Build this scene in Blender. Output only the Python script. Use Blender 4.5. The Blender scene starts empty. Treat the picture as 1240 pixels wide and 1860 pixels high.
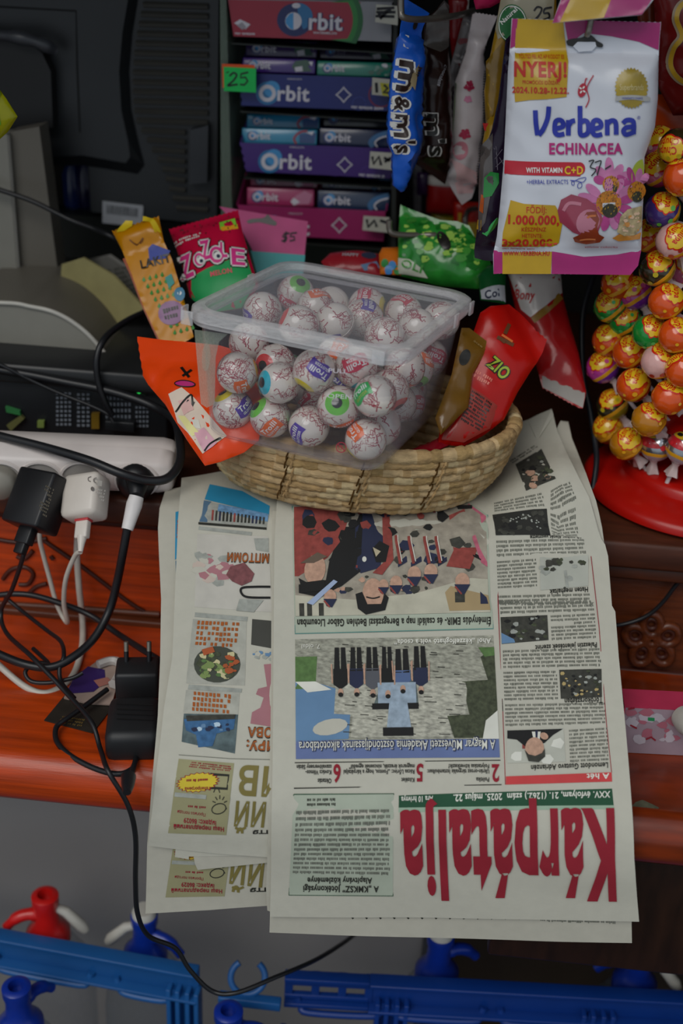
import bpy, bmesh, math, random
from mathutils import Vector, Matrix, noise, geometry

V = Vector
rnd = random.Random(7)
SC = bpy.context.scene
COL = SC.collection
R = math.radians
SIN, COS, PI = math.sin, math.cos, math.pi

# ------------------------------------------------------------------ camera
F_PX, PITCH, ROLL, YAW, DIST = 2200.0, 28.0, 3.0, -4.0, 1.06
_p, _y, _r = R(PITCH), R(YAW), R(ROLL)
FWD = V((SIN(_y) * COS(_p), COS(_y) * COS(_p), -SIN(_p)))
_ri = V((COS(_y), -SIN(_y), 0))
_up = _ri.cross(FWD)
RIGHT = COS(_r) * _ri + SIN(_r) * _up
UP = -SIN(_r) * _ri + COS(_r) * _up
CAM = V((0, 0, .90)) - DIST * FWD
cd = bpy.data.cameras.new('camera')
cam = bpy.data.objects.new('camera', cd)
COL.objects.link(cam)
cam.matrix_world = Matrix.Translation(CAM) @ Matrix((RIGHT, UP, -FWD)).transposed().to_4x4()
cd.sensor_fit = 'VERTICAL'
cd.sensor_height = 36.0
cd.lens = F_PX / 1860 * 36
cd.clip_start = .02
cd.dof.use_dof = True
cd.dof.focus_distance = 0.985
cd.dof.aperture_fstop = 3.4
SC.camera = cam
SC.view_settings.view_transform = 'Standard'
SC.view_settings.look = 'None'
SC.view_settings.gamma = 1
SC.view_settings.use_curve_mapping = False
SC.view_settings.exposure = 0.0
SC.cycles.transparent_max_bounces = 24
SC.cycles.max_bounces = 10

# ------------------------------------------------------------------ light: overcast daylight in front of the stall
w = bpy.data.worlds.new('overcast_sky')
SC.world = w
w.use_nodes = True
bg = w.node_tree.nodes['Background']
bg.inputs[0].default_value = (.80, .90, 1.0, 1)
bg.inputs[1].default_value = .42
sd = bpy.data.lights.new('soft_daylight', 'SUN')
sd.energy = 1.25
sd.angle = R(40)
sd.color = (1.0, .97, .92)
so = bpy.data.objects.new('soft_daylight', sd)
COL.objects.link(so)
so.rotation_euler = (V((-.35, -.80, .95))).to_track_quat('Z', 'Y').to_euler()
so.location = (-1, -2, 3)


def ray(px, py):
    return FWD + (px - 620) / F_PX * RIGHT - (py - 930) / F_PX * UP


def PY(px, py, y):
    d = ray(px, py)
    return CAM + d * ((y - CAM.y) / d.y)


def PZ(px, py, z):
    d = ray(px, py)
    return CAM + d * ((z - CAM.z) / d.z)


def PX(p):
    d = p - CAM
    z = d.dot(FWD)
    return (620 + F_PX * d.dot(RIGHT) / z, 930 - F_PX * d.dot(UP) / z)


# ------------------------------------------------------------------ materials
def lin(h):
    h = h.lstrip('#')
    c = [int(h[i:i + 2], 16) / 255 for i in (0, 2, 4)]
    return [x / 12.92 if x <= .04045 else ((x + .055) / 1.055) ** 2.4 for x in c]


GAIN = 1.35
MATS = {}


def mat(name, hx, rough=.5, spec=.5, metal=0, coat=0, vary=.10, vscale=40, gain=None, bump=0, bscale=200, stretch=None):
    if name in MATS:
        return MATS[name]
    m = bpy.data.materials.new(name)
    m.use_nodes = True
    n, l = m.node_tree.nodes, m.node_tree.links
    b = n['Principled BSDF']
    g = GAIN if gain is None else gain
    c = [min(.92, x * g) for x in lin(hx)]
    tc = n.new('ShaderNodeTexCoord')
    src = tc.outputs['Object']
    if stretch:
        mp = n.new('ShaderNodeMapping')
        mp.inputs['Scale'].default_value = stretch
        l.new(src, mp.inputs[0])
        src = mp.outputs[0]
    nz = n.new('ShaderNodeTexNoise')
    nz.inputs['Scale'].default_value = vscale
    nz.inputs['Detail'].default_value = 5
    l.new(src, nz.inputs['Vector'])
    mx = n.new('ShaderNodeMix')
    mx.data_type = 'RGBA'
    mx.inputs[6].default_value = [max(0, x * (1 - vary * 2)) for x in c] + [1]
    mx.inputs[7].default_value = [min(.95, x * (1 + vary * 2)) for x in c] + [1]
    l.new(nz.outputs[0], mx.inputs[0])
    l.new(mx.outputs[2], b.inputs['Base Color'])
    b.inputs['Roughness'].default_value = rough
    b.inputs['Specular IOR Level'].default_value = spec
    b.inputs['Metallic'].default_value = metal
    b.inputs['Coat Weight'].default_value = coat
    b.inputs['Coat Roughness'].default_value = .12
    if bump:
        n2 = n.new('ShaderNodeTexNoise')
        n2.inputs['Scale'].default_value = bscale
        n2.inputs['Detail'].default_value = 4
        l.new(src, n2.inputs['Vector'])
        bp = n.new('ShaderNodeBump')
        bp.inputs['Strength'].default_value = bump
        bp.inputs['Distance'].default_value = .002
        l.new(n2.outputs[0], bp.inputs['Height'])
        l.new(bp.outputs[0], b.inputs['Normal'])
    MATS[name] = m
    return m


def clear_plastic(name, tint, haze, rough=.12):
    if name in MATS:
        return MATS[name]
    m = bpy.data.materials.new(name)
    m.use_nodes = True
    n, l = m.node_tree.nodes, m.node_tree.links
    b = n['Principled BSDF']
    b.inputs['Base Color'].default_value = (*[min(.9, x * 1.2) for x in lin(tint)], 1)
    b.inputs['Roughness'].default_value = rough
    t = n.new('ShaderNodeBsdfTransparent')
    t.inputs[0].default_value = (.97, .97, .98, 1)
    lw = n.new('ShaderNodeLayerWeight')
    fr = n.new('ShaderNodeMath')
    fr.operation = 'POWER'
    fr.inputs[1].default_value = 3.5
    l.new(lw.outputs['Facing'], fr.inputs[0])
    fm = n.new('ShaderNodeMath')
    fm.operation = 'MULTIPLY'
    fm.inputs[1].default_value = .40
    l.new(fr.outputs[0], fm.inputs[0])
    nz = n.new('ShaderNodeTexNoise')
    nz.inputs['Scale'].default_value = 30
    ma = n.new('ShaderNodeMath')
    ma.operation = 'MULTIPLY_ADD'
    ma.inputs[1].default_value = haze * .8
    ma.inputs[2].default_value = haze * .6
    l.new(nz.outputs[0], ma.inputs[0])
    ad = n.new('ShaderNodeMath')
    ad.operation = 'ADD'
    ad.use_clamp = True
    l.new(ma.outputs[0], ad.inputs[0])
    l.new(fm.outputs[0], ad.inputs[1])
    mx = n.new('ShaderNodeMixShader')
    l.new(ad.outputs[0], mx.inputs[0])
    l.new(t.outputs[0], mx.inputs[1])
    l.new(b.outputs[0], mx.inputs[2])
    l.new(mx.outputs[0], n['Material Output'].inputs[0])
    MATS[name] = m
    return m


def glow(name, hx, s):
    if name in MATS:
        return MATS[name]
    m = mat(name, hx)
    b = m.node_tree.nodes['Principled BSDF']
    b.inputs['Emission Color'].default_value = (*lin(hx), 1)
    b.inputs['Emission Strength'].default_value = s
    return m


# ------------------------------------------------------------------ mesh builder
ORIG = {}


class MB:
    def __init__(s):
        s.v, s.f, s.mi, s.sm, s.mats = [], [], [], [], []

    def add(s, vs, fs, m, smooth=False):
        o = len(s.v)
        s.v += [V(x) for x in vs]
        if m not in s.mats:
            s.mats.append(m)
        k = s.mats.index(m)
        for f in fs:
            s.f.append([i + o for i in f])
            s.mi.append(k)
            s.sm.append(smooth)
        return s

    def box(s, c, ax, h, m, bev=0.0):
        """box at c with axes ax (3 unit vectors) and half sizes h; bev chamfers all edges"""
        bm = bmesh.new()
        bmesh.ops.create_cube(bm, size=2)
        for v in bm.verts:
            v.co = V((v.co.x * h[0], v.co.y * h[1], v.co.z * h[2]))
        if bev:
            bmesh.ops.bevel(bm, geom=bm.edges[:], offset=bev, segments=2, affect='EDGES', profile=.5)
        return s.frombm(bm, m, lambda p: V(c) + p.x * V(ax[0]) + p.y * V(ax[1]) + p.z * V(ax[2]), bool(bev))

    def frombm(s, bm, m, fn=lambda p: p, smooth=False):
        bm.verts.index_update()
        vs = [fn(v.co) for v in bm.verts]
        fs = [[v.index for v in f.verts] for f in bm.faces]
        bm.free()
        return s.add(vs, fs, m, smooth)

    def abox(s, lo, hi, m, bev=0.0):
        lo, hi = V(lo), V(hi)
        return s.box((lo + hi) / 2, (V((1, 0, 0)), V((0, 1, 0)), V((0, 0, 1))), (hi - lo) / 2, m, bev)

    def tube(s, pts, r, m, n=8, closed=False, cap=True):
        pts = [V(p) for p in pts]
        rs = r if isinstance(r, (list, tuple)) else [r] * len(pts)
        N = len(pts)
        t0 = (pts[1] - pts[0]).normalized()
        a = t0.orthogonal().normalized()
        vs, fs = [], []
        for i, p in enumerate(pts):
            q0 = pts[(i - 1) % N] if (closed or i > 0) else pts[i]
            q1 = pts[(i + 1) % N] if (closed or i < N - 1) else pts[i]
            t = (q1 - q0).normalized()
            a = (a - t * a.dot(t))
            a = a.normalized() if a.length > 1e-9 else t.orthogonal().normalized()
            b = t.cross(a)
            for k in range(n):
                th = 2 * PI * k / n
                vs.append(p + rs[i] * (COS(th) * a + SIN(th) * b))
        for i in range(N if closed else N - 1):
            j = (i + 1) % N
            for k in range(n):
                k2 = (k + 1) % n
                fs.append([i * n + k, i * n + k2, j * n + k2, j * n + k])
        if cap and not closed:
            fs.append(list(range(n))[::-1])
            fs.append([(N - 1) * n + k for k in range(n)])
        return s.add(vs, fs, m, True)

    def lathe(s, prof, m, c, ax=V((0, 0, 1)), n=32, a0=0, a1=2 * PI, cap=True, sx=1.0):
        """prof: (radius, height) pairs along axis ax from c"""
        ax = V(ax).normalized()
        e = ax.orthogonal().normalized()
        if abs(ax.z) > .9:
            e = V((1, 0, 0)); e = (e - ax * e.dot(ax)).normalized()
        g = ax.cross(e)
        full = abs(a1 - a0 - 2 * PI) < 1e-6
        cols = n if full else n + 1
        vs, fs = [], []
        for rr, hh in prof:
            for k in range(cols):
                th = a0 + (a1 - a0) * k / n
                vs.append(V(c) + ax * hh + rr * (COS(th) * e * sx + SIN(th) * g))
        for i in range(len(prof) - 1):
            for k in range(n):
                k2 = (k + 1) % cols
                fs.append([i * cols + k, i * cols + k2, (i + 1) * cols + k2, (i + 1) * cols + k])
        if cap:
            for i, rev in ((0, True), (len(prof) - 1, False)):
                if prof[i][0] > 1e-6:
                    q = [i * cols + k for k in range(cols)]
                    fs.append(q[::-1] if rev else q)
        return s.add(vs, fs, m, True)

    def slab(s, pts, dirv, m, smooth=False):
        """polygon of 3D points extruded by dirv"""
        n = len(pts)
        vs = [V(p) for p in pts] + [V(p) + V(dirv) for p in pts]
        fs = [list(range(n)), list(range(2 * n - 1, n - 1, -1))]
        for i in range(n):
            j = (i + 1) % n
            fs.append([i, i + n, j + n, j])
        return s.add(vs, fs, m, smooth)

    def build(s, name, parent=None, loc=None, flat=False):
        me = bpy.data.meshes.new(name)
        L = ORIG[parent.name] if parent is not None else V(loc if loc is not None else (0, 0, 0))
        me.from_pydata([tuple(v - L) for v in s.v], [], s.f)
        for m in s.mats:
            me.materials.append(m)
        me.polygons.foreach_set('material_index', s.mi)
        me.polygons.foreach_set('use_smooth', s.sm)
        me.update()
        if any(s.sm):
            try:
                me.set_sharp_from_angle(angle=R(50))
            except Exception:
                pass
        o = bpy.data.objects.new(name, me)
        COL.objects.link(o)
        if parent is not None:
            o.parent = parent
        else:
            o.location = L
        ORIG[o.name] = L
        return o


def tag(o, label, cat, group=None):
    o['label'] = label
    o['category'] = cat
    if group:
        o['group'] = group
    return o


def thing(name, label, cat, loc, group=None):
    o = bpy.data.objects.new(name, None)
    o.empty_display_size = .02
    COL.objects.link(o)
    o.location = V(loc)
    ORIG[o.name] = V(loc)
    return tag(o, label, cat, group)


def struct(o):
    o['kind'] = 'structure'
    return o


# ------------------------------------------------------------------ surfaces that photographs' printed matter lies on
class Flat:
    """a plane; front side faces the stall's customer"""
    def __init__(s, p0, p1, p2):
        s.o = V(p0)
        s.n = (V(p1) - s.o).cross(V(p2) - s.o).normalized()
        if s.n.dot(CAM - s.o) < 0:
            s.n = -s.n
        s.ex = (RIGHT - s.n * RIGHT.dot(s.n)).normalized()
        s.ey = s.n.cross(s.ex)

    @classmethod
    def Y(c, y, lean=0.0, z0=1.0, turn=0.0):
        o = V((0, y, z0))
        return c(o, o + V((1, turn, 0)), o + V((0, lean, 1)))

    @classmethod
    def pts(c, *a):
        return c(*[PY(*q) for q in a])

    def hit(s, px, py):
        d = ray(px, py)
        return CAM + d * ((s.o - CAM).dot(s.n) / d.dot(s.n))

    def uv(s, px, py):
        q = s.hit(px, py) - s.o
        return q.dot(s.ex), q.dot(s.ey)

    def h(s, px, py):
        return 0

    def at(s, px, py, e=0):
        return s.hit(px, py) + s.n * (e + s.h(px, py))

    def back(s, px, py, e=0):
        return s.hit(px, py) - s.n * (e + s.h(px, py))


def segdist(p, a, b):
    ab = b - a
    t = max(0, min(1, (p - a).dot(ab) / max(1e-12, ab.length_squared)))
    return (p - (a + ab * t)).length


class Bag(Flat):
    """pillow over a plane: outline in picture points, flat outside the seal lines"""
    def setup(s, outline, seals=(), thick=.012, soft=.03, wrinkle=.0015, seed=0, wscale=28):
        s.ol = [V(s.uv(*p)) for p in outline]
        cx = sum(p[0] for p in outline) / len(outline)
        cy = sum(p[1] for p in outline) / len(outline)
        cc = V(s.uv(cx, cy))
        s.se = []
        for a, b in seals:
            A, B = V(s.uv(*a)), V(s.uv(*b))
            nn = V((-(B - A).y, (B - A).x)).normalized()
            if nn.dot(cc - A) < 0:
                nn = -nn
            s.se.append((A, nn))
        s.T, s.soft, s.wr, s.seed, s.ws = thick, soft, wrinkle, seed, wscale
        s.cache = {}
        return s

    def h(s, px, py):
        k = (round(px, 1), round(py, 1))
        if k in s.cache:
            return s.cache[k]
        p = V(s.uv(px, py))
        d = min(segdist(p, s.ol[i], s.ol[(i + 1) % len(s.ol)]) for i in range(len(s.ol)))
        rib = 0
        for A, nn in s.se:
            q = (p - A).dot(nn)
            if q < 0:
                rib = .00022 * (1 + SIN(q * 2 * PI / .0034))
            d = min(d, max(0, q))
        x = min(1, d / s.soft)
        hh = s.T * math.sqrt(max(0, 1 - (1 - x) ** 2))
        nz = noise.noise(V((p.x * s.ws, p.y * s.ws * .7, s.seed)))
        n2 = abs(noise.noise(V((p.x * s.ws * 2.1 + 9, p.y * s.ws * 1.6, s.seed + 5))))
        hh += s.wr * (nz * 1.3 - n2 * 1.6) * min(1, d / .006) + rib + .0003
        s.cache[k] = max(.0003, hh)
        return s.cache[k]


class Paper:
    """sheet extruded along X over a (Y, Z) profile"""
    def __init__(s, prof, lift=0.0, wave=0.0, seed=0, samples=70):
        P = [V(p) for p in prof]
        pts = []
        for i in range(len(P) - 1):
            p0, p1, p2, p3 = P[max(0, i - 1)], P[i], P[i + 1], P[min(len(P) - 1, i + 2)]
            for k in range(14):
                t = k / 14
                pts.append(.5 * ((2 * p1) + (p2 - p0) * t + (2 * p0 - 5 * p1 + 4 * p2 - p3) * t * t + (3 * p1 - p0 - 3 * p2 + p3) * t ** 3))
        pts.append(P[-1])
        s.p, s.lift, s.wave, s.seed = pts, lift, wave, seed
        s.nr = []
        for i in range(len(pts)):
            a, b = pts[max(0, i - 1)], pts[min(len(pts) - 1, i + 1)]
            t = (b - a).normalized()
            s.nr.append(V((-t.y, t.x)))  # towards -Y / +Z side when profile runs upward

    def at(s, px, py, e=0):
        d = ray(px, py)
        o = V((CAM.y, CAM.z))
        dd = V((d.y, d.z))
        best = None
        n = len(s.p)
        for i in range(n - 1):
            a, b = s.p[i], s.p[i + 1]
            ab = b - a
            den = dd.x * (-ab.y) + dd.y * ab.x
            if abs(den) < 1e-12:
                continue
            r = a - o
            t = (r.x * (-ab.y) + r.y * ab.x) / den
            u = (dd.x * r.y - dd.y * r.x) / den
            lo = -1e9 if i == 0 else -1e-6
            hi = 1e9 if i == n - 2 else 1 + 1e-6
            if t > 0 and lo <= u <= hi and (best is None or t < best[0]):
                best = (t, i, u)
        t, i, u = best
        q = CAM + d * t
        uu = max(0, min(1, u))
        nn = s.nr[i] * (1 - uu) + s.nr[min(n - 1, i + 1)] * uu
        N3 = V((0, nn.x, nn.y))
        wv = s.wave * noise.noise(V((q.x * 9, (i + uu) * .09, s.seed)))
        return q + N3.normalized() * (e + s.lift + wv)

    def back(s, px, py, e=0):
        return s.at(px, py, -e)


# ------------------------------------------------------------------ 2D tools in picture points
def dens(pts, step, closed=True):
    if not step:
        return [tuple(p) for p in pts]
    out = []
    n = len(pts)
    for i in range(n if closed else n - 1):
        a, b = V(pts[i]), V(pts[(i + 1) % n])
        k = max(1, int((b - a).length / step))
        for j in range(k):
            out.append(tuple(a + (b - a) * j / k))
    if not closed:
        out.append(tuple(pts[-1]))
    return out


def zig(a, b, n, amp):
    """zigzag cut edge from a to b"""
    a, b = V(a), V(b)
    d = b - a
    nn = V((-d.y, d.x)).normalized() * amp
    return [tuple(a + d * i / n + (nn if i % 2 else V((0, 0)))) for i in range(n + 1)]


def tri(outline, grid):
    pts = [V(p) for p in outline]
    n = len(pts)
    ed = [(i, (i + 1) % n) for i in range(n)]
    if grid:
        x0, x1 = min(p.x for p in pts), max(p.x for p in pts)
        y0, y1 = min(p.y for p in pts), max(p.y for p in pts)
        yy, row = y0 + grid * .5, 0
        while yy < y1:
            xx = x0 + grid * (.25 if row % 2 else .75)
            while xx < x1:
                pts.append(V((xx, yy)))
                xx += grid
            yy += grid * .87
            row += 1
    r = geometry.delaunay_2d_cdt(pts, ed, [], 1, 1e-4)
    return [tuple(p) for p in r[0]], [list(f) for f in r[2]]


def shell(mb, surf, outline, m, e0=-.0006, e1=0.0, grid=16, pillow=False, back_mat=None):
    """solid sheet/pillow whose outline is drawn in picture points on surf"""
    vs, fs = tri(dens(outline, grid), grid)
    top = [surf.at(x, y, e1) for x, y in vs]
    bot = [surf.back(x, y, 0) if pillow else surf.at(x, y, e0) for x, y in vs]
    n = len(vs)
    cnt = {}
    for f in fs:
        for i in range(len(f)):
            a, b = f[i], f[(i + 1) % len(f)]
            cnt[(a, b)] = 1
    sides = [[a, b, b + n, a + n] for (a, b) in cnt if (b, a) not in cnt]
    mb.add(top + bot, fs + [[i + n for i in f][::-1] for f in fs] + sides, m, True)


def poly(mb, surf, pts, m, e=.0003, grid=0):
    pts = list(pts)
    if grid:
        pts = dens(pts, grid)
    vs, fs = tri(pts, grid)
    mb.add([surf.at(x, y, e) for x, y in vs], fs, m, True)


def ell(cx, cy, rx, ry=None, n=20, rot=0, a0=0, a1=2 * PI):
    ry = rx if ry is None else ry
    out = []
    full = abs(a1 - a0 - 2 * PI) < 1e-6
    for k in range(n if full else n + 1):
        th = a0 + (a1 - a0) * k / n
        x, y = rx * COS(th), ry * SIN(th)
        out.append((cx + x * COS(rot) - y * SIN(rot), cy + x * SIN(rot) + y * COS(rot)))
    return out


def stroke(mb, surf, pts, wd, m, e=.0005):
    P = [V(p) for p in pts]
    L, Rr = [], []
    for i, p in enumerate(P):
        t = (P[min(i + 1, len(P) - 1)] - P[max(i - 1, 0)])
        if t.length < 1e-6:
            t = V((1, 0))
        t.normalize()
        nn = V((-t.y, t.x)) * wd / 2
        L.append(p + nn)
        Rr.append(p - nn)
    vs = [surf.at(q.x, q.y, e) for q in L + Rr]
    n = len(P)
    mb.add(vs, [[i, i + 1, n + i + 1, n + i] for i in range(n - 1)], m, True)


def smooth2(pts, k=6):
    P = [V(p) for p in pts]
    out = []
    for i in range(len(P) - 1):
        p0, p1, p2, p3 = P[max(0, i - 1)], P[i], P[i + 1], P[min(len(P) - 1, i + 2)]
        for j in range(k):
            t = j / k
            out.append(.5 * ((2 * p1) + (p2 - p0) * t + (2 * p0 - 5 * p1 + 4 * p2 - p3) * t * t + (3 * p1 - p0 - 3 * p2 + p3) * t ** 3))
    out.append(P[-1])
    return out


# glyph shapes come from the built-in font
GL = {}


def load_glyphs(chars):
    tmp = []
    for bold in (0, 1, 2):
        for c in sorted(set(chars)):
            for body, kind in ((c, 'g'), ('I' + c + 'I', 'w')):
                cu = bpy.data.curves.new('t', 'FONT')
                cu.body = body
                cu.size = 1
                cu.resolution_u = 3
                cu.offset = (.004, .026, .036)[bold]
                o = bpy.data.objects.new('t', cu)
                COL.objects.link(o)
                tmp.append((bold, c, kind, o, cu))
    cu = bpy.data.curves.new('t', 'FONT')
    cu.body = 'II'
    o = bpy.data.objects.new('t', cu)
    COL.objects.link(o)
    tmp.append((0, '', 'ref', o, cu))
    dg = bpy.context.evaluated_depsgraph_get()
    dg.update()
    W = {}
    ref = 0
    for bold, c, kind, o, cu in tmp:
        me = o.evaluated_get(dg).to_mesh()
        if kind == 'g':
            GL[(bold, c)] = ([(v.co.x, v.co.y) for v in me.vertices], [list(p.vertices) for p in me.polygons])
        else:
            xs = [v.co.x for v in me.vertices]
            wd = max(xs) - min(xs)
            if kind == 'ref':
                ref = wd
            else:
                W[(bold, c)] = wd
        o.evaluated_get(dg).to_mesh_clear()
    for k in W:
        GL[k] = (*GL[k], W[k] - ref + (0, -.016, -.022)[k[0]])
    for *_x, o, cu in tmp:
        bpy.data.objects.remove(o)
        bpy.data.curves.remove(cu)


def finer(vs, fs, lim):
    vs, out = list(vs), []
    todo = [[f[0], f[i], f[i + 1]] for f in fs for i in range(1, len(f) - 1)]
    mid = {}
    while todo:
        t = todo.pop()
        L = [(math.dist(vs[t[i]], vs[t[(i + 1) % 3]]), i) for i in range(3)]
        l, i = max(L)
        if l < lim:
            out.append(t)
            continue
        a, b, c = t[i], t[(i + 1) % 3], t[(i + 2) % 3]
        k = (min(a, b), max(a, b))
        if k not in mid:
            mid[k] = len(vs)
            vs.append(((vs[a][0] + vs[b][0]) / 2, (vs[a][1] + vs[b][1]) / 2))
        m = mid[k]
        todo += [[a, m, c], [m, b, c]]
    return vs, out


def text(mb, surf, s, b0, b1, up, m, e=.0005, bold=0, slant=0, bend=0, desc=1.0):
    """s from baseline start b0 to baseline end b1 (picture points); up = cap height vector"""
    b0, b1, up = V(b0), V(b1), V(up)
    tot = sum(GL[(bold, c)][2] for c in s)
    ex = (b1 - b0) / tot
    ey = up / .70
    x = 0
    for c in s:
        vs, fs, adv = GL[(bold, c)]
        if fs:
            out = []
            if max(ex.length, ey.length) > 34:
                vs, fs = finer(vs, fs, 12 / max(ex.length, ey.length))
            for vx, vy in vs:
                vy = vy * desc if vy < 0 else vy
                q = b0 + ex * (x + vx + slant * vy) + ey * vy
                if bend:
                    f = (x + vx) / tot - .5
                    q = q + up.normalized() * (-bend * (f * f * 4))
                out.append(surf.at(q.x, q.y, e))
            mb.add(out, fs, m)
        x += adv


def htext(mb, surf, s, x0, y0, x1, hgt, m, slope=0.0, **k):
    """plain left to right line; hgt = cap height"""
    dy = (x1 - x0) * slope
    d = V((x1 - x0, dy)).normalized()
    text(mb, surf, s, (x0, y0), (x1, y0 + dy), (d.y * hgt, -d.x * hgt), m, **k)


def utext(mb, surf, s, xr, xl, ybase, hgt, m, slope=0.0, **k):
    """upside-down line: reads from right xr to left xl; ybase is its (upper) baseline"""
    text(mb, surf, s, (xr, ybase + (xr - xl) * slope), (xl, ybase), (0, hgt), m, **k)


def greek(mb, surf, quad, rows, m, e=.0004, fill=.5, seed=1, ragged=.9, pitch=3.0):
    """rows of unreadably small print inside quad (tl, tr, br, bl)"""
    rg = random.Random(seed)
    tl, tr, br, bl = [V(q) for q in quad]
    vs, fs = [], []
    for r in range(rows):
        t0, t1 = (r + .5 - fill / 2) / rows, (r + .5 + fill / 2) / rows
        A0, A1 = tl + (bl - tl) * t0, tr + (br - tr) * t0
        B0, B1 = tl + (bl - tl) * t1, tr + (br - tr) * t1
        wid = (A1 - A0).length
        x = 0
        end = wid * (1 if rg.random() < ragged else rg.uniform(.3, .9))
        off = wid - end
        while x < end - pitch:
            for _ in range(rg.randint(2, 9)):
                if x > end - pitch:
                    break
                wq = pitch * rg.uniform(.55, .8)
                a, b = (off + x) / wid, (off + x + wq) / wid
                k = 0 if rg.random() < .75 else .35
                q = [A0.lerp(A1, a), A0.lerp(A1, b), B0.lerp(B1, b) + (bl - tl) * k * fill / rows * .8, B0.lerp(B1, a) + (bl - tl) * k * fill / rows * .8]
                o = len(vs)
                vs += [surf.at(p.x, p.y, e) for p in q]
                fs.append([o, o + 1, o + 2, o + 3])
                x += pitch
            x += pitch * .9
    mb.add(vs, fs, m)


def blobs(mb, surf, quad, cols, n, size, e, seed=0, dark=None):
    """halftone-like patches of colour filling a printed picture"""
    rg = random.Random(seed)
    tl, tr, br, bl = [V(q) for q in quad]
    for i in range(n):
        a, b = rg.uniform(.04, .96), rg.uniform(.06, .94)
        p = tl.lerp(tr, a).lerp(bl.lerp(br, a), b)
        s = size * rg.uniform(.5, 1.4)
        k = rg.randint(5, 8)
        rr = [s * rg.uniform(.6, 1.1) for _ in range(k)]
        pts = []
        for j in range(k):
            q = p + V((rr[j] * COS(2 * PI * j / k), rr[j] * .7 * SIN(2 * PI * j / k)))
            pts.append((q.x, q.y))
        vs = [surf.at(x, y, e + i * 1e-6) for x, y in pts]
        mb.add(vs, [list(range(k))], rg.choice(cols))


def catmull(P, k=8):
    out = []
    for i in range(len(P) - 1):
        p0, p1, p2, p3 = P[max(0, i - 1)], P[i], P[i + 1], P[min(len(P) - 1, i + 2)]
        for j in range(k):
            t = j / k
            out.append(.5 * ((2 * p1) + (p2 - p0) * t + (2 * p0 - 5 * p1 + 4 * p2 - p3) * t * t + (3 * p1 - p0 - 3 * p2 + p3) * t ** 3))
    out.append(P[-1])
    return out


def cable(mb, pts, r, m, k=8):
    """pts: (px, py, y) picture point at depth y"""
    mb.tube(catmull([PZ(*p[:3]) if len(p) == 4 else PY(*p) for p in pts], k), r, m, n=8)


AX = (V((1, 0, 0)), V((0, 1, 0)), V((0, 0, 1)))
ZC = .90
# ------------------------------------------------------------------ the stall itself
CH = ("0123456789ABCDEFGHIJKLMNOPQRSTUVWXYZabcdefghijklmnopqrstuvwxyz.,:;!?-+„”\"()&'’áéíóöőúüűÁÉÍÓÖŐÚÜŰ$/® "
      "НашпередлтийндексВИЙморутіяМППрограцквизнТОВАИРУЛЕКБ")
load_glyphs(CH)

dark_wall = mat('dark_stall_wall', '#1b1a18', .9, .2)
mb = MB(); mb.abox((-.95, .62, 0), (.95, .66, 1.66), dark_wall); struct(mb.build('wall_back'))
mb = MB(); mb.abox((-.97, -.22, 0), (-.93, .62, 1.66), dark_wall); struct(mb.build('wall_left'))
mb = MB(); mb.abox((.93, -.22, 0), (.97, .62, 1.66), dark_wall); struct(mb.build('wall_right'))
mb = MB(); mb.abox((-.97, -.22, 1.66), (.97, .66, 1.70), mat('unseen_stall_ceiling', '#2a2622', .9)); struct(mb.build('unseen_ceiling'))  # unseen roof, its height and front edge shaped to shade the gum rack
mb = MB(); mb.abox((-2.5, -2.6, -.04), (2.5, .66, 0), mat('pavement', '#3d3a37', .9, bump=.3)); struct(mb.build('floor'))

W_RED = mat('red_varnished_wood', '#c04208', .36, .5, coat=.15, vary=.40, vscale=11, stretch=(.9, 10, 20), bump=.14, bscale=60, gain=.86)
W_SHD = mat('shade_browned_varnished_wood', '#5a280c', .42, .5, coat=.15, vary=.42, vscale=9, stretch=(1.2, 9, 18), bump=.15, bscale=60, gain=1.15)  # right-hand panel: light falloff painted as a darker, browner wood colour
W_DRK = mat('dark_carved_wood', '#3a1408', .5, vary=.2, vscale=14)
W_EDGE = mat('worn_wood_edge', '#3e1c0c', .5, vary=.35, vscale=14, stretch=(2, 9, 9))
W_LOW = mat('dark_stained_wood', '#24130a', .4, vary=.5, vscale=22, stretch=(4, 4, 1.0))
cab = thing('wooden_counter', 'red varnished wooden counter, right half coloured brown as shade, with carved front and a lower ledge', 'counter', (0, .2, 0))
mb = MB(); mb.abox((-.92, -.012, .874), (.92, .61, .90), W_EDGE, .004); mb.build('counter_top', cab)
XS = .09
mb = MB()
mb.abox((-.92, .012, .758), (XS, .03, .874), W_RED)
mb.abox((-.92, .004, .862), (XS, .012, .874), W_DRK, .002)
panelL = mb.build('front_panel', cab)
pl = Flat.Y(.011)
mb = MB()
for a in ([(55, 965), (150, 1030), (232, 1092), (275, 1118)], [(-60, 968), (30, 985), (85, 978)], [(5, 1052), (20, 1035), (45, 1030), (60, 1042), (52, 1060), (35, 1062)],
          [(50, 1080), (66, 1066), (85, 1060)], [(92, 1010), (97, 1016)], [(60, 1000), (45, 1015), (30, 1010)], [(15, 1075), (10, 1095), (25, 1100)]):
    mb.tube(catmull([pl.at(x, y, 0) for x, y in a], 5), .0022, W_DRK)
mb.build('carved_groove', panelL)
mb = MB()
mb.abox((-.92, .000, .758), (XS, .012, .766), mat('brown_moulding_wood', '#54260e', .45, vary=.4, vscale=10, stretch=(1, 9, 9)), .002)
mb.build('moulding', cab)
mb = MB()
stroke(mb, Flat.Y(.0105), [(-60, 1112), (40, 1117), (120, 1128), (200, 1141), (285, 1146)], 6, mat('scuffed_paint', '#a4645a', .6, vary=.5, vscale=90), .0006)
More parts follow.
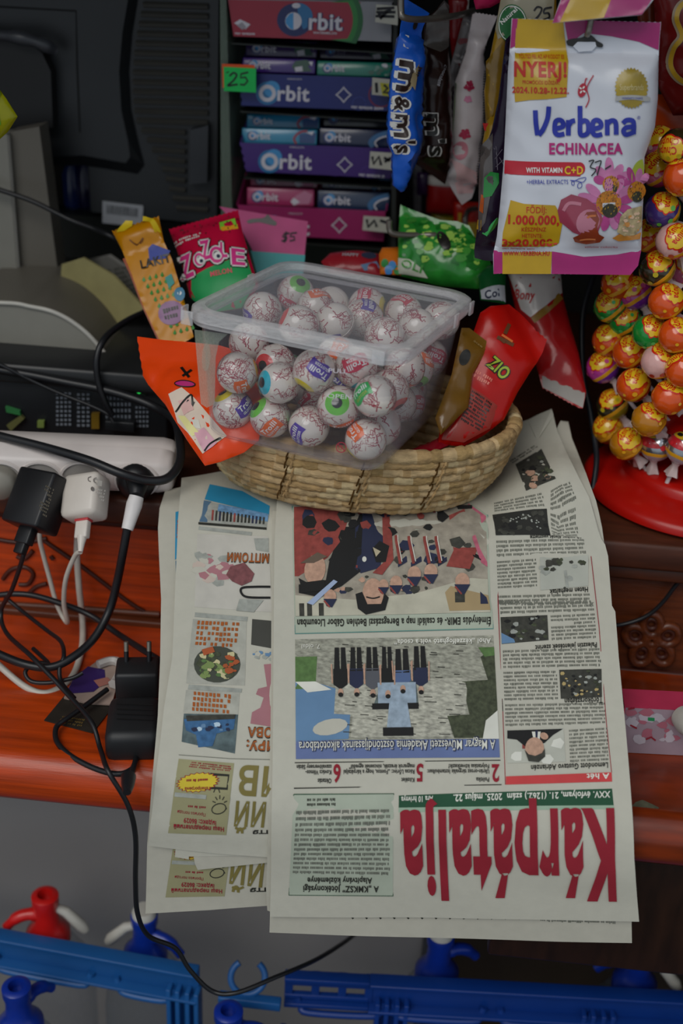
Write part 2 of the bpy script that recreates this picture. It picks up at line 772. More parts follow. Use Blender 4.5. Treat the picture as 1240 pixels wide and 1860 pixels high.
mb.tube([PY(-80, 1092, .011), PY(150, 1106, .011), PY(290, 1116, .011)], .0036, mat('brown_moulding_wood', '#54260e'))
mb.build('bead', cab)
mb = MB(); mb.abox((XS, .012, .758), (.92, .03, .874), W_SHD); mb.abox((XS, .006, .742), (.92, .03, .758), W_DRK, .003)
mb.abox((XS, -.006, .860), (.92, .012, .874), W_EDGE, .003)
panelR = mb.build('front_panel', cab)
mb = MB()
fl = Flat.Y(.009)
for k in range(5):
    th = R(90 + 72 * k)
    cx, cy = 1183 + 31 * COS(th), 1163 - 29 * SIN(th)
    pts = [fl.at(x, y, 0) for x, y in ell(cx, cy, 20, 17, 14, -th)]
    mb.tube(pts, .0040, W_SHD, closed=True)
    mb.tube([fl.at(x, y, -.001) for x, y in ell(cx, cy, 11, 9, 12)], .0026, W_DRK, closed=True)
mb.tube([fl.at(x, y, .0) for x, y in ell(1183, 1163, 9, 8, 10)], .004, W_SHD, closed=True)
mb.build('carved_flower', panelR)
mb = MB(); mb.abox((-.92, -.192, .735), (XS, .03, .76), W_RED)
ledge = mb.build('ledge', cab)
mb = MB()
prof = [(-.190, .765), (-.197, .7655), (-.206, .760), (-.2105, .750), (-.2115, .739), (-.209, .728), (-.203, .721), (-.190, .719)]
def nose(x0, x1, m, mb):
    n = len(prof)
    mb.add([V((x, y, z)) for x in (x0, x1) for y, z in prof], [[i, i + 1, n + i + 1, n + i] for i in range(n - 1)] + [[n - 1, 0, n, 2 * n - 1], list(range(n))[::-1], list(range(n, 2 * n))], m, True)
nose(-.92, XS, W_RED, mb)
mb.build('ledge_nosing', cab)
W_LDG = mat('shade_browned_ledge_wood', '#7a2c0a', .30, .5, coat=.3, vary=.5, vscale=16, stretch=(1, 4, 6), gain=.95)  # right ledge carries the same falloff, painted into its browner colour
mb = MB(); mb.abox((XS, -.192, .735), (.92, .03, .757), W_LDG); mb.build('ledge', cab)
mb = MB(); nose(XS, .92, W_LDG, mb); mb.build('ledge_nosing', cab)
mb = MB(); mb.abox((.16, -.165, .56), (.92, -.150, .735), W_LOW, .003)
mb.build('lower_board', cab)
mb = MB(); mb.abox((-.92, .05, .735), (.92, .07, .76), W_LOW); mb.abox((-.92, .56, 0), (-.90, .6, .874), W_LOW); mb.abox((.90, .56, 0), (.92, .6, .874), W_LOW)
mb.abox((-.92, .00, 0), (-.88, .56, .735), W_LOW); mb.abox((.88, .0, 0), (.92, .56, .735), W_LOW)
mb.build('carcass', cab)

mb = MB(); mb.abox((-.88, .030, 0), (.118, .048, .735), mat('grey_painted_metal', '#827f7d', .35, .5, vary=.10, vscale=4), .002)
mb.abox((.112, .026, 0), (.118, .031, .735), mat('grey_seam', '#3c3c3e', .5))
tag(mb.build('cabinet_panel', loc=(-.35, .04, 0)), 'plain grey metal panel under the red wooden ledge', 'panel')
mb = MB(); mb.abox((.119, .05, 0), (.88, .07, .735), mat('dark_brown_board', '#2b2013', .6, vary=.35, vscale=8)); tag(mb.build('back_board', loc=(.5, .06, 0)), 'dark brown board behind the blue crate beside the grey panel', 'board')

# ------------------------------------------------------------------ newspapers
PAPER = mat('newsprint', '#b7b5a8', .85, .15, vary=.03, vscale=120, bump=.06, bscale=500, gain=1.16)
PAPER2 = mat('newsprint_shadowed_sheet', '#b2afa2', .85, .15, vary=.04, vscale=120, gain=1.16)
INK = mat('newspaper_ink', '#33342f', .8, .2, gain=1)
INK_L = mat('small_print_ink', '#6d6f66', .85, .1, gain=1.0)
RED_I = mat('red_printing', '#8e2632', .8, .2, gain=1.1)
GREEN_I = mat('dark_green_printing', '#274a36', .8, .2)
PALEG = mat('pale_green_printing', '#a6ae9e', .85, .1, gain=1.15)
TEAL_I = mat('teal_rule', '#4a7a74', .8)
WHITE_I = mat('white_printing', '#c4c4ba', .8)
SKY_I = mat('sky_blue_printing', '#587898', .8)
SKY2_I = mat('deep_blue_printing', '#485e88', .8)
STONE_I = mat('stone_grey_printing', '#75756a', .85, vary=.9, vscale=420, stretch=(.5, 1, 1.6))
STONE2_I = mat('pale_stone_printing', '#848378', .85, vary=.9, vscale=420, stretch=(.5, 1, 1.6))
NAVY_I = mat('navy_printing', '#23283f', .85)
BLACK_I = mat('black_printing', '#171717', .85)
SKIN_I = mat('skin_printing', '#a88672', .85, vary=.2, vscale=300)
COAT_I = mat('red_coat_printing', '#803a34', .85, vary=.25, vscale=200)
BEIGE_I = mat('beige_printing', '#a89e84', .85)
LEAF_I = mat('dark_leaf_printing', '#3c4130', .85, vary=.5, vscale=300)
GREENG_I = mat('grass_printing', '#4e6a3c', .85, vary=.3, vscale=200)
DKPH_I = mat('dark_photo_printing', '#35352f', .85, vary=.4, vscale=250)
GYPH_I = mat('grey_photo_printing', '#8c8f88', .85, vary=.2, vscale=200)
ORG_I = mat('orange_printing', '#a0541c', .8, gain=1.1)
OLIVE_I = mat('olive_printing', '#6e6432', .8)
KHAKI_I = mat('khaki_printing', '#96926e', .85, gain=1.1)
YEL_I = mat('yellow_printing', '#b8a42c', .8)
BLUE_I = mat('cyan_blue_printing', '#1f7ba0', .8)
ROSE_I = mat('rose_printing', '#98686e', .85)

PROF = [(-.222, .56), (-.220, .64), (-.219, .70), (-.2185, .735), (-.214, .758), (-.195, .781), (-.150, .817), (-.095, .855), (-.045, .891), (-.022, .903), (.01, .9065), (.06, .9065), (.14, .9065), (.25, .9065), (.36, .9065)]


class Curl(Paper):
    """as Paper, its right-hand far end curling up off the counter"""
    c = .34

    def raw(s, px, py, e):
        q = Paper.at(s, px, py, e)
        k = max(0, min(1, (q.x - .125) / .06))
        if q.y > -.05 and k > 0:
            t = q.y + .05
            q = q + V((0, -.10 * t * k, s.c * t * k + .02 * k * SIN(t * 30)))
        return q

    def at(s, px, py, e=0):
        if px < 880 or py > 1100:
            return Paper.at(s, px, py, e)
        x, y = px, py
        for _ in range(7):
            q = s.raw(x, y, e)
            a, b = PX(q)
            x, y = x + .8 * (px - a), y + .8 * (py - b)
        return s.raw(x, y, e)


# lower copy of the left-hand paper
sC = Paper(PROF, .0014, .0012, 3)
tC = thing('newspaper', 'lower left newspaper whose olive corner box peeks out below the copy above', 'newspaper', (-.10, -.2, .62), 'newspapers draped over the counter edge')
mb = MB()
oc = [(300, 893), (290, 925), (287, 960), (289, 1010), (293, 1090), (291, 1200), (287, 1300), (276, 1430), (268, 1530), (265, 1657), (380, 1652), (492, 1643), (505, 1500), (510, 1200), (510, 900), (400, 870)]
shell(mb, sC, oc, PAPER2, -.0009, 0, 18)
def olive_box(mb, s, q, full=True):
    """q: tl, tr, br, bl of the olive advert (printed upside down)"""
    tl, tr, br, bl = [V(p) for p in q]
    def P(a, b):
        return tuple(tl.lerp(tr, a).lerp(bl.lerp(br, a), b))
    poly(mb, s, q, KHAKI_I, .0003, 18)
    text(mb, s, 'Наш передплатний', P(.95, .885), P(.07, .865), V((0, 1)) * 7, RED_I, .0006, 1)
    text(mb, s, 'індекс: 86029', P(.80, .80), P(.23, .775), V((0, 1)) * 8, RED_I, .0006, 1)
    text(mb, s, 'Прогноз погоди', P(.60, .70), P(.10, .675), V((0, 1)) * 5, RED_I, .0006)
    greek(mb, s, [P(.28, .60), P(.60, .605), P(.60, .635), P(.28, .63)], 1, RED_I, .0006, .8)
    stroke(mb, s, ell(*P(.82, .63), 13, 8, 16, -.2) + [P(.955, .63)], 1.6, INK, .0006)
    for k in range(5):
        c = V(P(.83, .57)); th = R(200 + 35 * k)
        stroke(mb, s, [c + 8 * V((COS(th), SIN(th))), c + 14 * V((COS(th), SIN(th)))], 1.5, INK, .0006)
    poly(mb, s, [P(.02, .45), P(.58, .46), P(.58, .515), P(.02, .505)], GYPH_I, .0005)
    if full:
        stroke(mb, s, [P(.60, .18), P(.93, .18), P(.93, .36), P(.62, .36)], 4, INK, .0006)
        stroke(mb, s, [P(.72, .37), P(.70, .42)], 1.5, INK, .0006)
        stroke(mb, s, [P(.78, .37), P(.81, .42)], 1.5, INK, .0006)
        cx, cy = P(.40, .30)
        pts = []
        for k in range(44):
            r = 1 if k % 2 else .86
            th = 2 * PI * k / 44
            x, y = 40 * r * COS(th), 16 * r * SIN(th)
            pts.append((cx + x + y * .12, cy + y - x * .10))
        poly(mb, s, pts, RED_I, .0007)
        poly(mb, s, [(cx + (x - cx) * .93, cy + (y - cy) * .93) for x, y in pts], YEL_I, .0009)
        text(mb, s, 'Телепрограма', P(.64, .345), P(.18, .375), V((0, 1)) * 5, RED_I, .0011, 1)
        greek(mb, s, [P(.2, .265), P(.60, .235), P(.60, .265), P(.2, .30)], 1, RED_I, .0011, .8)
        greek(mb, s, [P(.25, .02), P(.97, .04), P(.97, .13), P(.2, .11)], 3, RED_I, .0006)
olive_box(mb, sC, [(320, 1503), (424, 1510), (408, 1626), (301, 1628)])
text(mb, sC, 'ИЙ', (484, 1560), (418, 1552), (-5, 46), OLIVE_I, .0006, 1)
stroke(mb, sC, smooth2([(422, 1608), (432, 1612), (443, 1608)], 4), 4, OLIVE_I, .0006)
text(mb, sC, 'ття', (487, 1609), (453, 1610), (0, 9), INK, .0006, 1)
poly(mb, sC, [(319, 932), (330, 930), (328, 1010), (318, 1018)], BLUE_I, .0004, 20)
poly(mb, sC, [(319, 1020), (327, 1018), (325, 1062), (320, 1063)], mat('deep_teal_printing', '#2c5f78', .8), .0004, 20)
greek(mb, sC, [(322, 945), (328, 945), (327, 980), (321, 980)], 5, COAT_I, .0006, .7)
mb.build('sheet', tC)

# upper copy of the left-hand paper
sA = Paper(PROF, .0066, .0018, 5)
tA = thing('newspaper', 'left newspaper with cooking pan picture and orange headlines, beside the red masthead paper', 'newspaper', (-.09, -.2, .69), 'newspapers draped over the counter edge')
mb = MB()
oa = [(330, 880), (325, 950), (321, 1050), (318, 1120), (315, 1200), (300, 1290), (285, 1420), (272, 1527), (330, 1534), (400, 1541), (495, 1547), (507, 1400), (510, 1200), (505, 950), (500, 900), (400, 868)]
shell(mb, sA, oa, PAPER, -.0006, 0, 18)
poly(mb, sA, [(381, 893), (440, 905), (490, 930), (489, 945), (372, 918)], BLUE_I, .0003, 18)
poly(mb, sA, [(371, 920), (489, 945), (485, 967), (363, 955)], GYPH_I, .0003, 18)
poly(mb, sA, [(371, 920), (384, 922), (378, 956), (364, 955)], mat('slate_blue_printing', '#47637a', .85), .0005, 18)
poly(mb, sA, [(398, 926), (488, 944), (487, 956), (396, 938)], mat('blue_shelf_printing', '#5a7fa0', .85, vary=.4, vscale=300), .0005, 18)
for k in range(15):
    x = 386 + k * 6.6
    poly(mb, sA, [(x, 936 + k * .9), (x + 3.4, 936.5 + k * .9), (x + 2.6, 953 + k * .5), (x - .8, 953 + k * .5)], rnd.choice([INK, DKPH_I, COAT_I, NAVY_I]), .0007)
poly(mb, sA, [(362, 956), (485, 966), (485, 970), (362, 960)], INK, .0007, 18)
poly(mb, sA, [(363, 963), (459, 974), (458, 980), (362, 969)], GYPH_I, .0004, 18)
poly(mb, sA, [(360, 976), (488, 982), (496, 1118), (355, 1108)], mat('pale_grey_photo', '#aca9a0', .85, vary=.10, vscale=60), .0003, 18)
blobs(mb, sA, [(360, 1010), (420, 1010), (425, 1085), (358, 1080)], [mat('pale_flesh_printing', '#b0a196', .85), ROSE_I, GYPH_I, PAPER], 26, 12, .0005, 4)
poly(mb, sA, [(420, 1035), (445, 1028), (463, 1048), (458, 1062), (440, 1070), (423, 1062), (412, 1050)], mat('reddened_hand_printing', '#6e4244', .85, vary=.3, vscale=250), .0012)
stroke(mb, sA, smooth2([(492, 1072), (465, 1072), (441, 1074), (440, 1084), (452, 1091), (492, 1092)], 5), 4, BLACK_I, .0012)
poly(mb, sA, [(436, 1094), (480, 1096), (462, 1118), (430, 1115)], GYPH_I, .0010)
poly(mb, sA, [(462, 985), (489, 985), (489, 1010), (466, 1006)], GYPH_I, .0005)
text(mb, sA, 'МПТОМИ', (491, 1013), (413, 1010), (-1, 16), INK, .0012, 1)
text(mb, sA, 'МПТОМИ', (490.4, 1014.4), (413.6, 1011.4), (-1, 13.5), ORG_I, .0016, 1)
poly(mb, sA, [(356, 1118), (451, 1126), (450, 1134), (355, 1126)], GYPH_I, .0004, 18)
poly(mb, sA, [(352, 1130), (449, 1134), (446, 1250), (340, 1246)], mat('card_grey_printing', '#9a9a90', .85, vary=.2, vscale=90), .0003, 18)
for k in range(5):
    greek(mb, sA, [(361 - k, 1133 + k * 9.6), (442 - k * 2, 1137 + k * 9.6), (442 - k * 2, 1142.5 + k * 9.6), (360 - k, 1138.5 + k * 9.6)], 1, ORG_I, .0008, 1, k, 1, 7)
poly(mb, sA, ell(396, 1212, 42, 33, 22), mat('pan_rim_printing', '#3b3f36', .8), .0006)
blobs(mb, sA, [(362, 1190), (430, 1188), (428, 1236), (366, 1238)], [GREENG_I, LEAF_I, mat('stew_cream_printing', '#b5ad84', .85), mat('stew_green_printing', '#6d7f4a', .85), LEAF_I], 42, 9, .0009, 8)
blobs(mb, sA, [(408, 1192), (432, 1192), (430, 1228), (408, 1228)], [mat('carrot_printing', '#9a4c28', .8)], 9, 8, .0014, 2)
poly(mb, sA, [(368, 1186), (388, 1180), (392, 1190), (372, 1197)], mat('carrot_printing', '#c4562a'), .0013)
poly(mb, sA, [(345, 1248), (441, 1256), (440, 1263), (343, 1257)], GYPH_I, .0004, 18)
poly(mb, sA, [(340, 1258), (437, 1262), (434, 1302), (335, 1298)], mat('card_grey_printing', '#9a9a90'), .0003, 18)
for k in range(4):
    greek(mb, sA, [(354 - k, 1261 + k * 9.3), (426 - k, 1267 + k * 9.3), (426 - k, 1273 + k * 9.3), (354 - k, 1267 + k * 9.3)], 1, ORG_I, .0008, 1, k + 9, 1, 7)
poly(mb, sA, [(336, 1300), (434, 1302), (428, 1371), (332, 1350)], mat('slate_sea_printing', '#4c5a5c', .85, vary=.4, vscale=150), .0004, 18)
poly(mb, sA, [(336, 1310), (430, 1303), (426, 1328), (395, 1336), (388, 1358), (362, 1360), (358, 1338), (340, 1330)], mat('boat_blue_printing', '#345a80', .85, vary=.3, vscale=200), .0008)
poly(mb, sA, [(340, 1304), (430, 1302), (428, 1310), (342, 1314)], DKPH_I, .0010)
blobs(mb, sA, [(350, 1318), (420, 1318), (420, 1330), (350, 1332)], [mat('pale_blue_printing', '#9db4c4'), NAVY_I, SKY_I], 14, 5, .0012, 3)
poly(mb, sA, [(459, 1130), (500, 1134), (500, 1184), (457, 1176)], mat('charcoal_photo_printing', '#3d3d38', .85), .0004, 18)
blobs(mb, sA, [(456, 1184), (497, 1190), (497, 1205), (456, 1198)], [SKY_I, GYPH_I, PAPER], 9, 6, .0006, 5)
poly(mb, sA, [(480, 1212), (504, 1210), (503, 1325), (456, 1318), (459, 1298), (474, 1290), (480, 1272), (466, 1266), (470, 1256), (486, 1252)], ROSE_I, .0004)
text(mb, sA, 'МОВА', (516, 1326), (451, 1324), (-1, 18), INK, .0008, 1)
text(mb, sA, 'МОВА', (515, 1327.5), (452, 1325.5), (-1, 15), ORG_I, .0012, 1)
text(mb, sA, 'МИРУ:', (524, 1350), (448, 1347), (-1, 18), INK, .0008, 1)
text(mb, sA, 'МИРУ:', (523, 1351.5), (449, 1348.5), (-1, 15), ORG_I, .0012, 1)
stroke(mb, sA, [(327, 1373), (420, 1380), (505, 1382)], 1, INK_L, .0005)
olive_box(mb, sA, [(327, 1380), (427, 1388), (414, 1505), (309, 1501)])
text(mb, sA, 'ИВ', (522, 1397), (434, 1392), (-4, 45), OLIVE_I, .0006, 1)
text(mb, sA, 'ИЙ', (488, 1453), (428, 1450), (-4, 37), OLIVE_I, .0006, 1)
stroke(mb, sA, smooth2([(430, 1492), (439, 1496), (449, 1492)], 4), 4, OLIVE_I, .0006)
text(mb, sA, 'ття', (492, 1497), (460, 1497), (0, 8), INK, .0006, 1)
mb.build('sheet', tA)
sI = Paper(PROF, .0052, .0008, 8)
mb = MB(); shell(mb, sI, [(322, 1525), (320, 1549), (345, 1553), (345, 1548), (492, 1546), (495, 1520)], PAPER, -.0005, 0, 16); mb.build('inner_page', tA)
sI2 = Paper(PROF, .0044, .0008, 9)
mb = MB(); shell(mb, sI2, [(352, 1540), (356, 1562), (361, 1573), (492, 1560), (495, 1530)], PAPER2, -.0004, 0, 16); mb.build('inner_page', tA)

# second copy under the right-hand paper
sK2 = Curl(PROF, .0086, .001, 4); sK2.c = .28
tK2 = thing('newspaper', 'newspaper lying under the red masthead paper, its plain lower margin showing', 'newspaper', (.12, -.2, .64), 'newspapers draped over the counter edge')
mb = MB()
ok2 = [(495, 940), (494, 1100), (493, 1300), (490, 1500), (486, 1600), (488, 1640), (493, 1642), (492, 1680), (700, 1686), (1000, 1695), (1145, 1698), (1144, 1640), (1128, 1350), (1108, 1100), (1094, 955), (1082, 910), (1064, 860), (1046, 815), (1030, 778), (1016, 775), (1000, 800), (960, 860), (880, 930)]
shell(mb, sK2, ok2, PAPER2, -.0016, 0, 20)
greek(mb, sK2, [(980, 1651), (1118, 1656), (1118, 1662), (980, 1657)], 1, INK_L, .0004, .9)
for k in range(14):
    x = 640 + k * 25
    stroke(mb, sK2, [(x, 1650), (x + 3, 1654)], 3, INK, .0004)
mb.build('sheet', tK2)

# the right-hand paper with the red masthead
sK = Curl(PROF, .0116, .0012, 2)
tK = thing('newspaper', 'newspaper with a big red upside-down masthead draped over the front of the counter', 'newspaper', (.12, -.2, .66), 'newspapers draped over the counter edge')
mb = MB()
ok = [(503, 925), (500, 1000), (498, 1200), (497, 1400), (496, 1560), (494, 1645), (650, 1647), (800, 1648), (950, 1650), (1090, 1653), (1157, 1654), (1146, 1520), (1130, 1320), (1118, 1200), (1111, 1100), (1104, 1010), (1088, 945), (1060, 886), (1030, 824), (1003, 765), (986, 730), (960, 750), (930, 770), (880, 860), (860, 905), (700, 925)]
shell(mb, sK, ok, PAPER, -.0012, 0, 20)
E1, E2, E3, E4, E5 = .0003, .0006, .0009, .0012, .0015
# masthead
poly(mb, sK, [(724, 1444), (1106, 1436), (1109, 1464), (724, 1462)], GREEN_I, E1, 30)
poly(mb, sK, [(724, 1462), (1109, 1464), (1110, 1470), (724, 1469)], mat('fading_green_printing', '#8aa08c', .85), E1, 30)
utext(mb, sK, 'XXV. évfolyam, 21. (1262.) szám  2025. május 22.', 1102, 821, 1444, 10.5, WHITE_I, -.012, e=E3, bold=1)
utext(mb, sK, 'Ára 10 hrivnya', 785, 728, 1446, 8.5, WHITE_I, -.012, e=E3, bold=1)
text(mb, sK, 'Kárpátalja', (1113, 1471), (724, 1468), (7, 142), RED_I, E4, 2, desc=.35)
# note box
poly(mb, sK, [(536, 1439), (715, 1441), (715, 1607), (528, 1606)], PALEG, E1, 30)
stroke(mb, sK, [(536, 1439), (715, 1441), (715, 1607), (528, 1606), (536, 1439)], 1.5, GREEN_I, E2)
utext(mb, sK, 'A „KMKSZ” Jótékonysági', 689, 553, 1589, 11, INK, e=E3, bold=1)
utext(mb, sK, 'Alapítvány közleménye', 677, 561, 1574, 10.5, INK, e=E3, bold=1)
greek(mb, sK, [(541, 1461), (710, 1462), (710, 1570), (535, 1568)], 13, INK_L, E2, .5, 3, .95, 2.6)
greek(mb, sK, [(560, 1444), (612, 1444), (612, 1458), (560, 1458)], 2, INK, E2, .5, 4, 1, 2.6)
# contents strip
stroke(mb, sK, [(537, 1389), (906, 1386)], 1.6, INK, E2)
stroke(mb, sK, [(536, 1430), (908, 1428)], 1.6, INK, E2)
for ch, x, y in (('2', 904, 1394), ('5', 768, 1393), ('6', 620, 1393)):
    utext(mb, sK, ch, x, x - 15, y, 29, RED_I, e=E3, bold=1)
for s_, a, b, y in (('Ukrán-orosz tárgyalás Isztambulban:', 886, 774, 1402), ('Folytatása következik?', 886, 812, 1393), ('Politika', 886, 862, 1416),
                    ('Rácsa Lőrinc: „Fontos, hogy a kárpátaljai', 752, 624, 1402), ('magyarok érezzék, nincsenek egyedül”', 752, 634, 1393), ('Közélet', 752, 728, 1416),
                    ('Kovács Vilmos-', 603, 556, 1402), ('szavalóverseny Sátán', 603, 540, 1393), ('Oktatás', 603, 578, 1416)):
    utext(mb, sK, s_, a, b, y, 7.2, INK, e=E3, bold=1)
# lower picture: stone cross
Q2 = [(537, 1171), (893, 1164), (905, 1381), (539, 1383)]
def fr(a, b, Q=Q2):
    tl, tr, br, bl = [V(p) for p in Q]
    return tuple(tl.lerp(tr, a).lerp(bl.lerp(br, a), b))
poly(mb, sK, Q2, STONE_I, E1, 30)
poly(mb, sK, [fr(0, .15), fr(.11, .15), fr(.10, .42), fr(0, .42)], GREENG_I, E2, 30)
poly(mb, sK, [fr(0, .36), fr(.09, .36), fr(.20, .42), fr(.19, .63), fr(.27, .64), fr(.26, .84), fr(0, .86)], SKY_I, E2, 30)
poly(mb, sK, [fr(0, .85), fr(1, .85), fr(1, 1), fr(0, 1)], mat('periwinkle_printing', '#5a6890', .85), E2, 30)
poly(mb, sK, ell(*fr(.17, .74), 32, 14, 14, -.2), PAPER, E3)
poly(mb, sK, [fr(0, .36), fr(.10, .36), fr(.18, .43), fr(.06, .45)], WHITE_I, E3)
poly(mb, sK, [fr(.93, .18), fr(1, .10), fr(1, .84), fr(.78, .84), fr(.75, .66), fr(.86, .65), fr(.83, .38), fr(.96, .37)], LEAF_I, E2, 30)
poly(mb, sK, [fr(.94, .70), fr(1, .62), fr(1, .85), fr(.92, .85)], WHITE_I, E3)
poly(mb, sK, [fr(.92, .10), fr(1, .10), fr(1, .17), fr(.95, .18)], GREENG_I, E3)
poly(mb, sK, [fr(.20, .35), fr(.86, .35), fr(.84, .65), fr(.76, .65), fr(.77, .83), fr(.27, .83), fr(.28, .64), fr(.19, .63)], STONE2_I, E2, 30)
for k in range(60):
    a, b = rnd.uniform(.22, .82), rnd.uniform(.03, .82)
    stroke(mb, sK, [fr(a, b), fr(a + rnd.uniform(.02, .06), b + .004)], 1.6, DKPH_I, E2 + .00005)
poly(mb, sK, [fr(.44, .34), fr(.60, .34), fr(.61, .55), fr(.39, .55)], mat('cross_shade_printing', '#55605f', .85, vary=.4, vscale=150), E3)
poly(mb, sK, [fr(.38, .55), fr(.61, .55), fr(.61, .60), fr(.38, .60)], BLACK_I, E4)
poly(mb, sK, [fr(.41, .38), fr(.60, .38), fr(.60, .55), fr(.555, .55), fr(.57, .75), fr(.45, .75), fr(.465, .55), fr(.41, .55)], mat('pale_cross_printing', '#8796a4', .85, vary=.25, vscale=200), E4 + .0001)
poly(mb, sK, [fr(.43, .75), fr(.58, .75), fr(.58, .82), fr(.43, .82)], BLACK_I, E4)
for a, b0, b1, w_, m_ in ((.225, .08, .42, .035, BLACK_I), (.305, .08, .42, .034, NAVY_I), (.385, .08, .43, .034, mat('grey_shirt_printing', '#4d4f55', .85)), (.46, .08, .44, .03, BLACK_I), (.535, .10, .40, .04, mat('blue_dress_printing', '#4a5c80', .85)), (.625, .08, .41, .036, NAVY_I)):
    poly(mb, sK, [fr(a - w_, b0 + .18), fr(a + w_, b0 + .18), fr(a + w_, b1 - .03), fr(a, b1 + .01), fr(a - w_, b1 - .03)], m_, E4)
    for sg in (-1, 1):
        poly(mb, sK, [fr(a + sg * w_ * .15, b0), fr(a + sg * w_ * .75, b0), fr(a + sg * w_ * .9, b0 + .2), fr(a + sg * w_ * .08, b0 + .2)], BLACK_I, E4)
        stroke(mb, sK, [fr(a + sg * w_ * 1.15, b1 - .04), fr(a + sg * w_ * 1.25, b1 - .2)], 2.4, SKIN_I, E5)
    poly(mb, sK, ell(*fr(a, b1 + .035), 5, 7, 10), SKIN_I, E5)
    poly(mb, sK, ell(*fr(a, b1 + .055), 4.6, 4, 10), BLACK_I, E5 + .0001)
utext(mb, sK, 'A Magyar Művészeti Akadémia ösztöndíjasainak alkotótábora', 897, 545, 1353, 18, NAVY_I, -.008, e=E5, bold=1)
utext(mb, sK, 'A Magyar Művészeti Akadémia ösztöndíjasainak alkotótábora', 896, 544, 1354, 16, WHITE_I, -.008, e=E5 + .0003)
utext(mb, sK, 'Ahol „kézzelfogható volt a csoda”', 888, 715, 1172, 9, WHITE_I, -.008, e=E5, bold=1)
utext(mb, sK, '7. oldal', 582, 548, 1181, 8, WHITE_I, e=E5)
# upper picture: people in red coats
Q1 = [(531, 938), (885, 935), (893, 1152), (537, 1161)]
poly(mb, sK, Q1, PALEG, E1, 30)
stroke(mb, sK, [Q1[0], Q1[3], Q1[2], Q1[1]], 1.8, TEAL_I, E2)
Q3 = [(534, 940), (882, 937), (888, 1122), (538, 1130)]
poly(mb, sK, Q3, mat('mixed_photo_printing', '#8c8578', .85, vary=.3, vscale=120), E2, 30)
def f3(a, b):
    return fr(a, b, Q3)
poly(mb, sK, [f3(0, .80), f3(.30, .85), f3(.62, .80), f3(1, .62), f3(1, 1), f3(0, 1)], mat('pale_wall_printing', '#a9a695', .85, vary=.15, vscale=60), E3, 30)
poly(mb, sK, [f3(0, 0), f3(.30, 0), f3(.24, .30), f3(.17, .45), f3(.02, .62), f3(0, .62)], COAT_I, E3, 30)
poly(mb, sK, [f3(.24, .20), f3(.32, 0), f3(.36, 0), f3(.34, .58), f3(.24, .72), f3(.12, .82), f3(.02, .78), f3(.02, .70), f3(.16, .66), f3(.18, .48)], BLACK_I, E4, 30)
poly(mb, sK, ell(*f3(.105, .56), 19, 27, 18, .15), SKIN_I, E5)
poly(mb, sK, [f3(.03, .50), f3(.12, .40), f3(.17, .44), f3(.10, .50)], mat('grey_hair_printing', '#5a4c40', .85), E5 + .0002)
poly(mb, sK, [f3(.02, .64), f3(.06, .68), f3(.15, .66), f3(.16, .76), f3(.04, .78)], BLACK_I, E5 + .0002)
poly(mb, sK, [f3(.32, 0), f3(.46, 0), f3(.47, .30), f3(.44, .55), f3(.34, .60), f3(.31, .55)], NAVY_I, E4, 30)
stroke(mb, sK, [f3(.325, .02), f3(.32, .55)], 3, COAT_I, E5)
stroke(mb, sK, [f3(.33, .07), f3(.45, .03)], 4, COAT_I, E5)
poly(mb, sK, [f3(.455, .02), f3(.50, .02), f3(.51, .48), f3(.45, .62), f3(.40, .60), f3(.46, .50)], COAT_I, E5, 30)
poly(mb, sK, [f3(.40, .38), f3(.44, .30), f3(.49, .35), f3(.47, .50), f3(.42, .50)], BLACK_I, E5 + .0001)
poly(mb, sK, [f3(.405, .36), f3(.445, .40), f3(.42, .45)], BEIGE_I, E5 + .0003)
poly(mb, sK, ell(*f3(.36, .47), 4, 5, 10), WHITE_I, E5 + .0002)
poly(mb, sK, ell(*f3(.40, .80), 19, 28, 18), SKIN_I, E5 + .0002)
poly(mb, sK, [f3(.31, .80), f3(.345, .78), f3(.37, .90), f3(.44, .90), f3(.46, .80), f3(.48, .84), f3(.46, .96), f3(.36, 1), f3(.32, .94)], BLACK_I, E5 + .0004)
stroke(mb, sK, smooth2([f3(.365, .83), f3(.40, .845), f3(.435, .83)], 4), 2.4, BLACK_I, E5 + .0005)
for a, w_ in ((.55, .03), (.62, .035), (.70, .035), (.755, .03)):
    poly(mb, sK, [f3(a - w_, .05), f3(a + w_ * .6, .05), f3(a + w_, .50), f3(a - w_ * .6, .55)], NAVY_I, E4)
    stroke(mb, sK, [f3(a - w_, .04), f3(a - w_ * .8, .30), f3(a - w_ * .2, .52)], 5, COAT_I, E5)
    stroke(mb, sK, [f3(a - w_ * .7, .04), f3(a - w_ * .5, .30), f3(a + w_ * .1, .50)], 1.5, WHITE_I, E5 + .0001)
poly(mb, sK, [f3(.80, .10), f3(.88, .05), f3(.94, .40), f3(.90, .58), f3(.78, .55), f3(.82, .40)], COAT_I, E4)
poly(mb, sK, [f3(.90, 0), f3(1, 0), f3(1, .50), f3(.96, .52), f3(.92, .30)], mat('pink_dress_printing', '#a8586a', .85, vary=.3, vscale=150), E4)
poly(mb, sK, [f3(.84, .02), f3(.92, .02), f3(.96, .50), f3(.92, .46)], BLACK_I, E5)
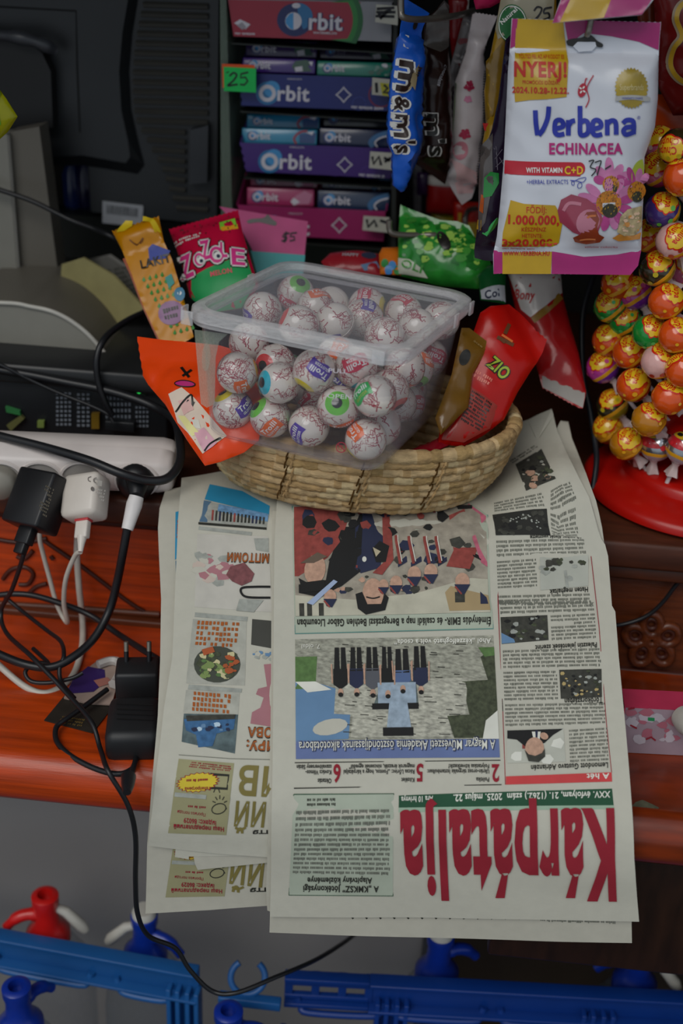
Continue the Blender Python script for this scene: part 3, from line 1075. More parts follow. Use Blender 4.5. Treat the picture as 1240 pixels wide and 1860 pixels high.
for a, b, r in ((.52, .70, 11), (.615, .62, 12), (.70, .60, 12), (.86, .70, 13), (.18, .82, 11), (.455, .72, 9)):
    poly(mb, sK, ell(*f3(a, b), r, r * 1.2, 14), SKIN_I, E5 + .0002)
    x, y = f3(a, b)
    poly(mb, sK, [(x - r * 1.1, y + r * .4), (x + r * 1.1, y + r * .4), (x + r * .3, y + r * 1.8), (x - r * .6, y + r * 1.6)], NAVY_I, E5 + .0003)
    stroke(mb, sK, [(x - r * 1.0, y + r * .7), (x - r * .1, y + r * 1.75)], 3, COAT_I, E5 + .0004)
blobs(mb, sK, [f3(.02, .0), f3(.98, .0), f3(.98, .60), f3(.02, .60)], [COAT_I, BLACK_I, NAVY_I, DKPH_I], 46, 13, E3 + .0001, 12)
blobs(mb, sK, [f3(.05, .62), f3(.76, .62), f3(.76, .82), f3(.05, .84)], [SKIN_I, NAVY_I, DKPH_I, DKPH_I], 30, 8, E3 + .0001, 13)
poly(mb, sK, [f3(.77, .80), f3(.80, .74), f3(1, .78), f3(1, .98), f3(.79, .98)], mat('tan_house_printing', '#94815f', .85), E4)
poly(mb, sK, [f3(.82, .80), f3(.87, .80), f3(.87, .90), f3(.82, .90)], DKPH_I, E5)
poly(mb, sK, [f3(.95, .80), f3(.99, .80), f3(.99, .92), f3(.95, .92)], NAVY_I, E5)
for x in (.02, .06, .12):
    poly(mb, sK, [f3(x, .88), f3(x + .025, .88), f3(x + .025, 1), f3(x, 1)], DKPH_I, E4)
poly(mb, sK, [f3(.06, .88), f3(.20, .66), f3(.22, .68), f3(.09, .90)], mat('pale_blue_ribbon_printing', '#8c9cb8'), E5 + .0003)
utext(mb, sK, 'Élménydús EMIR- és családi nap a Beregszászi Bethlen Gábor Líceumban', 889, 540, 1136, 13, INK, -.014, e=E3, bold=1)
# right column
stroke(mb, sK, [(899, 940), (903, 1100), (910, 1300), (915, 1428)], 1.3, RED_I, E2)
stroke(mb, sK, [(1073, 1010), (1083, 1150), (1096, 1320), (1105, 1408)], 1.3, RED_I, E2)
poly(mb, sK, [(916, 1414), (1105, 1408), (1106, 1424), (916, 1428)], mat('red_bar_printing', '#b0393a', .8), E2, 30)
utext(mb, sK, 'A hét', 1100, 1060, 1411, 9, WHITE_I, -.02, e=E4, bold=1)
utext(mb, sK, 'Lemondott Gustavo Adrianzén', 1099, 960, 1395, 9.5, INK, -.03, e=E3, bold=1)
utext(mb, sK, 'Törökországban', 1089, 1020, 1278, 9.5, INK, -.03, e=E3, bold=1)
utext(mb, sK, 'Palesztin jelentések szerint', 1079, 968, 1183, 9, INK, -.05, e=E3, bold=1)
utext(mb, sK, 'Haten meghaltak', 1068, 998, 1071, 9, INK, -.07, e=E3, bold=1)
utext(mb, sK, '68 ember életét vesztette', 1057, 962, 972, 8, INK, -.06, e=E3, bold=1)
def photo(q, base, cols, n, size, seed):
    poly(mb, sK, q, base, E2, 24)
    blobs(mb, sK, q, cols, n, size, E3, seed)
photo([(916, 1333), (1019, 1329), (1023, 1389), (918, 1391)], mat('light_photo_printing', '#a6a79c', .85), [GYPH_I, WHITE_I], 4, 12, 1)
poly(mb, sK, [(918, 1334), (1018, 1331), (1000, 1342), (985, 1356), (950, 1362), (935, 1350), (918, 1348)], BLACK_I, E4)
poly(mb, sK, [(962, 1336), (978, 1336), (976, 1352), (966, 1353)], WHITE_I, E4 + .0001)
poly(mb, sK, [(968, 1334), (973, 1334), (972, 1350), (969, 1350)], NAVY_I, E4 + .0002)
poly(mb, sK, ell(967, 1366, 17, 20, 18), SKIN_I, E5)
poly(mb, sK, [(949, 1368), (956, 1376), (968, 1379), (980, 1374), (985, 1366), (986, 1380), (974, 1390), (956, 1388)], DKPH_I, E5 + .0002)
poly(mb, sK, ell(984, 1344, 8, 6, 10, .5), SKIN_I, E5 + .0002)
poly(mb, sK, [(945, 1352), (950, 1352), (950, 1366), (945, 1366)], COAT_I, E4)
photo([(1011, 1227), (1087, 1225), (1088, 1275), (1014, 1278)], DKPH_I, [BLACK_I, mat('lamp_light_printing', '#a08c5a'), LEAF_I, GYPH_I], 40, 4, 2)
photo([(906, 1131), (990, 1127), (992, 1173), (908, 1180)], DKPH_I, [BLACK_I, LEAF_I, GYPH_I], 30, 5, 3)
poly(mb, sK, [(907, 1160), (930, 1172), (932, 1178), (908, 1180)], SKY_I, E4)
photo([(980, 1012), (1068, 1008), (1068, 1064), (981, 1072)], mat('mist_photo_printing', '#a0a298', .85), [GYPH_I], 8, 7, 4)
blobs(mb, sK, [(984, 1014), (1064, 1012), (1062, 1032), (986, 1038)], [LEAF_I, DKPH_I], 16, 8, E4, 7)
stroke(mb, sK, [(1026, 1036), (1030, 1066)], 5, GYPH_I, E4)
photo([(894, 935), (993, 921), (1000, 971), (900, 972)], mat('night_photo_printing', '#22221f', .85), [BLACK_I, DKPH_I], 20, 7, 5)
for k in range(26):
    a = rnd.uniform(0, PI); rr = rnd.uniform(14, 30)
    poly(mb, sK, ell(952 + rr * COS(a), 955 - rr * .7 * SIN(a) + rnd.uniform(-4, 4), 1.8, 1.2, 6), GYPH_I, E4)
photo([(936, 843), (983, 815), (1009, 869), (955, 891)], DKPH_I, [BLACK_I, GYPH_I, SKIN_I, LEAF_I, DKPH_I], 24, 7, 6)
for q, n in (([(1029, 1331), (1099, 1327), (1103, 1388), (1031, 1391)], 9), ([(914, 1286), (1094, 1283), (1097, 1322), (915, 1327)], 6), ([(911, 1229), (1008, 1227), (1010, 1280), (913, 1282)], 8),
             ([(910, 1190), (1086, 1186), (1087, 1221), (911, 1225)], 5), ([(996, 1126), (1078, 1122), (1080, 1170), (998, 1174)], 7), ([(905, 1080), (1072, 1076), (1076, 1120), (906, 1126)], 6),
             ([(902, 1018), (974, 1013), (976, 1066), (904, 1070)], 8), ([(901, 980), (1062, 975), (1066, 1006), (902, 1012)], 4), ([(1000, 925), (1046, 915), (1058, 965), (1005, 970)], 7),
             ([(897, 912), (985, 893), (992, 918), (898, 930)], 4), ([(1000, 890), (1036, 872), (1048, 908), (1000, 922)], 5), ([(925, 836), (972, 806), (978, 812), (932, 842)], 2)):
    greek(mb, sK, q, n, INK_L, E2, .5, n + int(q[0][0]), .95, 2.8)
mb.build('sheet', tK)
# ------------------------------------------------------------------ straw basket
STRAW = mat('pale_straw', '#b49a72', .7, .2, vary=.34, vscale=90, stretch=(1, 1, 3), bump=.5, bscale=260, gain=1.2)
STRAW2 = mat('tan_straw', '#a5885e', .7, .2, vary=.34, vscale=90, stretch=(1, 1, 3), bump=.5, bscale=260, gain=1.2)
STRAW3 = mat('brownish_straw', '#a08458', .75, .2, vary=.34, vscale=90, stretch=(1, 1, 3), bump=.5, bscale=260, gain=1.2)
STRAW4 = mat('light_straw', '#bca67e', .7, .2, vary=.3, vscale=90, stretch=(1, 1, 3), bump=.5, bscale=260, gain=1.2)
STRAWD = mat('dark_straw_gap', '#4a3418', .9, .1)
BC, BZ, BH = V((.006, .036, 0)), .9205, .060
basket = thing('straw_basket', 'oval coiled straw basket holding candy bags under the clear tub', 'basket', (BC.x, BC.y, BZ))
NC = 9
def coil(k, mb):
    t = k / (NC - 1)
    ax, ay = .113 + .024 * t ** .8 + .004 * SIN(t * PI), .072 + .017 * t ** .8 + .004 * SIN(t * PI)
    z0 = BZ + .004 + BH * t
    n = 260
    rg = random.Random(40 + k)
    rw = .0050 if k < NC - 1 else .0062
    segs, a = [], 0
    while a < 2 * PI:
        segs.append(a)
        a += rg.uniform(.05, .13)
    vs, fs = [], []
    m = 8
    ph = rg.uniform(0, 6)
    for i in range(n):
        th = 2 * PI * i / n
        j = max(q for q in range(len(segs)) if segs[q] <= th + 1e-9)
        nx = segs[j + 1] if j + 1 < len(segs) else 2 * PI
        u = (th - segs[j]) / (nx - segs[j])
        rr = rw * (1.0 - .22 * (1 - min(1, min(u, 1 - u) * 7)) + .05 * SIN(u * PI) + .05 * SIN(th * 17 + ph))
        # the wall sags a little to the right and rises at the back
        zz = z0 + t * (.004 * COS(th - 2.2)) + .0011 * SIN(th * 3 + ph * .3)
        c = V((BC.x + ax * COS(th), BC.y + ay * SIN(th), zz))
        o = V((COS(th) / ax, SIN(th) / ay, 0)).normalized()
        for q in range(m):
            b = 2 * PI * (q + u * .8) / m
            vs.append(c + rr * (COS(b) * o * 1.05 + SIN(b) * V((0, 0, 1)) * .98))
    sm_ = [rg.choices((STRAW, STRAW2, STRAW3, STRAW4), (5, 4, 2, 2))[0] for _ in segs]
    o0 = len(mb.v)
    mb.v += vs
    for m_ in (STRAW, STRAW2, STRAW3, STRAW4):
        if m_ not in mb.mats:
            mb.mats.append(m_)
    for i in range(n):
        i2 = (i + 1) % n
        th = 2 * PI * i / n
        j = max(q for q in range(len(segs)) if segs[q] <= th + 1e-9)
        for q in range(m):
            q2 = (q + 1) % m
            mb.f.append([o0 + i * m + q, o0 + i2 * m + q, o0 + i2 * m + q2, o0 + i * m + q2])
            mb.mi.append(mb.mats.index(sm_[j]))
            mb.sm.append(True)
for k in range(NC):
    mb = MB(); coil(k, mb); mb.build('rim' if k == NC - 1 else 'coil', basket)
mb = MB()
rg = random.Random(3)
for col in (-.055, .004, .062):       # the zigzag joins where coils are bound together
    mb = MB()
    for k in range(1, NC - 1):
        t = k / (NC - 1)
        ax, ay = .113 + .024 * t ** .8 + .004 * SIN(t * PI), .072 + .017 * t ** .8 + .004 * SIN(t * PI)
        x = col + .012 * t + rg.uniform(-.002, .002)
        th = -math.acos(max(-1, min(1, x / ax)))
        p = V((BC.x + ax * COS(th), BC.y + ay * SIN(th), BZ + .004 + BH * t + t * .004 * COS(th - 2.2)))
        o = V((COS(th) / ax, SIN(th) / ay, 0)).normalized()
        tt = V((-SIN(th) * ax, COS(th) * ay, 0)).normalized()
        for dx in (-.0028, .0028):
            mb.tube([p + o * .0030 + V((0, 0, -.0058)) + tt * dx, p + o * .0062 + tt * (dx + .0014), p + o * .0030 + V((0, 0, .0052)) + tt * (dx + .003)], .0010 if dx > 0 else .0007, STRAW2 if dx > 0 else STRAWD, n=5)
    mb.build('binding', basket)
mb = MB(); mb.lathe([(.0, BZ - .001), (.112, BZ - .001), (.112, BZ + .006), (0, BZ + .006)], STRAW2, (BC.x, BC.y, 0), n=48, cap=False)
o = len(mb.v)
mb.v = [V((v.x, BC.y + (v.y - BC.y) * .64, v.z)) for v in mb.v]
mb.build('bottom', basket)

# ------------------------------------------------------------------ clear tub with lid
TP = [-.0124, .0095, 1.0883, -.2863, -.0477, .0373, .0901, .098, .1063, .0152]
TO = V(TP[:3])
TM = Matrix.Rotation(TP[4], 3, 'X') @ Matrix.Rotation(TP[5], 3, 'Y') @ Matrix.Rotation(TP[3], 3, 'Z')
TW, TD, TH, TT = TP[6:]
def tw(x, y, z):
    return TO + TM @ V((x, y, z))
TUB = clear_plastic('cloudy_clear_plastic', '#cfccd4', .030)
TUBR = clear_plastic('thick_clear_plastic_rim', '#e4e4e8', .30, .15)
LIDM = clear_plastic('clear_lid_plastic', '#d2d2d8', .035)
tub = thing('plastic_tub', 'clear lidded plastic tub full of eyeball candies sitting on the straw basket', 'tub', tw(0, 0, -TH))
def rrect(a, b, r, z, n=6):
    out = []
    for cx, cy, q in ((a - r, b - r, 0), (-a + r, b - r, 1), (-a + r, -b + r, 2), (a - r, -b + r, 3)):
        for k in range(n + 1):
            th = (q + k / n) * PI / 2
            out.append((cx + r * COS(th), cy + r * SIN(th), z))
    return out
def loft(mb, rings, m, cap0=False, cap1=False, closed=False):
    n = len(rings[0])
    vs = [tw(*p) for rg_ in rings for p in rg_]
    fs = []
    N = len(rings)
    for i in range(N if closed else N - 1):
        j = (i + 1) % N
        for k in range(n):
            k2 = (k + 1) % n
            fs.append([i * n + k, i * n + k2, j * n + k2, j * n + k])
    if cap0:
        fs.append(list(range(n))[::-1])
    if cap1:
        fs.append([(N - 1) * n + k for k in range(n)])
    mb.add(vs, fs, m, True)
T2 = .0011
mb = MB()
A = [rrect(TW - TT - .004, TD - TT - .004, .014, -TH), rrect(TW - TT, TD - TT, .017, -TH + .004), rrect(TW - .006, TD - .006, .021, -.010)]
B = [rrect(TW - .006 - T2, TD - .006 - T2, .020, -.010), rrect(TW - TT - T2, TD - TT - T2, .016, -TH + .005), rrect(TW - TT - .005, TD - TT - .005, .013, -TH + .0012)]
loft(mb, A + B, TUB, True, True)
body = mb.build('tub_body', tub)
mb = MB()
loft(mb, [rrect(TW - .0055, TD - .0055, .021, -.013), rrect(TW - .001, TD - .001, .023, -.013), rrect(TW - .001, TD - .001, .023, -.0105), rrect(TW - .0055, TD - .0055, .021, -.0105)], TUBR, closed=True)
mb.build('tub_rim', tub)
mb = MB()
loft(mb, [rrect(TW - .009, TD - .009, .02, -.005), rrect(TW - .009, TD - .009, .02, -.0042)], LIDM, True, True)
lid = mb.build('lid', tub)
mb = MB()
loft(mb, [rrect(TW - .009, TD - .009, .020, -.0050), rrect(TW - .008, TD - .008, .021, .0000), rrect(TW - .002, TD - .002, .024, .0004), rrect(TW + .0006, TD + .0006, .025, -.0015),
          rrect(TW + .0012, TD + .0012, .025, -.0092), rrect(TW + .0004, TD + .0004, .025, -.0094), rrect(TW - .0006, TD - .0006, .024, -.0025), rrect(TW - .0075, TD - .0075, .020, -.0030)], TUBR, closed=True)
mb.build('lid_rim', lid)
ex_, ey_, ez_ = TM @ V((1, 0, 0)), TM @ V((0, 1, 0)), TM @ V((0, 0, 1))
for x, y in ((-TW * .93, -TD), (TW * .80, -TD), (TW, TD * .30), (TW, TD * .75), (-TW, TD * .3), (-TW, -TD * .9)):
    mb = MB()
    fx = abs(y) == TD
    mb.box(tw(x + (0 if fx else math.copysign(.0022, x)), y + (math.copysign(.0022, y) if fx else 0), -.0065), (ex_, ey_, ez_), (.005 if fx else .0010, .0010 if fx else .005, .0055), TUBR, .0005)
    mb.build('clip_tab', lid)
mb = MB()      # label stuck inside the left of the front wall and its rounded window
class TubFace:
    def at(s, px, py, e=0):
        d = ray(px, py)
        n_ = (TM @ V((0, -1, -TT / TH * .75))).normalized()
        p0 = tw(0, -TD + .006, -.012)
        return CAM + d * ((p0 - CAM).dot(n_) / d.dot(n_)) + n_ * (e - .0016)
tf = TubFace()
poly(mb, tf, [(351, 600), (412, 608), (396, 622), (390, 650), (388, 735), (374, 742), (363, 735)], clear_plastic('frosted_green_label', '#a4ae9c', .50, .5), 0)
poly(mb, tf, ell(373, 650, 8, 26, 16, .05), clear_plastic('frosted_label_oval', '#b4baa8', .4, .5), .0003)
mb.build('side_label', tub)
mb = MB()
EM = mat('raised_clear_marking', '#c8c4ce', .3)
for s_, x0, x1, y_ in (('OPEN', 594, 640, 722), ('PULL', 596, 632, 676)):
    htext(mb, tf, s_, x0, y_, x1, 8, EM, .06, e=.0022)
mb.build('embossed_marking', body)
mb = MB()
MK = mat('red_marking', '#9a3040', .5)
stroke(mb, tf, ell(620, 812, 9, 9, 20) + [(629, 812)], 1.6, MK, .0022)
stroke(mb, tf, [(613, 805), (627, 819)], 1.6, MK, .0022)
stroke(mb, tf, [(617, 808), (622, 809), (620, 817), (615, 815), (617, 808)], 1.2, MK, .0022)
mb.build('warning_mark', body)

# ------------------------------------------------------------------ eyeball candies
EYE_W = mat('eyeball_white', '#d6cec4', .16, .5, coat=.6, vary=.04, vscale=30, gain=1.15)
EYE_B = mat('pupil_black', '#101010', .12, .6, coat=.8)
VEIN = mat('vein_crimson', '#9c3446', .3, .4, coat=.3, gain=1.1)
IRIS = {'green': mat('iris_green', '#62b03c', .15, .5, coat=.7, vary=.15, vscale=90), 'cyan': mat('iris_cyan', '#1f9fb0', .15, .5, coat=.7, vary=.15, vscale=90),
        'red': mat('iris_red', '#c8302c', .15, .5, coat=.7, vary=.15, vscale=90), 'yellow': mat('iris_yellow', '#c9b420', .15, .5, coat=.7, vary=.15, vscale=90)}
LAB = {'orange': mat('wrapper_orange', '#dd5a1c', .3, .5, coat=.5), 'purple': mat('wrapper_purple', '#44268e', .3, .5, coat=.5), 'red': mat('wrapper_crimson', '#b41c3c', .3, .5, coat=.5), 'green': mat('wrapper_green', '#1f9a48', .3, .5, coat=.5)}
LABW = mat('wrapper_white', '#dcd6d0', .4)
LABY = mat('wrapper_yellow_green', '#9aa83c', .4)
ER = .0165
def sph(th, ph, r=ER):
    """th polar from +Z (iris), ph azimuth; the label sits at ph = 0"""
    return V((r * SIN(th) * COS(ph), r * SIN(th) * SIN(ph), r * COS(th)))
def cap(mb, t0, t1, r, m, n=28, k=4):
    vs, fs = [], []
    for i in range(k + 1):
        t = t0 + (t1 - t0) * i / k
        vs += [sph(t, 2 * PI * j / n, r) for j in range(n)]
    for i in range(k):
        for j in range(n):
            j2 = (j + 1) % n
            fs.append([i * n + j, (i + 1) * n + j, (i + 1) * n + j2, i * n + j2])
    mb.add(vs, fs, m, True)
def ball_mesh(seed):
    mb = MB()
    cap(mb, .001, PI - .001, ER, EYE_W, 32, 20)
    for k in range(1):     # moulding seam
        mb.tube([sph(PI / 2 + .06, 2 * PI * j / 36, ER) for j in range(36)], .00022, EYE_W, n=4, closed=True)
    rg = random.Random(seed)
    def vein(t, p, L, w_, depth, dirn):
        pts = []
        a = p
        for i in range(L):
            pts.append((t, a))
            t += dirn * .085
            a += rg.uniform(-.16, .16) / max(.35, SIN(max(.15, min(PI - .15, t))))
            if t < .66 or t > PI - .1:
                break
            if depth < 2 and rg.random() < .36 and i > 0:
                vein(t, a, int(L * .55) + 1, w_ * .7, depth + 1, dirn)
                a += rg.choice((-.12, .12))
        if len(pts) < 2:
            return
        P = [sph(t_, a_, ER * 1.0035) for t_, a_ in pts]
        vs = []
        for i, q in enumerate(P):
            tn = (P[min(i + 1, len(P) - 1)] - P[max(0, i - 1)]).normalized()
            sd_ = tn.cross(q.normalized()).normalized() * w_ * (1 - .6 * i / len(P))
            vs += [q - sd_, q + sd_]
        mb.add(vs, [[2 * i, 2 * i + 1, 2 * i + 3, 2 * i + 2] for i in range(len(P) - 1)], VEIN, True)
    for k in range(9):
        vein(PI - rg.uniform(.2, .5), 2 * PI * (k + rg.uniform(-.3, .3)) / 9, rg.randint(9, 15), .00048, 0, -1)
    for k in range(10):
        vein(.74 + rg.uniform(0, .1), 2 * PI * (k + rg.uniform(-.3, .3)) / 10, rg.randint(4, 9), .00038, 0, 1)
    o = mb.build('eyeball_candy')
    me = o.data
    bpy.data.objects.remove(o)
    return me
BALLM = [ball_mesh(100 + k) for k in range(7)]
def part_mesh(fn, nm):
    mb = MB(); fn(mb)
    o = mb.build(nm); me = o.data
    bpy.data.objects.remove(o)
    return me
def iris_fn(col):
    def f(mb):
        cap(mb, .001, .60, ER * 1.010, IRIS[col], 28, 5)
        cap(mb, .60, .66, ER * 1.009, EYE_W, 28, 1)
    return f
IRM = {c: part_mesh(iris_fn(c), 'iris') for c in IRIS}
PUM = part_mesh(lambda mb: cap(mb, .001, .25, ER * 1.022, EYE_B, 22, 3), 'pupil')
class LabS:
    r = 1.012
    def at(s, a, b, e=0):
        # a: along azimuth (rad), b: along polar angle from the equator (rad, towards iris positive)
        return sph(PI / 2 - b, a, ER * s.r + e)
def lab_fn(col):
    def f(mb):
        s = LabS()
        top = [(a, .36 + .07 * SIN(a * 5 + 1)) for a in [(-.62 + 1.24 * k / 14) for k in range(15)]]
        bot = [(a, -.34 + .06 * SIN(a * 6)) for a in [(.62 - 1.24 * k / 14) for k in range(15)]]
        poly(mb, s, top + bot, LAB[col], 0, .12)
        text(mb, s, 'Trolli', (-.50, -.02), (.50, .04), (0, .26), LABW, .00015, 1)
        text(mb, s, 'GLOTZER', (-.38, -.24), (.40, -.2), (0, .13), LABY if col == 'green' else LABW, .00015, 1)
    return f
LBM = {c: part_mesh(lab_fn(c), 'wrapper_label') for c in LAB}
def vdir(x, y, z):
    return (RIGHT * x - UP * y - FWD * z).normalized()
BALLS = [[-0.0532, -0.0703, -0.0528], [-0.0335, -0.0412, -0.05], [-0.0164, -0.0702, -0.0533], [0.0126, -0.0726, -0.0366], [-0.0577, -0.0656, -0.0857], [-0.0241, -0.0656, -0.0857], [0.0095, -0.0654, -0.0857], [0.0336, -0.0689, -0.0626], [0.0633, -0.0711, -0.047], [0.0577, -0.0656, -0.0857], [0.039, -0.0518, -0.0342], [-0.0635, -0.0292, -0.0406], [0.0142, -0.0293, -0.037], [0.0624, -0.0365, -0.0528], [0.0624, 0.0279, -0.0528], [0.0483, 0.0646, -0.0857], [0.0577, 0.0323, -0.0857], [0.0577, -0.032, -0.0857], [0.0591, 0.0002, -0.076], [0.062, 0.0699, -0.0555], [-0.0668, 0.0018, -0.0226], [-0.0668, 0.0708, -0.0226], [-0.0352, 0.0407, -0.0226], [-0.0266, -0.0145, -0.0226], [-0.0055, 0.0116, -0.0226], [0.0087, 0.042, -0.0235], [-0.0004, 0.0746, -0.0226], [0.0173, 0.0704, -0.0519], [0.0332, 0.0746, -0.0226], [0.0392, 0.011, -0.0261], [0.0562, 0.0427, -0.0232], [-0.0337, 0.0739, -0.0275], [0.0668, 0.0746, -0.0226], [0.0638, -0.0043, -0.0431], [-0.0577, 0.0423, -0.0857], [0.0258, -0.0093, -0.0857], [0.0147, 0.0653, -0.0857], [-0.0072, 0.0337, -0.0857], [-0.0189, 0.0656, -0.0857], [-0.0361, 0.0165, -0.0857], [0.0251, 0.0243, -0.0857], [-0.0066, 0.0, -0.0857], [0.0016, -0.0326, -0.0857]]
# iris colour, iris direction (picture right, picture down, towards viewer), label colour, label direction, own words
EYES = [
    ('yellow', (.1, -.9, -.4), 'orange', (.25, .80, .35), 'heavily veined eyeball candy with a low orange label, upper left of the tub front'),
    ('red', (-.55, .15, .75), 'purple', (.5, .8, -.5), 'red-iris eyeball candy looking out left behind the cyan-iris one'),
    ('cyan', (-.80, .05, .55), 'orange', (.4, .3, -.8), 'cyan-iris eyeball candy looking left at the tub front'),
    ('yellow', (-.55, .80, .12), 'purple', (.62, -.55, .55), 'eyeball candy with yellow iris turned down and a purple label, high at the tub front'),
    ('yellow', (-.45, -.75, .45), 'purple', (.8, .5, .1), 'yellow-iris eyeball candy looking up in the left corner of the tub'),
    ('green', (-.1, -.7, -.7), 'orange', (.05, .65, .72), 'bottom eyeball candy with a wide orange label, beside the yellow-iris corner one'),
    ('green', (.3, -.7, -.7), 'purple', (-.62, .50, .58), 'bottom eyeball candy with a purple label, left of the staring green-iris one'),
    ('green', (-.06, -.08, 1), 'orange', (.2, .9, -.3), 'green-iris eyeball candy staring straight out of the tub front'),
    ('red', (.5, -.3, -.8), 'green', (-.72, -.05, .68), 'eyeball candy with a green label, right beside the staring green-iris one'),
    ('yellow', (.3, .6, -.7), 'orange', (-.60, -.42, .66), 'bottom eyeball candy with an orange label in the near corner of the tub'),
    ('cyan', (.2, .5, -.8), 'red', (-.05, -.10, .98), 'eyeball candy with a full crimson label facing out, above the staring green-iris one'),
    ('cyan', (.1, -.5, -.8), 'red', (.8, .3, -.5), 'plain veined eyeball candy under the left end of the front lid rim'),
    ('yellow', (.2, .5, -.8), 'orange', (.1, -.35, .9), 'eyeball candy with an orange label half hidden by the front lid rim'),
    ('red', (.45, .75, .20), 'purple', (.1, -.8, -.5), 'eyeball candy with its red iris turned down, behind the near right edge of the tub'),
    ('green', (.15, .85, .40), 'orange', (.6, -.6, .2), 'eyeball candy with its green iris turned down at the right side of the tub'),
    ('cyan', (-.3, .4, -.8), 'red', (.2, .1, .95), 'eyeball candy with a crimson label low at the right rear of the tub side'),
    ('yellow', (-.4, -.5, -.7), 'red', (.5, .1, .8), 'bottom eyeball candy with a crimson label, right side of the tub'),
    ('red', (-.4, .6, -.7), 'green', (-.3, .9, -.2), 'bottom plain veined eyeball candy next to the near right corner one'),
    ('yellow', (.3, .6, -.7), 'purple', (-.5, .7, -.4), 'plain veined eyeball candy midway along the right side of the tub'),
    ('green', (-.5, .5, -.7), 'red', (.35, -.05, .9), 'eyeball candy with a crimson label under the right lid rim'),
    ('yellow', (-.2, .7, -.6), 'purple', (-.8, .2, .3), 'plain eyeball candy under the left end of the lid'),
    ('green', (.30, -.45, .80), 'red', (-.5, .8, .1), 'green-iris eyeball candy looking up at the back left of the tub'),
    ('cyan', (-.3, .6, -.7), 'orange', (.25, -.70, .6), 'eyeball candy with an orange label under the lid beside the back green-iris one'),
    ('red', (-.75, -.35, .2), 'orange', (.5, .6, -.5), 'eyeball candy with a red iris edge at its upper left, under the lid centre left'),
    ('cyan', (.1, .8, -.5), 'purple', (-.2, .9, .3), 'plain veined eyeball candy under the middle of the lid'),
    ('red', (.1, .75, -.6), 'purple', (.25, -.72, .60), 'eyeball candy with a purple label on top, biggest under the lid'),
    ('yellow', (.3, .6, -.7), 'red', (-.2, -.6, .75), 'eyeball candy with a crimson label at the back of the lid'),
    ('cyan', (.2, .7, -.6), 'orange', (-.35, -.35, .85), 'eyeball candy with an orange label in front of the back crimson one'),
    ('green', (.3, .6, -.7), 'red', (-.15, -.75, .6), 'eyeball candy with a crimson label under the back right part of the lid'),
    ('cyan', (.3, .7, -.6), 'green', (.3, .8, -.4), 'plain veined eyeball candy just inside the near corner of the lid'),
    ('red', (.1, .7, -.6), 'orange', (.5, .8, -.2), 'plain veined eyeball candy under the right part of the lid'),
    ('yellow', (.3, .6, -.6), 'purple', (.2, .8, -.4), 'plain veined eyeball candy deep under the back of the lid'),
    ('green', (-.4, .6, -.6), 'red', (-.6, .6, -.4), 'plain eyeball candy in the right corner of the lid'),
]
for i, q in enumerate(BALLS):
    buried = i >= len(EYES)
    if buried:
        col, di, lc, dl, lb = rnd.choice(list(IRIS)), (rnd.uniform(-1, 1), rnd.uniform(-1, 1), rnd.uniform(-1, .3)), rnd.choice(list(LAB)), (rnd.uniform(-1, 1), rnd.uniform(-1, 1), rnd.uniform(-1, 1)), 'eyeball candy buried among the others inside the clear tub'
    else:
        col, di, lc, dl, lb = EYES[i]
    zz = vdir(*di)
    xx = vdir(*dl)
    if di[2] < .1:          # iris turned away: the label direction decides
        zz = (zz - xx * zz.dot(xx)).normalized()
    else:
        xx = (xx - zz * xx.dot(zz)).normalized()
    yy = zz.cross(xx)
    o = bpy.data.objects.new('eyeball_candy', BALLM[i % 7])
    COL.objects.link(o)
    o.matrix_world = Matrix.Translation(tw(*q)) @ Matrix((xx, yy, zz)).transposed().to_4x4()
    tag(o, lb, 'candy', 'eyeball candies in the clear tub')
    ir = bpy.data.objects.new('iris', IRM[col]); ir.parent = o; COL.objects.link(ir); ir['label'] = col + ' iris'
    pu = bpy.data.objects.new('pupil', PUM); pu.parent = ir; COL.objects.link(pu)
    la = bpy.data.objects.new('wrapper_label', LBM[lc]); la.parent = o; COL.objects.link(la); la['label'] = lc + ' wrapper label'
# ------------------------------------------------------------------ candy bags standing in and around the basket
GLOSS = dict(rough=.26, spec=.35, coat=.15, gain=1.15)
def bag(name, label, surf, outline, m, base=None, seals=(), thick=.010, soft=.03, wr=.0014, seed=0, grid=11, group=None, cat='candy bag', wscale=28):
    surf.setup(outline, seals, thick, soft, wr, seed, wscale)
    cx = sum(p[0] for p in outline) / len(outline)
    by = max(p[1] for p in outline)
    t = thing(name, label, cat, surf.hit(cx, by), group)
    mb = MB()
    shell(mb, surf, outline, m, 0, 0, grid, pillow=True)
    return t, mb
BAGS = 'candy bags standing in the basket'
WHT = mat('printed_white', '#cfccc6', .35, .5, coat=.3)
BLK = mat('printed_black', '#15130f', .4, .5, coat=.2)
MARK = mat('marker_ink', '#1a1a20', .6)

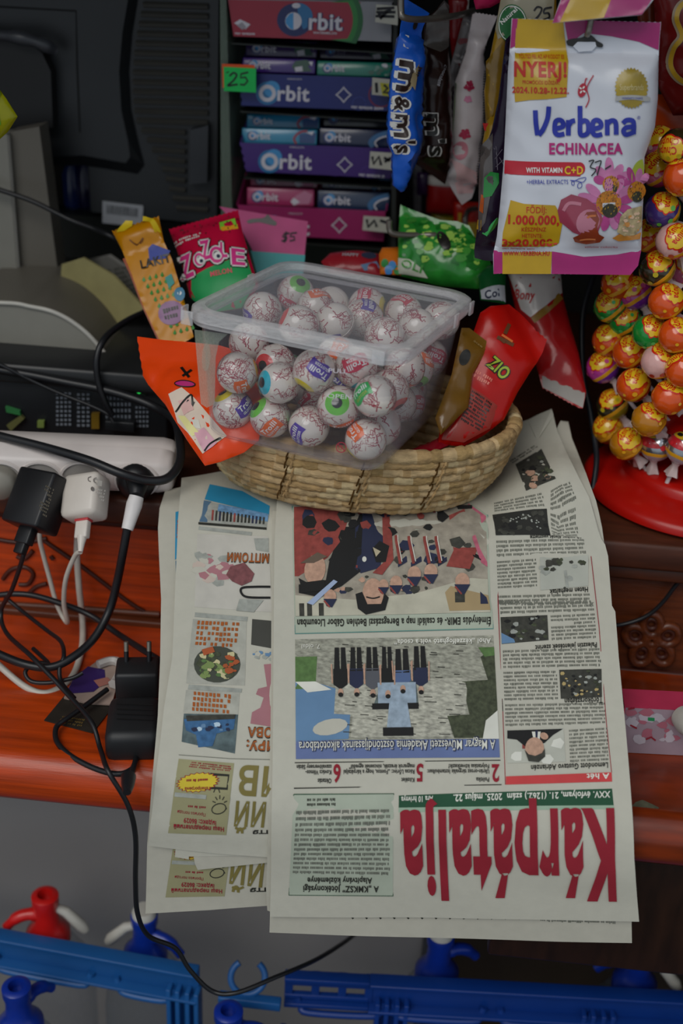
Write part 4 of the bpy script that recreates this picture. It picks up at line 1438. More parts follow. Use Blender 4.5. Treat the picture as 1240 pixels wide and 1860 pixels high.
# orange bag, left
s1 = Bag(PY(250, 612, .045), PY(372, 846, -.060), PY(440, 822, -.058))
o1 = [(250, 612)] + zig((250, 612), (262, 690), 10, 1.5)[1:-1] + [(270, 700), (300, 735), (318, 765), (340, 800), (372, 846), (400, 839), (443, 822), (470, 800), (480, 740), (460, 680), (440, 640), (400, 628), (345, 622), (300, 618)]
t, mb = bag('candy_bag', 'bright orange bag of pastel marshmallows poking out left under the clear tub', s1, o1, mat('orange_foil', '#d8400e', vary=.05, **GLOSS), seals=[((252, 662), (345, 668))], thick=.009, wr=.003, seed=2, group=BAGS)
poly(mb, s1, [(312, 722), (338, 712), (360, 730), (420, 800), (372, 828), (345, 790), (325, 770)], mat('pale_window_print', '#c9b8a8', .3), .0004, 12)
for q, c in (([(330, 735), (352, 732), (360, 752), (340, 760)], '#c8a09a'), ([(326, 758), (342, 762), (366, 790), (352, 796)], '#d8c888'), ([(356, 790), (376, 782), (402, 812), (375, 826)], '#c898a4'), ([(352, 768), (368, 770), (370, 784), (360, 782)], '#c4c0b4')):
    poly(mb, s1, q, mat('marshmallow_' + c[1:], c, .5), .0008, 10)
stroke(mb, s1, smooth2([(322, 752), (340, 738), (356, 726), (358, 745)]), 3, BLK, .0012)
stroke(mb, s1, smooth2([(376, 824), (388, 812), (410, 804)]), 3, BLK, .0012)
poly(mb, s1, ell(343, 705, 17, 5, 16, .03), mat('magenta_print', '#a82068', .4), .0006)
stroke(mb, s1, ell(343, 705, 18, 6, 16, .03) + [(361, 705)], 2, BLK, .0008)
for a in ([(332, 670), (350, 692)], [(338, 690), (352, 676)], [(348, 735), (356, 750), (360, 738)]):
    stroke(mb, s1, a, 5, BLK, .0008)
mb.build('pouch', t)

# yellow tall pouch LAKIT
s2 = Bag(PY(205, 418, .16), PY(288, 394, .16), PY(320, 620, .085))
o2 = zig((203, 419), (288, 392), 22, 2.2) + [(297, 437), (312, 470), (330, 530), (352, 612), (330, 625), (290, 618), (262, 560), (240, 500), (222, 455)]
t, mb = bag('candy_bag', 'tall orange-yellow pouch with bananas at its top, standing behind the left tub edge', s2, o2, mat('amber_foil', '#bc7c06', vary=.10, **GLOSS), seals=[((222, 458), (298, 432))], thick=.008, soft=.02, seed=4, group=BAGS, grid=9)
DG = mat('leaf_green_print', '#2f7a2c', .4)
poly(mb, s2, [(216, 418), (232, 404), (244, 404), (244, 414), (230, 424), (216, 426)], mat('banana_print', '#c4a81c', .4), .0005, 8)
stroke(mb, s2, smooth2([(262, 400), (280, 405), (290, 425)]), 9, mat('banana_print', '#c4a81c'), .0005)
stroke(mb, s2, smooth2([(240, 440), (252, 447), (264, 436)]), 2.5, mat('brown_print', '#6a3c10', .5), .0006)
poly(mb, s2, [(270, 452), (278, 444), (310, 456), (303, 470), (272, 474)], mat('royal_blue_print', '#2a3a86', .4), .0006, 10)
htext(mb, s2, 'LAKIT', 257, 489, 312, 15, BLK, -.24, e=.0010, bold=1)
for r in range(9):
    for k in range(6):
        x, y = 262 + k * 11 + r * 7, 508 + r * 12 - k * 3.0
        if x < 300 + r * 6.5 and not (r in (4, 5, 6, 7) and k > 1):
            poly(mb, s2, [(x, y - 5), (x + 3.4, y + 2), (x, y + 5), (x - 3.4, y + 2)], DG, .0006)
poly(mb, s2, ell(312, 569, 24, 22, 18, -.3), mat('lilac_patch', '#8a6888', .4), .0009, 10)
greek(mb, s2, [(296, 560), (326, 552), (330, 578), (302, 584)], 2, BLK, .0014, .5, 5, 1, 5)
poly(mb, s2, [(300, 505), (312, 498), (318, 515), (308, 525)], mat('teal_print', '#2e7f78', .4), .0008)
poly(mb, s2, ell(327, 535, 10, 13, 12), mat('teal_blue_print', '#2a6a88', .4), .0008)
poly(mb, s2, ell(327, 533, 4, 4, 10), WHT, .0011)
mb.build('pouch', t)
mb = MB(); q = [(222, 470), (236, 500), (258, 558), (285, 616), (294, 618), (268, 556), (246, 498), (230, 466)]
s2b = Flat(PY(205, 418, .163), PY(288, 394, .163), PY(320, 620, .088))
shell(mb, s2b, q, mat('rust_foil_side', '#8a3a12', .4), -.002, -.0006, 12); mb.build('side_fold', t)

# pink ZOZOLE bag
s3 = Bag(PY(307, 415, .19), PY(432, 381, .19), PY(400, 520, .135))
o3 = zig((307, 416), (432, 381), 30, 2) + [(440, 420), (456, 475), (470, 520), (440, 560), (380, 570), (345, 540), (330, 480)]
t, mb = bag('candy_bag', 'crimson bag lettered in pink bubble letters, between the orange-yellow pouch and pink card', s3, o3, mat('crimson_foil', '#b41036', vary=.08, **GLOSS), seals=[((312, 428), (436, 393))], thick=.010, seed=7, group=BAGS, grid=10)
poly(mb, s3, [(352, 512), (382, 498), (450, 470), (466, 520), (440, 560), (380, 570), (350, 545)], mat('green_print', '#1f8a4c', .4), .0005, 12)
for k in range(34):
    a, b = rnd.uniform(.03, .97), rnd.uniform(.05, .5)
    x, y = 307 + 128 * a + b * 22, 418 - 36 * a + b * 90
    poly(mb, s3, [(x, y - 2.4), (x + 1.6, y + 1), (x - 1.6, y + 1)], BLK, .0006)
PINK = mat('hot_pink_print', '#c03078', .4)
def bubble(s, x0, y0, x1, h, slope):
    for dx, dy in ((-2.5, 0), (2.5, 0), (0, -2.5), (0, 2.5), (2, 2), (-2, -2), (-2, 2), (2, -2)):
        htext(mb, s3, s, x0 + dx * 1.6, y0 + dy * 1.6, x1 + dx * 1.6, h, BLK, slope, e=.0007, bold=1)
    for dx, dy in ((-2.5, 0), (2.5, 0), (0, -2.5), (0, 2.5)):
        htext(mb, s3, s, x0 + dx, y0 + dy, x1 + dx, h, WHT, slope, e=.0010, bold=1)
    htext(mb, s3, s, x0, y0, x1, h, PINK, slope, e=.0014, bold=1)
bubble('Z', 334, 512, 360, 40, -.2); bubble('O', 362, 494, 382, 22, -.2); bubble('Z', 376, 482, 393, 34, -.2); bubble('O', 390, 489, 417, 28, -.15)
bubble('L', 408, 478, 421, 28, -.1); bubble('E', 426, 490, 452, 30, -.08)
for x, y in ((373, 484), (404, 476)):
    poly(mb, s3, ell(x, y, 7, 7, 12), WHT, .0018); poly(mb, s3, ell(x + 1, y + 1, 3.4, 3.4, 10), NAVY_I, .0021)
poly(mb, s3, [(402, 410), (430, 402), (434, 418), (406, 426)], mat('lime_patch', '#6cae2c', .4), .0008)
poly(mb, s3, [(406, 420), (434, 412), (436, 420), (409, 428)], mat('amber_patch', '#cf8a1c', .4), .0009)
htext(mb, s3, 'MELON', 390, 513, 430, 9, mat('coral_print', '#d05060', .4), -.2, e=.0010, bold=1)
greek(mb, s3, [(318, 443), (372, 429), (374, 440), (321, 454)], 2, WHT, .0009, .5, 2, 1, 4)
mb.build('pouch', t)

# pink header card priced $5, teal lower half
s4 = Flat(PY(398, 376, .235), PY(558, 402, .235), PY(550, 470, .215))
t = thing('header_card', 'pink hanging card priced 5 in black marker above a teal lower part', 'card', s4.hit(480, 480), None)
mb = MB()
shell(mb, s4, [(398, 375), (559, 402), (553, 463), (459, 456), (440, 420)], mat('pink_card', '#b8487c', .6, gain=1.2), -.0008, 0, 0)
poly(mb, s4, smooth2([(448, 402), (456, 398), (478, 396), (486, 390), (494, 398), (502, 404), (500, 410), (488, 408), (470, 404), (452, 406), (448, 402)], 3)[:-1], BLK, .0005)
for a in ([(526, 424), (516, 425), (513, 430), (521, 432), (519, 437), (511, 438)], [(520, 421), (516, 441)], [(539, 423), (529, 424), (527, 430), (534, 430), (535, 436), (526, 438)]):
    stroke(mb, s4, a, 3.2, MARK, .0006)
mb.build('card', t)
mb = MB(); shell(mb, s4, [(455, 455), (554, 463), (550, 500), (470, 510)], mat('teal_card', '#2a8c8e', .5), -.0010, -.0001, 0)
mb.build('lower_card', t)

# red bag with green letters, right
s5 = Bag(PY(880, 560, .08), PY(990, 615, .075), PY(830, 800, .005))
o5 = [(872, 568), (890, 556), (924, 553), (945, 570), (968, 594)] + zig((970, 597), (993, 616), 6, 2) + [(985, 640), (974, 660), (965, 672), (940, 712), (915, 762), (880, 790), (840, 812), (795, 806), (800, 770), (830, 690), (850, 630)]
t, mb = bag('candy_bag', 'red bag with dull green lettering leaning right of the clear tub in the basket', s5, o5, mat('red_foil', '#ac1009', vary=.08, **GLOSS), seals=[((922, 556), (974, 660))], thick=.010, wr=.002, seed=11, group=BAGS, grid=11)
DKR = mat('dull_red_print', '#8c2a20', .45)
poly(mb, s5, [(848, 705), (900, 740), (888, 780), (840, 806), (800, 800), (812, 765)], DKR, .0004, 14)
LG = mat('lime_letter', '#8ea02c', .4)
for dx, dy, m_, e_ in ((-2, 0, BLK, .0007), (2, 1, BLK, .0007), (0, 2, BLK, .0007), (0, -2, BLK, .0007), (0, 0, LG, .0011)):
    htext(mb, s5, 'ZIO', 878 + dx, 668 + dy, 910 + dx, 22, m_, .9, e=e_, bold=1)
greek(mb, s5, [(858, 672), (892, 694), (884, 708), (852, 688)], 2, mat('pale_red_print', '#c86a5c', .5), .0007, .6, 3, 1, 4)
greek(mb, s5, [(854, 712), (892, 738), (872, 790), (832, 768)], 9, BLK, .0008, .5, 8, .9, 3.4)
for a in ([(912, 612), (922, 592)], [(898, 618), (928, 632)], [(905, 622), (912, 628)]):
    stroke(mb, s5, a, 7, mat('hat_brown_print', '#5a3418', .5), .0008)
stroke(mb, s5, [(906, 614), (926, 626)], 4, mat('orange_band_print', '#c4622a', .5), .0011)
mb.build('pouch', t)

# brown-gold pouch between the tub and the red bag
s6 = Bag(PY(845, 600, .055), PY(885, 625, .055), PY(840, 740, .01))
o6 = [(838, 596), (852, 596), (886, 622), (878, 645), (858, 680), (850, 740), (800, 790), (790, 760), (820, 680)]
t, mb = bag('candy_bag', 'brown-gold pouch squeezed between the clear tub and the red bag', s6, o6, mat('brown_gold_foil', '#6a4a14', rough=.3, coat=.5, vary=.15), seals=[((850, 612), (880, 634))], thick=.006, soft=.02, seed=13, group=BAGS, grid=9)
htext(mb, s6, 'Size', 856, 622, 872, 6, mat('pale_gold_print', '#a8905a', .4), .8, e=.0007)
poly(mb, s6, ell(840, 652, 9, 15, 14, .3), BLK, .0007)
mb.build('pouch', t)
# small red packets lying in the basket under the tub corner
s7 = Bag(PY(725, 830, -.020), PY(800, 822, -.015), PY(800, 795, .02))
t, mb = bag('candy_bag', 'small red packet lying in the basket just inside the right front rim', s7, [(716, 826), (745, 818), (790, 800), (830, 770), (850, 775), (845, 795), (800, 815), (750, 832)], mat('deep_red_foil', '#8e1020', **GLOSS), thick=.005, soft=.012, seed=15, group=BAGS, grid=9)
mb.build('pouch', t)

# packets behind the tub
s8 = Bag(PY(590, 460, .22), PY(690, 462, .22), PY(640, 500, .20))
t, mb = bag('candy_bag', 'small red packet lying behind the clear tub beneath the lowest chewing gum carton', s8, [(583, 476), (600, 460), (650, 455), (690, 462), (692, 500), (600, 498)], mat('brick_red_foil', '#93202a', **GLOSS), thick=.006, soft=.015, seed=17, grid=8)
htext(mb, s8, 'HAPPY', 622, 472, 652, 6, mat('grey_print', '#9a9aa0', .4), .05, e=.0006, bold=1)
poly(mb, s8, ell(670, 470, 14, 7, 12), NAVY_I, .0006); poly(mb, s8, [(655, 488), (684, 480), (690, 490), (662, 496)], SKY_I, .0007)
mb.build('pouch', t)
s9 = Bag(PY(690, 452, .20), PY(726, 450, .20), PY(700, 500, .18))
t, mb = bag('candy_bag', 'small packet with an orange top and blue and green spots left of the green bag', s9, [(688, 462), (694, 450), (726, 449), (728, 500), (690, 498)], mat('orange_foil_packet', '#c8691a', **GLOSS), thick=.005, soft=.012, seed=18, grid=8)
for x, y, c in ((699, 482, '#2f7a3a'), (713, 486, '#3a78b0'), (722, 494, '#2f7a3a'), (706, 494, '#3a78b0')):
    poly(mb, s9, ell(x, y, 7, 8, 10), mat('spot_' + c[1:], c, .4), .0006)
mb.build('pouch', t)

# green bag hanging on the lower hook
s10 = Bag(PY(725, 375, .21), PY(850, 405, .20), PY(800, 500, .18))
o10 = [(727, 372), (745, 380), (772, 390), (800, 400), (830, 402), (852, 410), (862, 430), (878, 450), (892, 480), (885, 505), (868, 525), (800, 520), (722, 500), (723, 430)]
GRN = mat('leafy_green_foil', '#2a8a30', rough=.25, coat=.4, vary=.55, vscale=45, gain=1.0)
t, mb = bag('candy_bag', 'crumpled bright green bag hanging on a wire hook behind the clear tub', s10, o10, GRN, seals=[((722, 395), (800, 412))], thick=.014, soft=.03, wr=.004, seed=21, grid=9)
blobs(mb, s10, [(730, 385), (860, 420), (880, 500), (728, 480)], [mat('lime_leaf_print', '#8fb84c', .35, coat=.5), mat('mid_leaf_print', '#3f8a34', .35, coat=.5), mat('deep_leaf_print', '#14661e', .35, coat=.5)], 90, 8, .0006, 4)
poly(mb, s10, [(724, 470), (745, 474), (768, 492), (778, 508), (722, 498)], mat('cream_print', '#b4b8a8', .4), .0012, 12)
htext(mb, s10, 'OLI', 728, 486, 768, 14, mat('mid_leaf_print', '#3f8a34'), .35, e=.0016, bold=1)
poly(mb, s10, ell(807, 441, 10, 20, 16, -.5), BLK, .0014)
mb.build('pouch', t)

# dark green and dark packs behind the tub's right end
s11 = Bag(PY(870, 480, .16), PY(918, 480, .16), PY(890, 550, .13))
t, mb = bag('candy_bag', 'dark green pack with a white label behind the right end of the clear tub', s11, [(868, 500), (885, 482), (918, 480), (918, 552), (872, 545)], mat('bottle_green_foil', '#0f4a22', **GLOSS), thick=.007, soft=.015, seed=23, grid=8)
poly(mb, s11, [(872, 530), (916, 522), (918, 550), (874, 545)], mat('pale_label_print', '#9a9ea4', .4), .0006, 10)
htext(mb, s11, 'Col', 880, 546, 908, 12, NAVY_I, -.1, e=.0009, bold=1)
mb.build('pouch', t)
# red and white pack right of the basket
s12 = Bag(PY(930, 500, .17), PY(1015, 500, .17), PY(1020, 725, .10))
o12 = [(922, 498), (1018, 496), (1022, 540), (1035, 590), (1050, 640), (1064, 712), (1058, 742), (1050, 741)] + zig((1046, 740), (985, 706), 16, 2)[1:] + [(975, 670), (960, 610), (935, 560)]
t, mb = bag('candy_bag', 'white and red pack hanging between the basket and the lollipop stand', s12, o12, mat('scarlet_foil', '#9c1416', **GLOSS), seals=[((985, 680), (1064, 712))], thick=.010, soft=.02, wr=.003, seed=25, grid=10)
poly(mb, s12, [(922, 498), (1018, 496), (1020, 534), (990, 562), (962, 582), (945, 566)], mat('pale_grey_foil', '#a9a4a0', .35, coat=.4), .0005, 12)
stroke(mb, s12, [(966, 588), (990, 570), (1018, 540)], 12, mat('gold_band_print', '#7a5a18', .35, coat=.4), .0008)
htext(mb, s12, 'Bony', 932, 546, 968, 17, mat('red_print', '#a01418', .4), .18, e=.0009, bold=1)
poly(mb, s12, [(958, 500), (965, 500), (963, 528), (959, 528)], mat('red_print', '#a01418'), .0009)
poly(mb, s12, [(984, 682), (1062, 714), (1058, 741), (985, 704)], mat('grey_white_seal', '#8a8680', .5), .0004, 10)
mb.build('pouch', t)
# ------------------------------------------------------------------ chewing gum rack
YR = .30
RK = thing('gum_rack', 'narrow clear plastic rack holding four tiers of chewing gum cartons', 'rack', PY(570, 470, .36))
ACR = clear_plastic('greenish_acrylic', '#7c8c7c', .45, .2)
DKM = mat('dark_rack_metal', '#1f221f', .5)
STEEL = mat('grey_hook_wire', '#77726a', .35, metal=.6)
mb = MB(); mb.slab([PY(399, -60, .295), PY(409, -60, .295), PY(424, 480, .295), PY(402, 480, .295)], (0, .11, 0), ACR); mb.build('side_panel', RK)
mb = MB(); mb.slab([PY(404, -70, .41), PY(720, -70, .41), PY(716, 500, .41), PY(420, 500, .41)], (0, .006, 0), mat('murky_green_backing', '#39463a', .5, vary=.3, vscale=12)); mb.build('back_panel', RK)
for x0, x1, y_ in ((424, 712, 80), (440, 706, 205), (447, 712, 327), (452, 700, 440)):
    a, b = PY(x0 - 8, y_, .29), PY(x1, y_ + 2, .29)
    mb = MB(); mb.abox((a.x, .303, a.z - .0016), (b.x, .405, a.z - .0005), DKM); mb.build('shelf', RK)
mb = MB(); mb.slab([PY(715, -60, .30), PY(722, -60, .30), PY(718, 500, .30), PY(709, 500, .30)], (0, .10, 0), DKM); mb.build('side_panel', RK)

GW = mat('gum_white_print', '#bdb9c0', .4)
ORBW = mat('gum_pale_blue_print', '#3f86b8', .4)
GN = mat('gum_navy_print', '#1c2c68', .4)
def card(c, **k):
    k = {**dict(rough=.4, coat=.1, vary=.05, gain=.92), **k}
    return mat('card_' + c[1:], c, **k)
PACKS = 'chewing gum packs in the rack cartons'
def orbit(mb, s, x, y, h, slope, m, e=.0005, ring=GN, ringw=True):
    """gum lettering: ring O and r b i t; x, y = baseline start, h = cap height"""
    r = h * .58
    cx, cy = x + r, y - r * .75
    poly(mb, s, ell(cx, cy, r * 1.35, r * 1.35, 20), ring, e)
    poly(mb, s, ell(cx + r * .5, cy - r * .5, r * .95, r * .95, 16), ORBW, e + .0001)
    o, i = ell(cx, cy, r, r, 20), ell(cx, cy, r * .55, r * .55, 20)
    vs = [s.at(*p, e + .0003) for p in o + i]
    mb.add(vs, [[k, (k + 1) % 20, 20 + (k + 1) % 20, 20 + k] for k in range(20)], m, True)
    x1 = x + 2 * r + h * 2.25
    dy = slope * 2 * r
    htext(mb, s, 'rbit', x + 2 * r + h * .02, y + dy, x1, h, m, slope, e=e + .0003, bold=1)
def carton(label, q, mtl, packs, deco, y=YR, depth=.085, hgt_back=.03):
    """q: front face tl tr br bl in picture points"""
    P = [PY(px, py, y) for px, py in q]
    t = thing('gum_carton', label, 'carton', P[3], 'chewing gum cartons in the rack')
    d = V((0, depth, 0))
    mb = MB(); mb.slab(P, (0, .0012, 0), mtl)
    s = Flat.Y(y)
    deco(mb, s)
    mb.build('front_panel', t)
    mb = MB()
    mb.slab([P[3], P[2], P[2] + d, P[3] + d], (0, 0, .001), mtl)
    for k0, k1 in ((0, 3), (1, 2)):
        mb.slab([P[k0], P[k1], P[k1] + d, P[k0] + d + V((0, 0, hgt_back))], (.0012 if k0 == 0 else -.0012, 0, 0), mtl)
    mb.slab([P[0] + d + V((0, 0, hgt_back)), P[1] + d + V((0, 0, hgt_back)), P[2] + d, P[3] + d], (0, .001, 0), mtl)
    mb.build('tray', t)
def star(mb, s, x, y, r, m, w_=1.8):
    pts = []
    for k in range(33):
        th = 2 * PI * k / 32
        cc, ss = COS(th), SIN(th)
        pts.append((x + r * cc * abs(cc) ** 1.4, y + r * ss * abs(ss) ** 1.4))
    stroke(mb, s, pts, w_, m, .0005)
PKN = [0]
def pack(label, q, c, deco='plain', y=.315, e2=None, thick=.011):
    P = [PY(px, py, y) for px, py in q]
    # faces lean back a little: the upper edge is further away
    P[0].y += .004; P[1].y += .004
    s = Flat(P[0], P[1], P[3])
    P = [s.hit(*p) for p in q]
    mb = MB()
    c0 = (P[0] + P[1] + P[2] + P[3]) / 4
    ex = (P[1] - P[0]).normalized(); n_ = s.n; ey = n_.cross(ex)
    W_, H_ = ((P[1] - P[0]).length + (P[2] - P[3]).length) / 4, ((P[0] - P[3]).length + (P[1] - P[2]).length) / 4
    mb.box(c0 - n_ * thick / 2, (ex, ey, n_), (W_, H_, thick / 2), card(c, rough=.25, coat=.5), .0012)
    tl, tr, br, bl = [V(p) for p in q]
    h = (bl - tl).length
    sl = (tr.y - tl.y) / (tr.x - tl.x)
    w_ = (tr - tl).length
    m_ = GW if e2 is None else e2
    b0 = tl.lerp(bl, .72) + (tr - tl) * .10
    orbit(mb, s, b0.x, b0.y, min(h * .42, w_ * .11), sl, m_, .0004)
    g = lambda a, b: tuple(tl.lerp(tr, a).lerp(bl.lerp(br, a), b))
    if deco == 'mint':
        poly(mb, s, [g(.72, .15), g(.86, .05), g(.97, .2), g(.90, .5), g(.96, .85), g(.74, .9), g(.68, .55)], card('#2f5a4a'), .0004)
        poly(mb, s, [g(.72, .6), g(.82, .5), g(.84, .85), g(.74, .9)], GW, .0006)
        poly(mb, s, [g(.90, .2), g(.96, .15), g(.95, .5)], GW, .0006)
    elif deco == 'arc':
        stroke(mb, s, smooth2([g(.78, .95), g(.74, .7), g(.80, .4), g(.92, .2), g(.98, .15)]), h * .28, card('#2a6aa0'), .0004)
        stroke(mb, s, smooth2([g(.84, .95), g(.80, .7), g(.86, .45), g(.98, .3)]), h * .08, GW, .0006)
    elif deco == 'swirl':
        stroke(mb, s, smooth2([g(.74, .95), g(.70, .6), g(.76, .2), g(.86, .1)]), h * .16, card('#a03048'), .0004)
        poly(mb, s, [g(.76, .3), g(.98, .2), g(.98, .9), g(.78, .9)], card('#1f4a86'), .0003)
        poly(mb, s, [g(.84, .2), g(.95, .1), g(.93, .35)], GW, .0006)
    elif deco == 'leaf':
        blobs(mb, s, [g(.72, .1), g(.99, .1), g(.99, .9), g(.70, .9)], [GW, card('#2f6a58'), card('#6f9a8c')], 12, h * .18, .0005, 3)
    elif deco == 'rose':
        poly(mb, s, [g(.72, .4), g(.85, .1), g(.97, .3), g(.94, .85), g(.72, .9)], card('#c87a9a'), .0004)
        poly(mb, s, [g(.70, .5), g(.80, .75), g(.72, .95), g(.66, .75)], GW, .0006)
    tag(mb.build('gum_pack', loc=P[3]), label, 'chewing gum', PACKS)

# top carton: red and white
def d1(mb, s):
    poly(mb, s, [(414, -1), (655, 4), (636, 40), (640, 74), (424, 66)], card('#a8243c'), .0002)
    for r, c, e in ((74, '#1d6a34', .0003), (66, '#2f8a3c', .0004), (58, '#a8243c', .0005)):
        a = [(574 + r * 1.15 * COS(th), 36 + r * 1.1 * SIN(th)) for th in [(-.52 + 1.08 * k / 12) for k in range(13)]]
        poly(mb, s, a + [(600, 72), (600, 4)], card(c), e)
    poly(mb, s, ell(535, 36, 32, 30, 26), card('#1f2c66'), .0007)
    poly(mb, s, ell(541, 30, 27, 25, 24, 0, -1.6, 1.2) + [(541, 30)], card('#2f7ab0'), .0009)
    poly(mb, s, ell(533, 38, 15, 16, 20), GW, .0011); poly(mb, s, [(533, 23), (526, 25), (519, 34), (519, 42), (526, 51), (533, 54)], ORBW, .0013)
    for m_, e_, g_ in ((card('#1f2c66'), .0010, 2.2), (GW, .0014, 0)):
        for dx in ((-g_, g_) if g_ else (0,)):
            htext(mb, s, 'rbit', 559 + dx, 53, 622 + dx, 30, m_, .03, e=e_, bold=1)
    htext(mb, s, 'WATERMELON', 569, 61, 612, 4, GW, .03, e=.0014, bold=1)
    poly(mb, s, [(425, 42), (436, 35), (455, 44), (446, 53)], GW, .0005); poly(mb, s, [(430, 46), (440, 40), (448, 50), (440, 54)], card('#a8a0a8'), .0007)
    greek(mb, s, [(427, 59), (464, 60), (464, 63), (427, 62)], 1, GW, .0005, 1, 3, 1, 2.6)
    poly(mb, s, ell(538, 10, 8, 5, 10), GW, .0012)
carton('red and white watermelon chewing gum carton on the highest tier of the rack', [(411, -3), (714, 4), (712, 78), (423, 67)], card('#9a9aa0'), 0, d1)
def dec(c2, ox, oy, h, sx, sy, extra=None):
    def f(mb, s):
        orbit(mb, s, ox, oy, h, .03, GW, .0004, card('#2f7ab0'))
        star(mb, s, sx, sy, 14, GW, 2.2)
        htext(mb, s, 'WRIGLEYS', ox + h * 1.9, oy - h * 1.35, ox + h * 2.9, 3, GW, .03, e=.0005)
        if extra:
            extra(mb, s)
    return f
def ex2(mb, s):
    stroke(mb, s, ell(692, 172, 22, 22, 20), 2.5, card('#8a2040'), .0005)
    stroke(mb, s, ell(652, 188, 12, 12, 18), 1.2, card('#3a4aa0'), .0005)
    greek(mb, s, [(638, 192), (698, 195), (698, 199), (638, 196)], 1, GW, .0006, 1, 3, 1, 2.8)
carton('navy blue chewing gum carton with purple and teal packs, second tier of the rack', [(433, 133), (709, 142), (706, 202), (438, 192)], card('#1f2a78'), 0, dec(0, 470, 181, 27, 624, 172, ex2))
def ex3(mb, s):
    greek(mb, s, [(652, 315), (700, 318), (700, 322), (652, 319)], 1, GW, .0006, 1, 3, 1, 2.8)
    stroke(mb, s, ell(668, 312, 12, 10, 14), 1, card('#5a3a98'), .0005)
carton('violet chewing gum carton with light blue packs, third tier of the rack', [(435, 259), (713, 270), (711, 326), (446, 313)], card('#46247c'), 0, dec(0, 474, 305, 27, 626, 299, ex3))
carton('pink chewing gum carton partly behind the pink price card, lowest tier of the rack', [(429, 372), (702, 384), (698, 440), (442, 426)], card('#a82a68'), 0, dec(0, 474, 424, 26, 616, 409))
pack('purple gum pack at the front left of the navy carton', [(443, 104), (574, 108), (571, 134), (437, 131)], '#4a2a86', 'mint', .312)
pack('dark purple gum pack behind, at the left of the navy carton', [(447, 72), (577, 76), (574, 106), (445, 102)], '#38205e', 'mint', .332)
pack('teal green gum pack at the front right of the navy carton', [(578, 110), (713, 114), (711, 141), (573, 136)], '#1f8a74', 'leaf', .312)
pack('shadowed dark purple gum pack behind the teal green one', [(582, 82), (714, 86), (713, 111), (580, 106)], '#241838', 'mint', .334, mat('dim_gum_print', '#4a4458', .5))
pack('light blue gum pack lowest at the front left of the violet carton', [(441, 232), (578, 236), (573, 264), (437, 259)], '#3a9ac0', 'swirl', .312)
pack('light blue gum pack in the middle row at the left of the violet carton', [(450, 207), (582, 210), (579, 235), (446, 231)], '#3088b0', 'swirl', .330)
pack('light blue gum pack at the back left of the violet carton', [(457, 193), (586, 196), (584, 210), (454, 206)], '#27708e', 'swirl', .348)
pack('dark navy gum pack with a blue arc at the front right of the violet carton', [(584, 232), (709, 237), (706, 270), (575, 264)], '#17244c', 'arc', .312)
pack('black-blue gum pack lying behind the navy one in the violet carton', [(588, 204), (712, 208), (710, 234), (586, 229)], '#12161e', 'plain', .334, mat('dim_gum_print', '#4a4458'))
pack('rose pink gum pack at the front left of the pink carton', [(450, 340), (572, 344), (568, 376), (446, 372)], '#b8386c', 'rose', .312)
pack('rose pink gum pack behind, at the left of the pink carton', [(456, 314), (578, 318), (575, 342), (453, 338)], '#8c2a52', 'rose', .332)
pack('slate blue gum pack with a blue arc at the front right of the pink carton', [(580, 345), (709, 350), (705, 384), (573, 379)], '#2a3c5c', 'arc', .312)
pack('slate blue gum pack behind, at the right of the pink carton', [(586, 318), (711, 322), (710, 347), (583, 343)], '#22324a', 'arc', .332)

# fluorescent price card
sg = Flat.Y(.285)
t = thing('price_card', 'green and orange fluorescent price card reading 25 clipped to the rack side', 'price tag', sg.hit(435, 168))
mb = MB(); shell(mb, sg, [(403, 116), (462, 118), (464, 140), (404, 160)], mat('fluorescent_orange', '#f04a14', .6), -.0006, 0, 0); mb.build('orange_card', t)
mb = MB(); shell(mb, sg, [(406, 121), (465, 124), (465, 168), (407, 165)], mat('fluorescent_green', '#0fae4e', .6), .0003, .0008, 0)
for a in (smooth2([(417, 138), (424, 132), (430, 136), (424, 146), (414, 155), (424, 154), (432, 153)]), [(451, 131), (438, 134), (437, 141), (446, 140), (450, 147), (444, 154), (436, 153)]):
    stroke(mb, sg, a, 3.4, MARK, .0012)
stroke(mb, sg, [(411, 132), (416, 130)], 2, MARK, .0012)
mb.build('green_card', t)
# small stickers on the rack front
def sticker(label, q, marks, extra=None):
    s = Flat.Y(.283)
    mb = MB(); shell(mb, s, q, mat('sticker_white', '#aaa89c', .5), -.0005, 0, 0)
    if extra:
        poly(mb, s, extra, mat('sticker_yellow', '#a8a42c', .5), .0003)
    for a in marks:
        stroke(mb, s, a, 5, MARK, .0006)
    tag(mb.build('price_sticker', loc=s.hit(*q[3])), label, 'price tag', 'white price stickers on the rack')
sticker('white price sticker scribbled over in black, on the highest carton', [(683, 8), (723, 11), (722, 46), (681, 40)], [[(684, 16), (716, 14)], [(683, 22), (718, 22)], [(682, 29), (716, 30)], [(686, 26), (710, 18)], [(690, 34), (704, 20)]])
sticker('price sticker with a yellow corner, on the navy carton', [(676, 141), (708, 144), (706, 175), (675, 172)], [[(683, 150), (684, 168)], [(697, 154), (704, 160), (696, 168), (706, 168)]], [(690, 150), (708, 152), (707, 175), (694, 173)])
sticker('white price sticker with blotted black figures, on the violet carton', [(672, 275), (713, 278), (712, 309), (670, 305)], [[(676, 284), (678, 298), (688, 284), (692, 300)], [(697, 286), (708, 292)], [(698, 294), (710, 286)]])
sticker('white price sticker with black figures, on the pink carton', [(660, 392), (707, 395), (706, 423), (658, 418)], [[(666, 398), (668, 412), (680, 400), (684, 412)], [(690, 400), (702, 404)]])

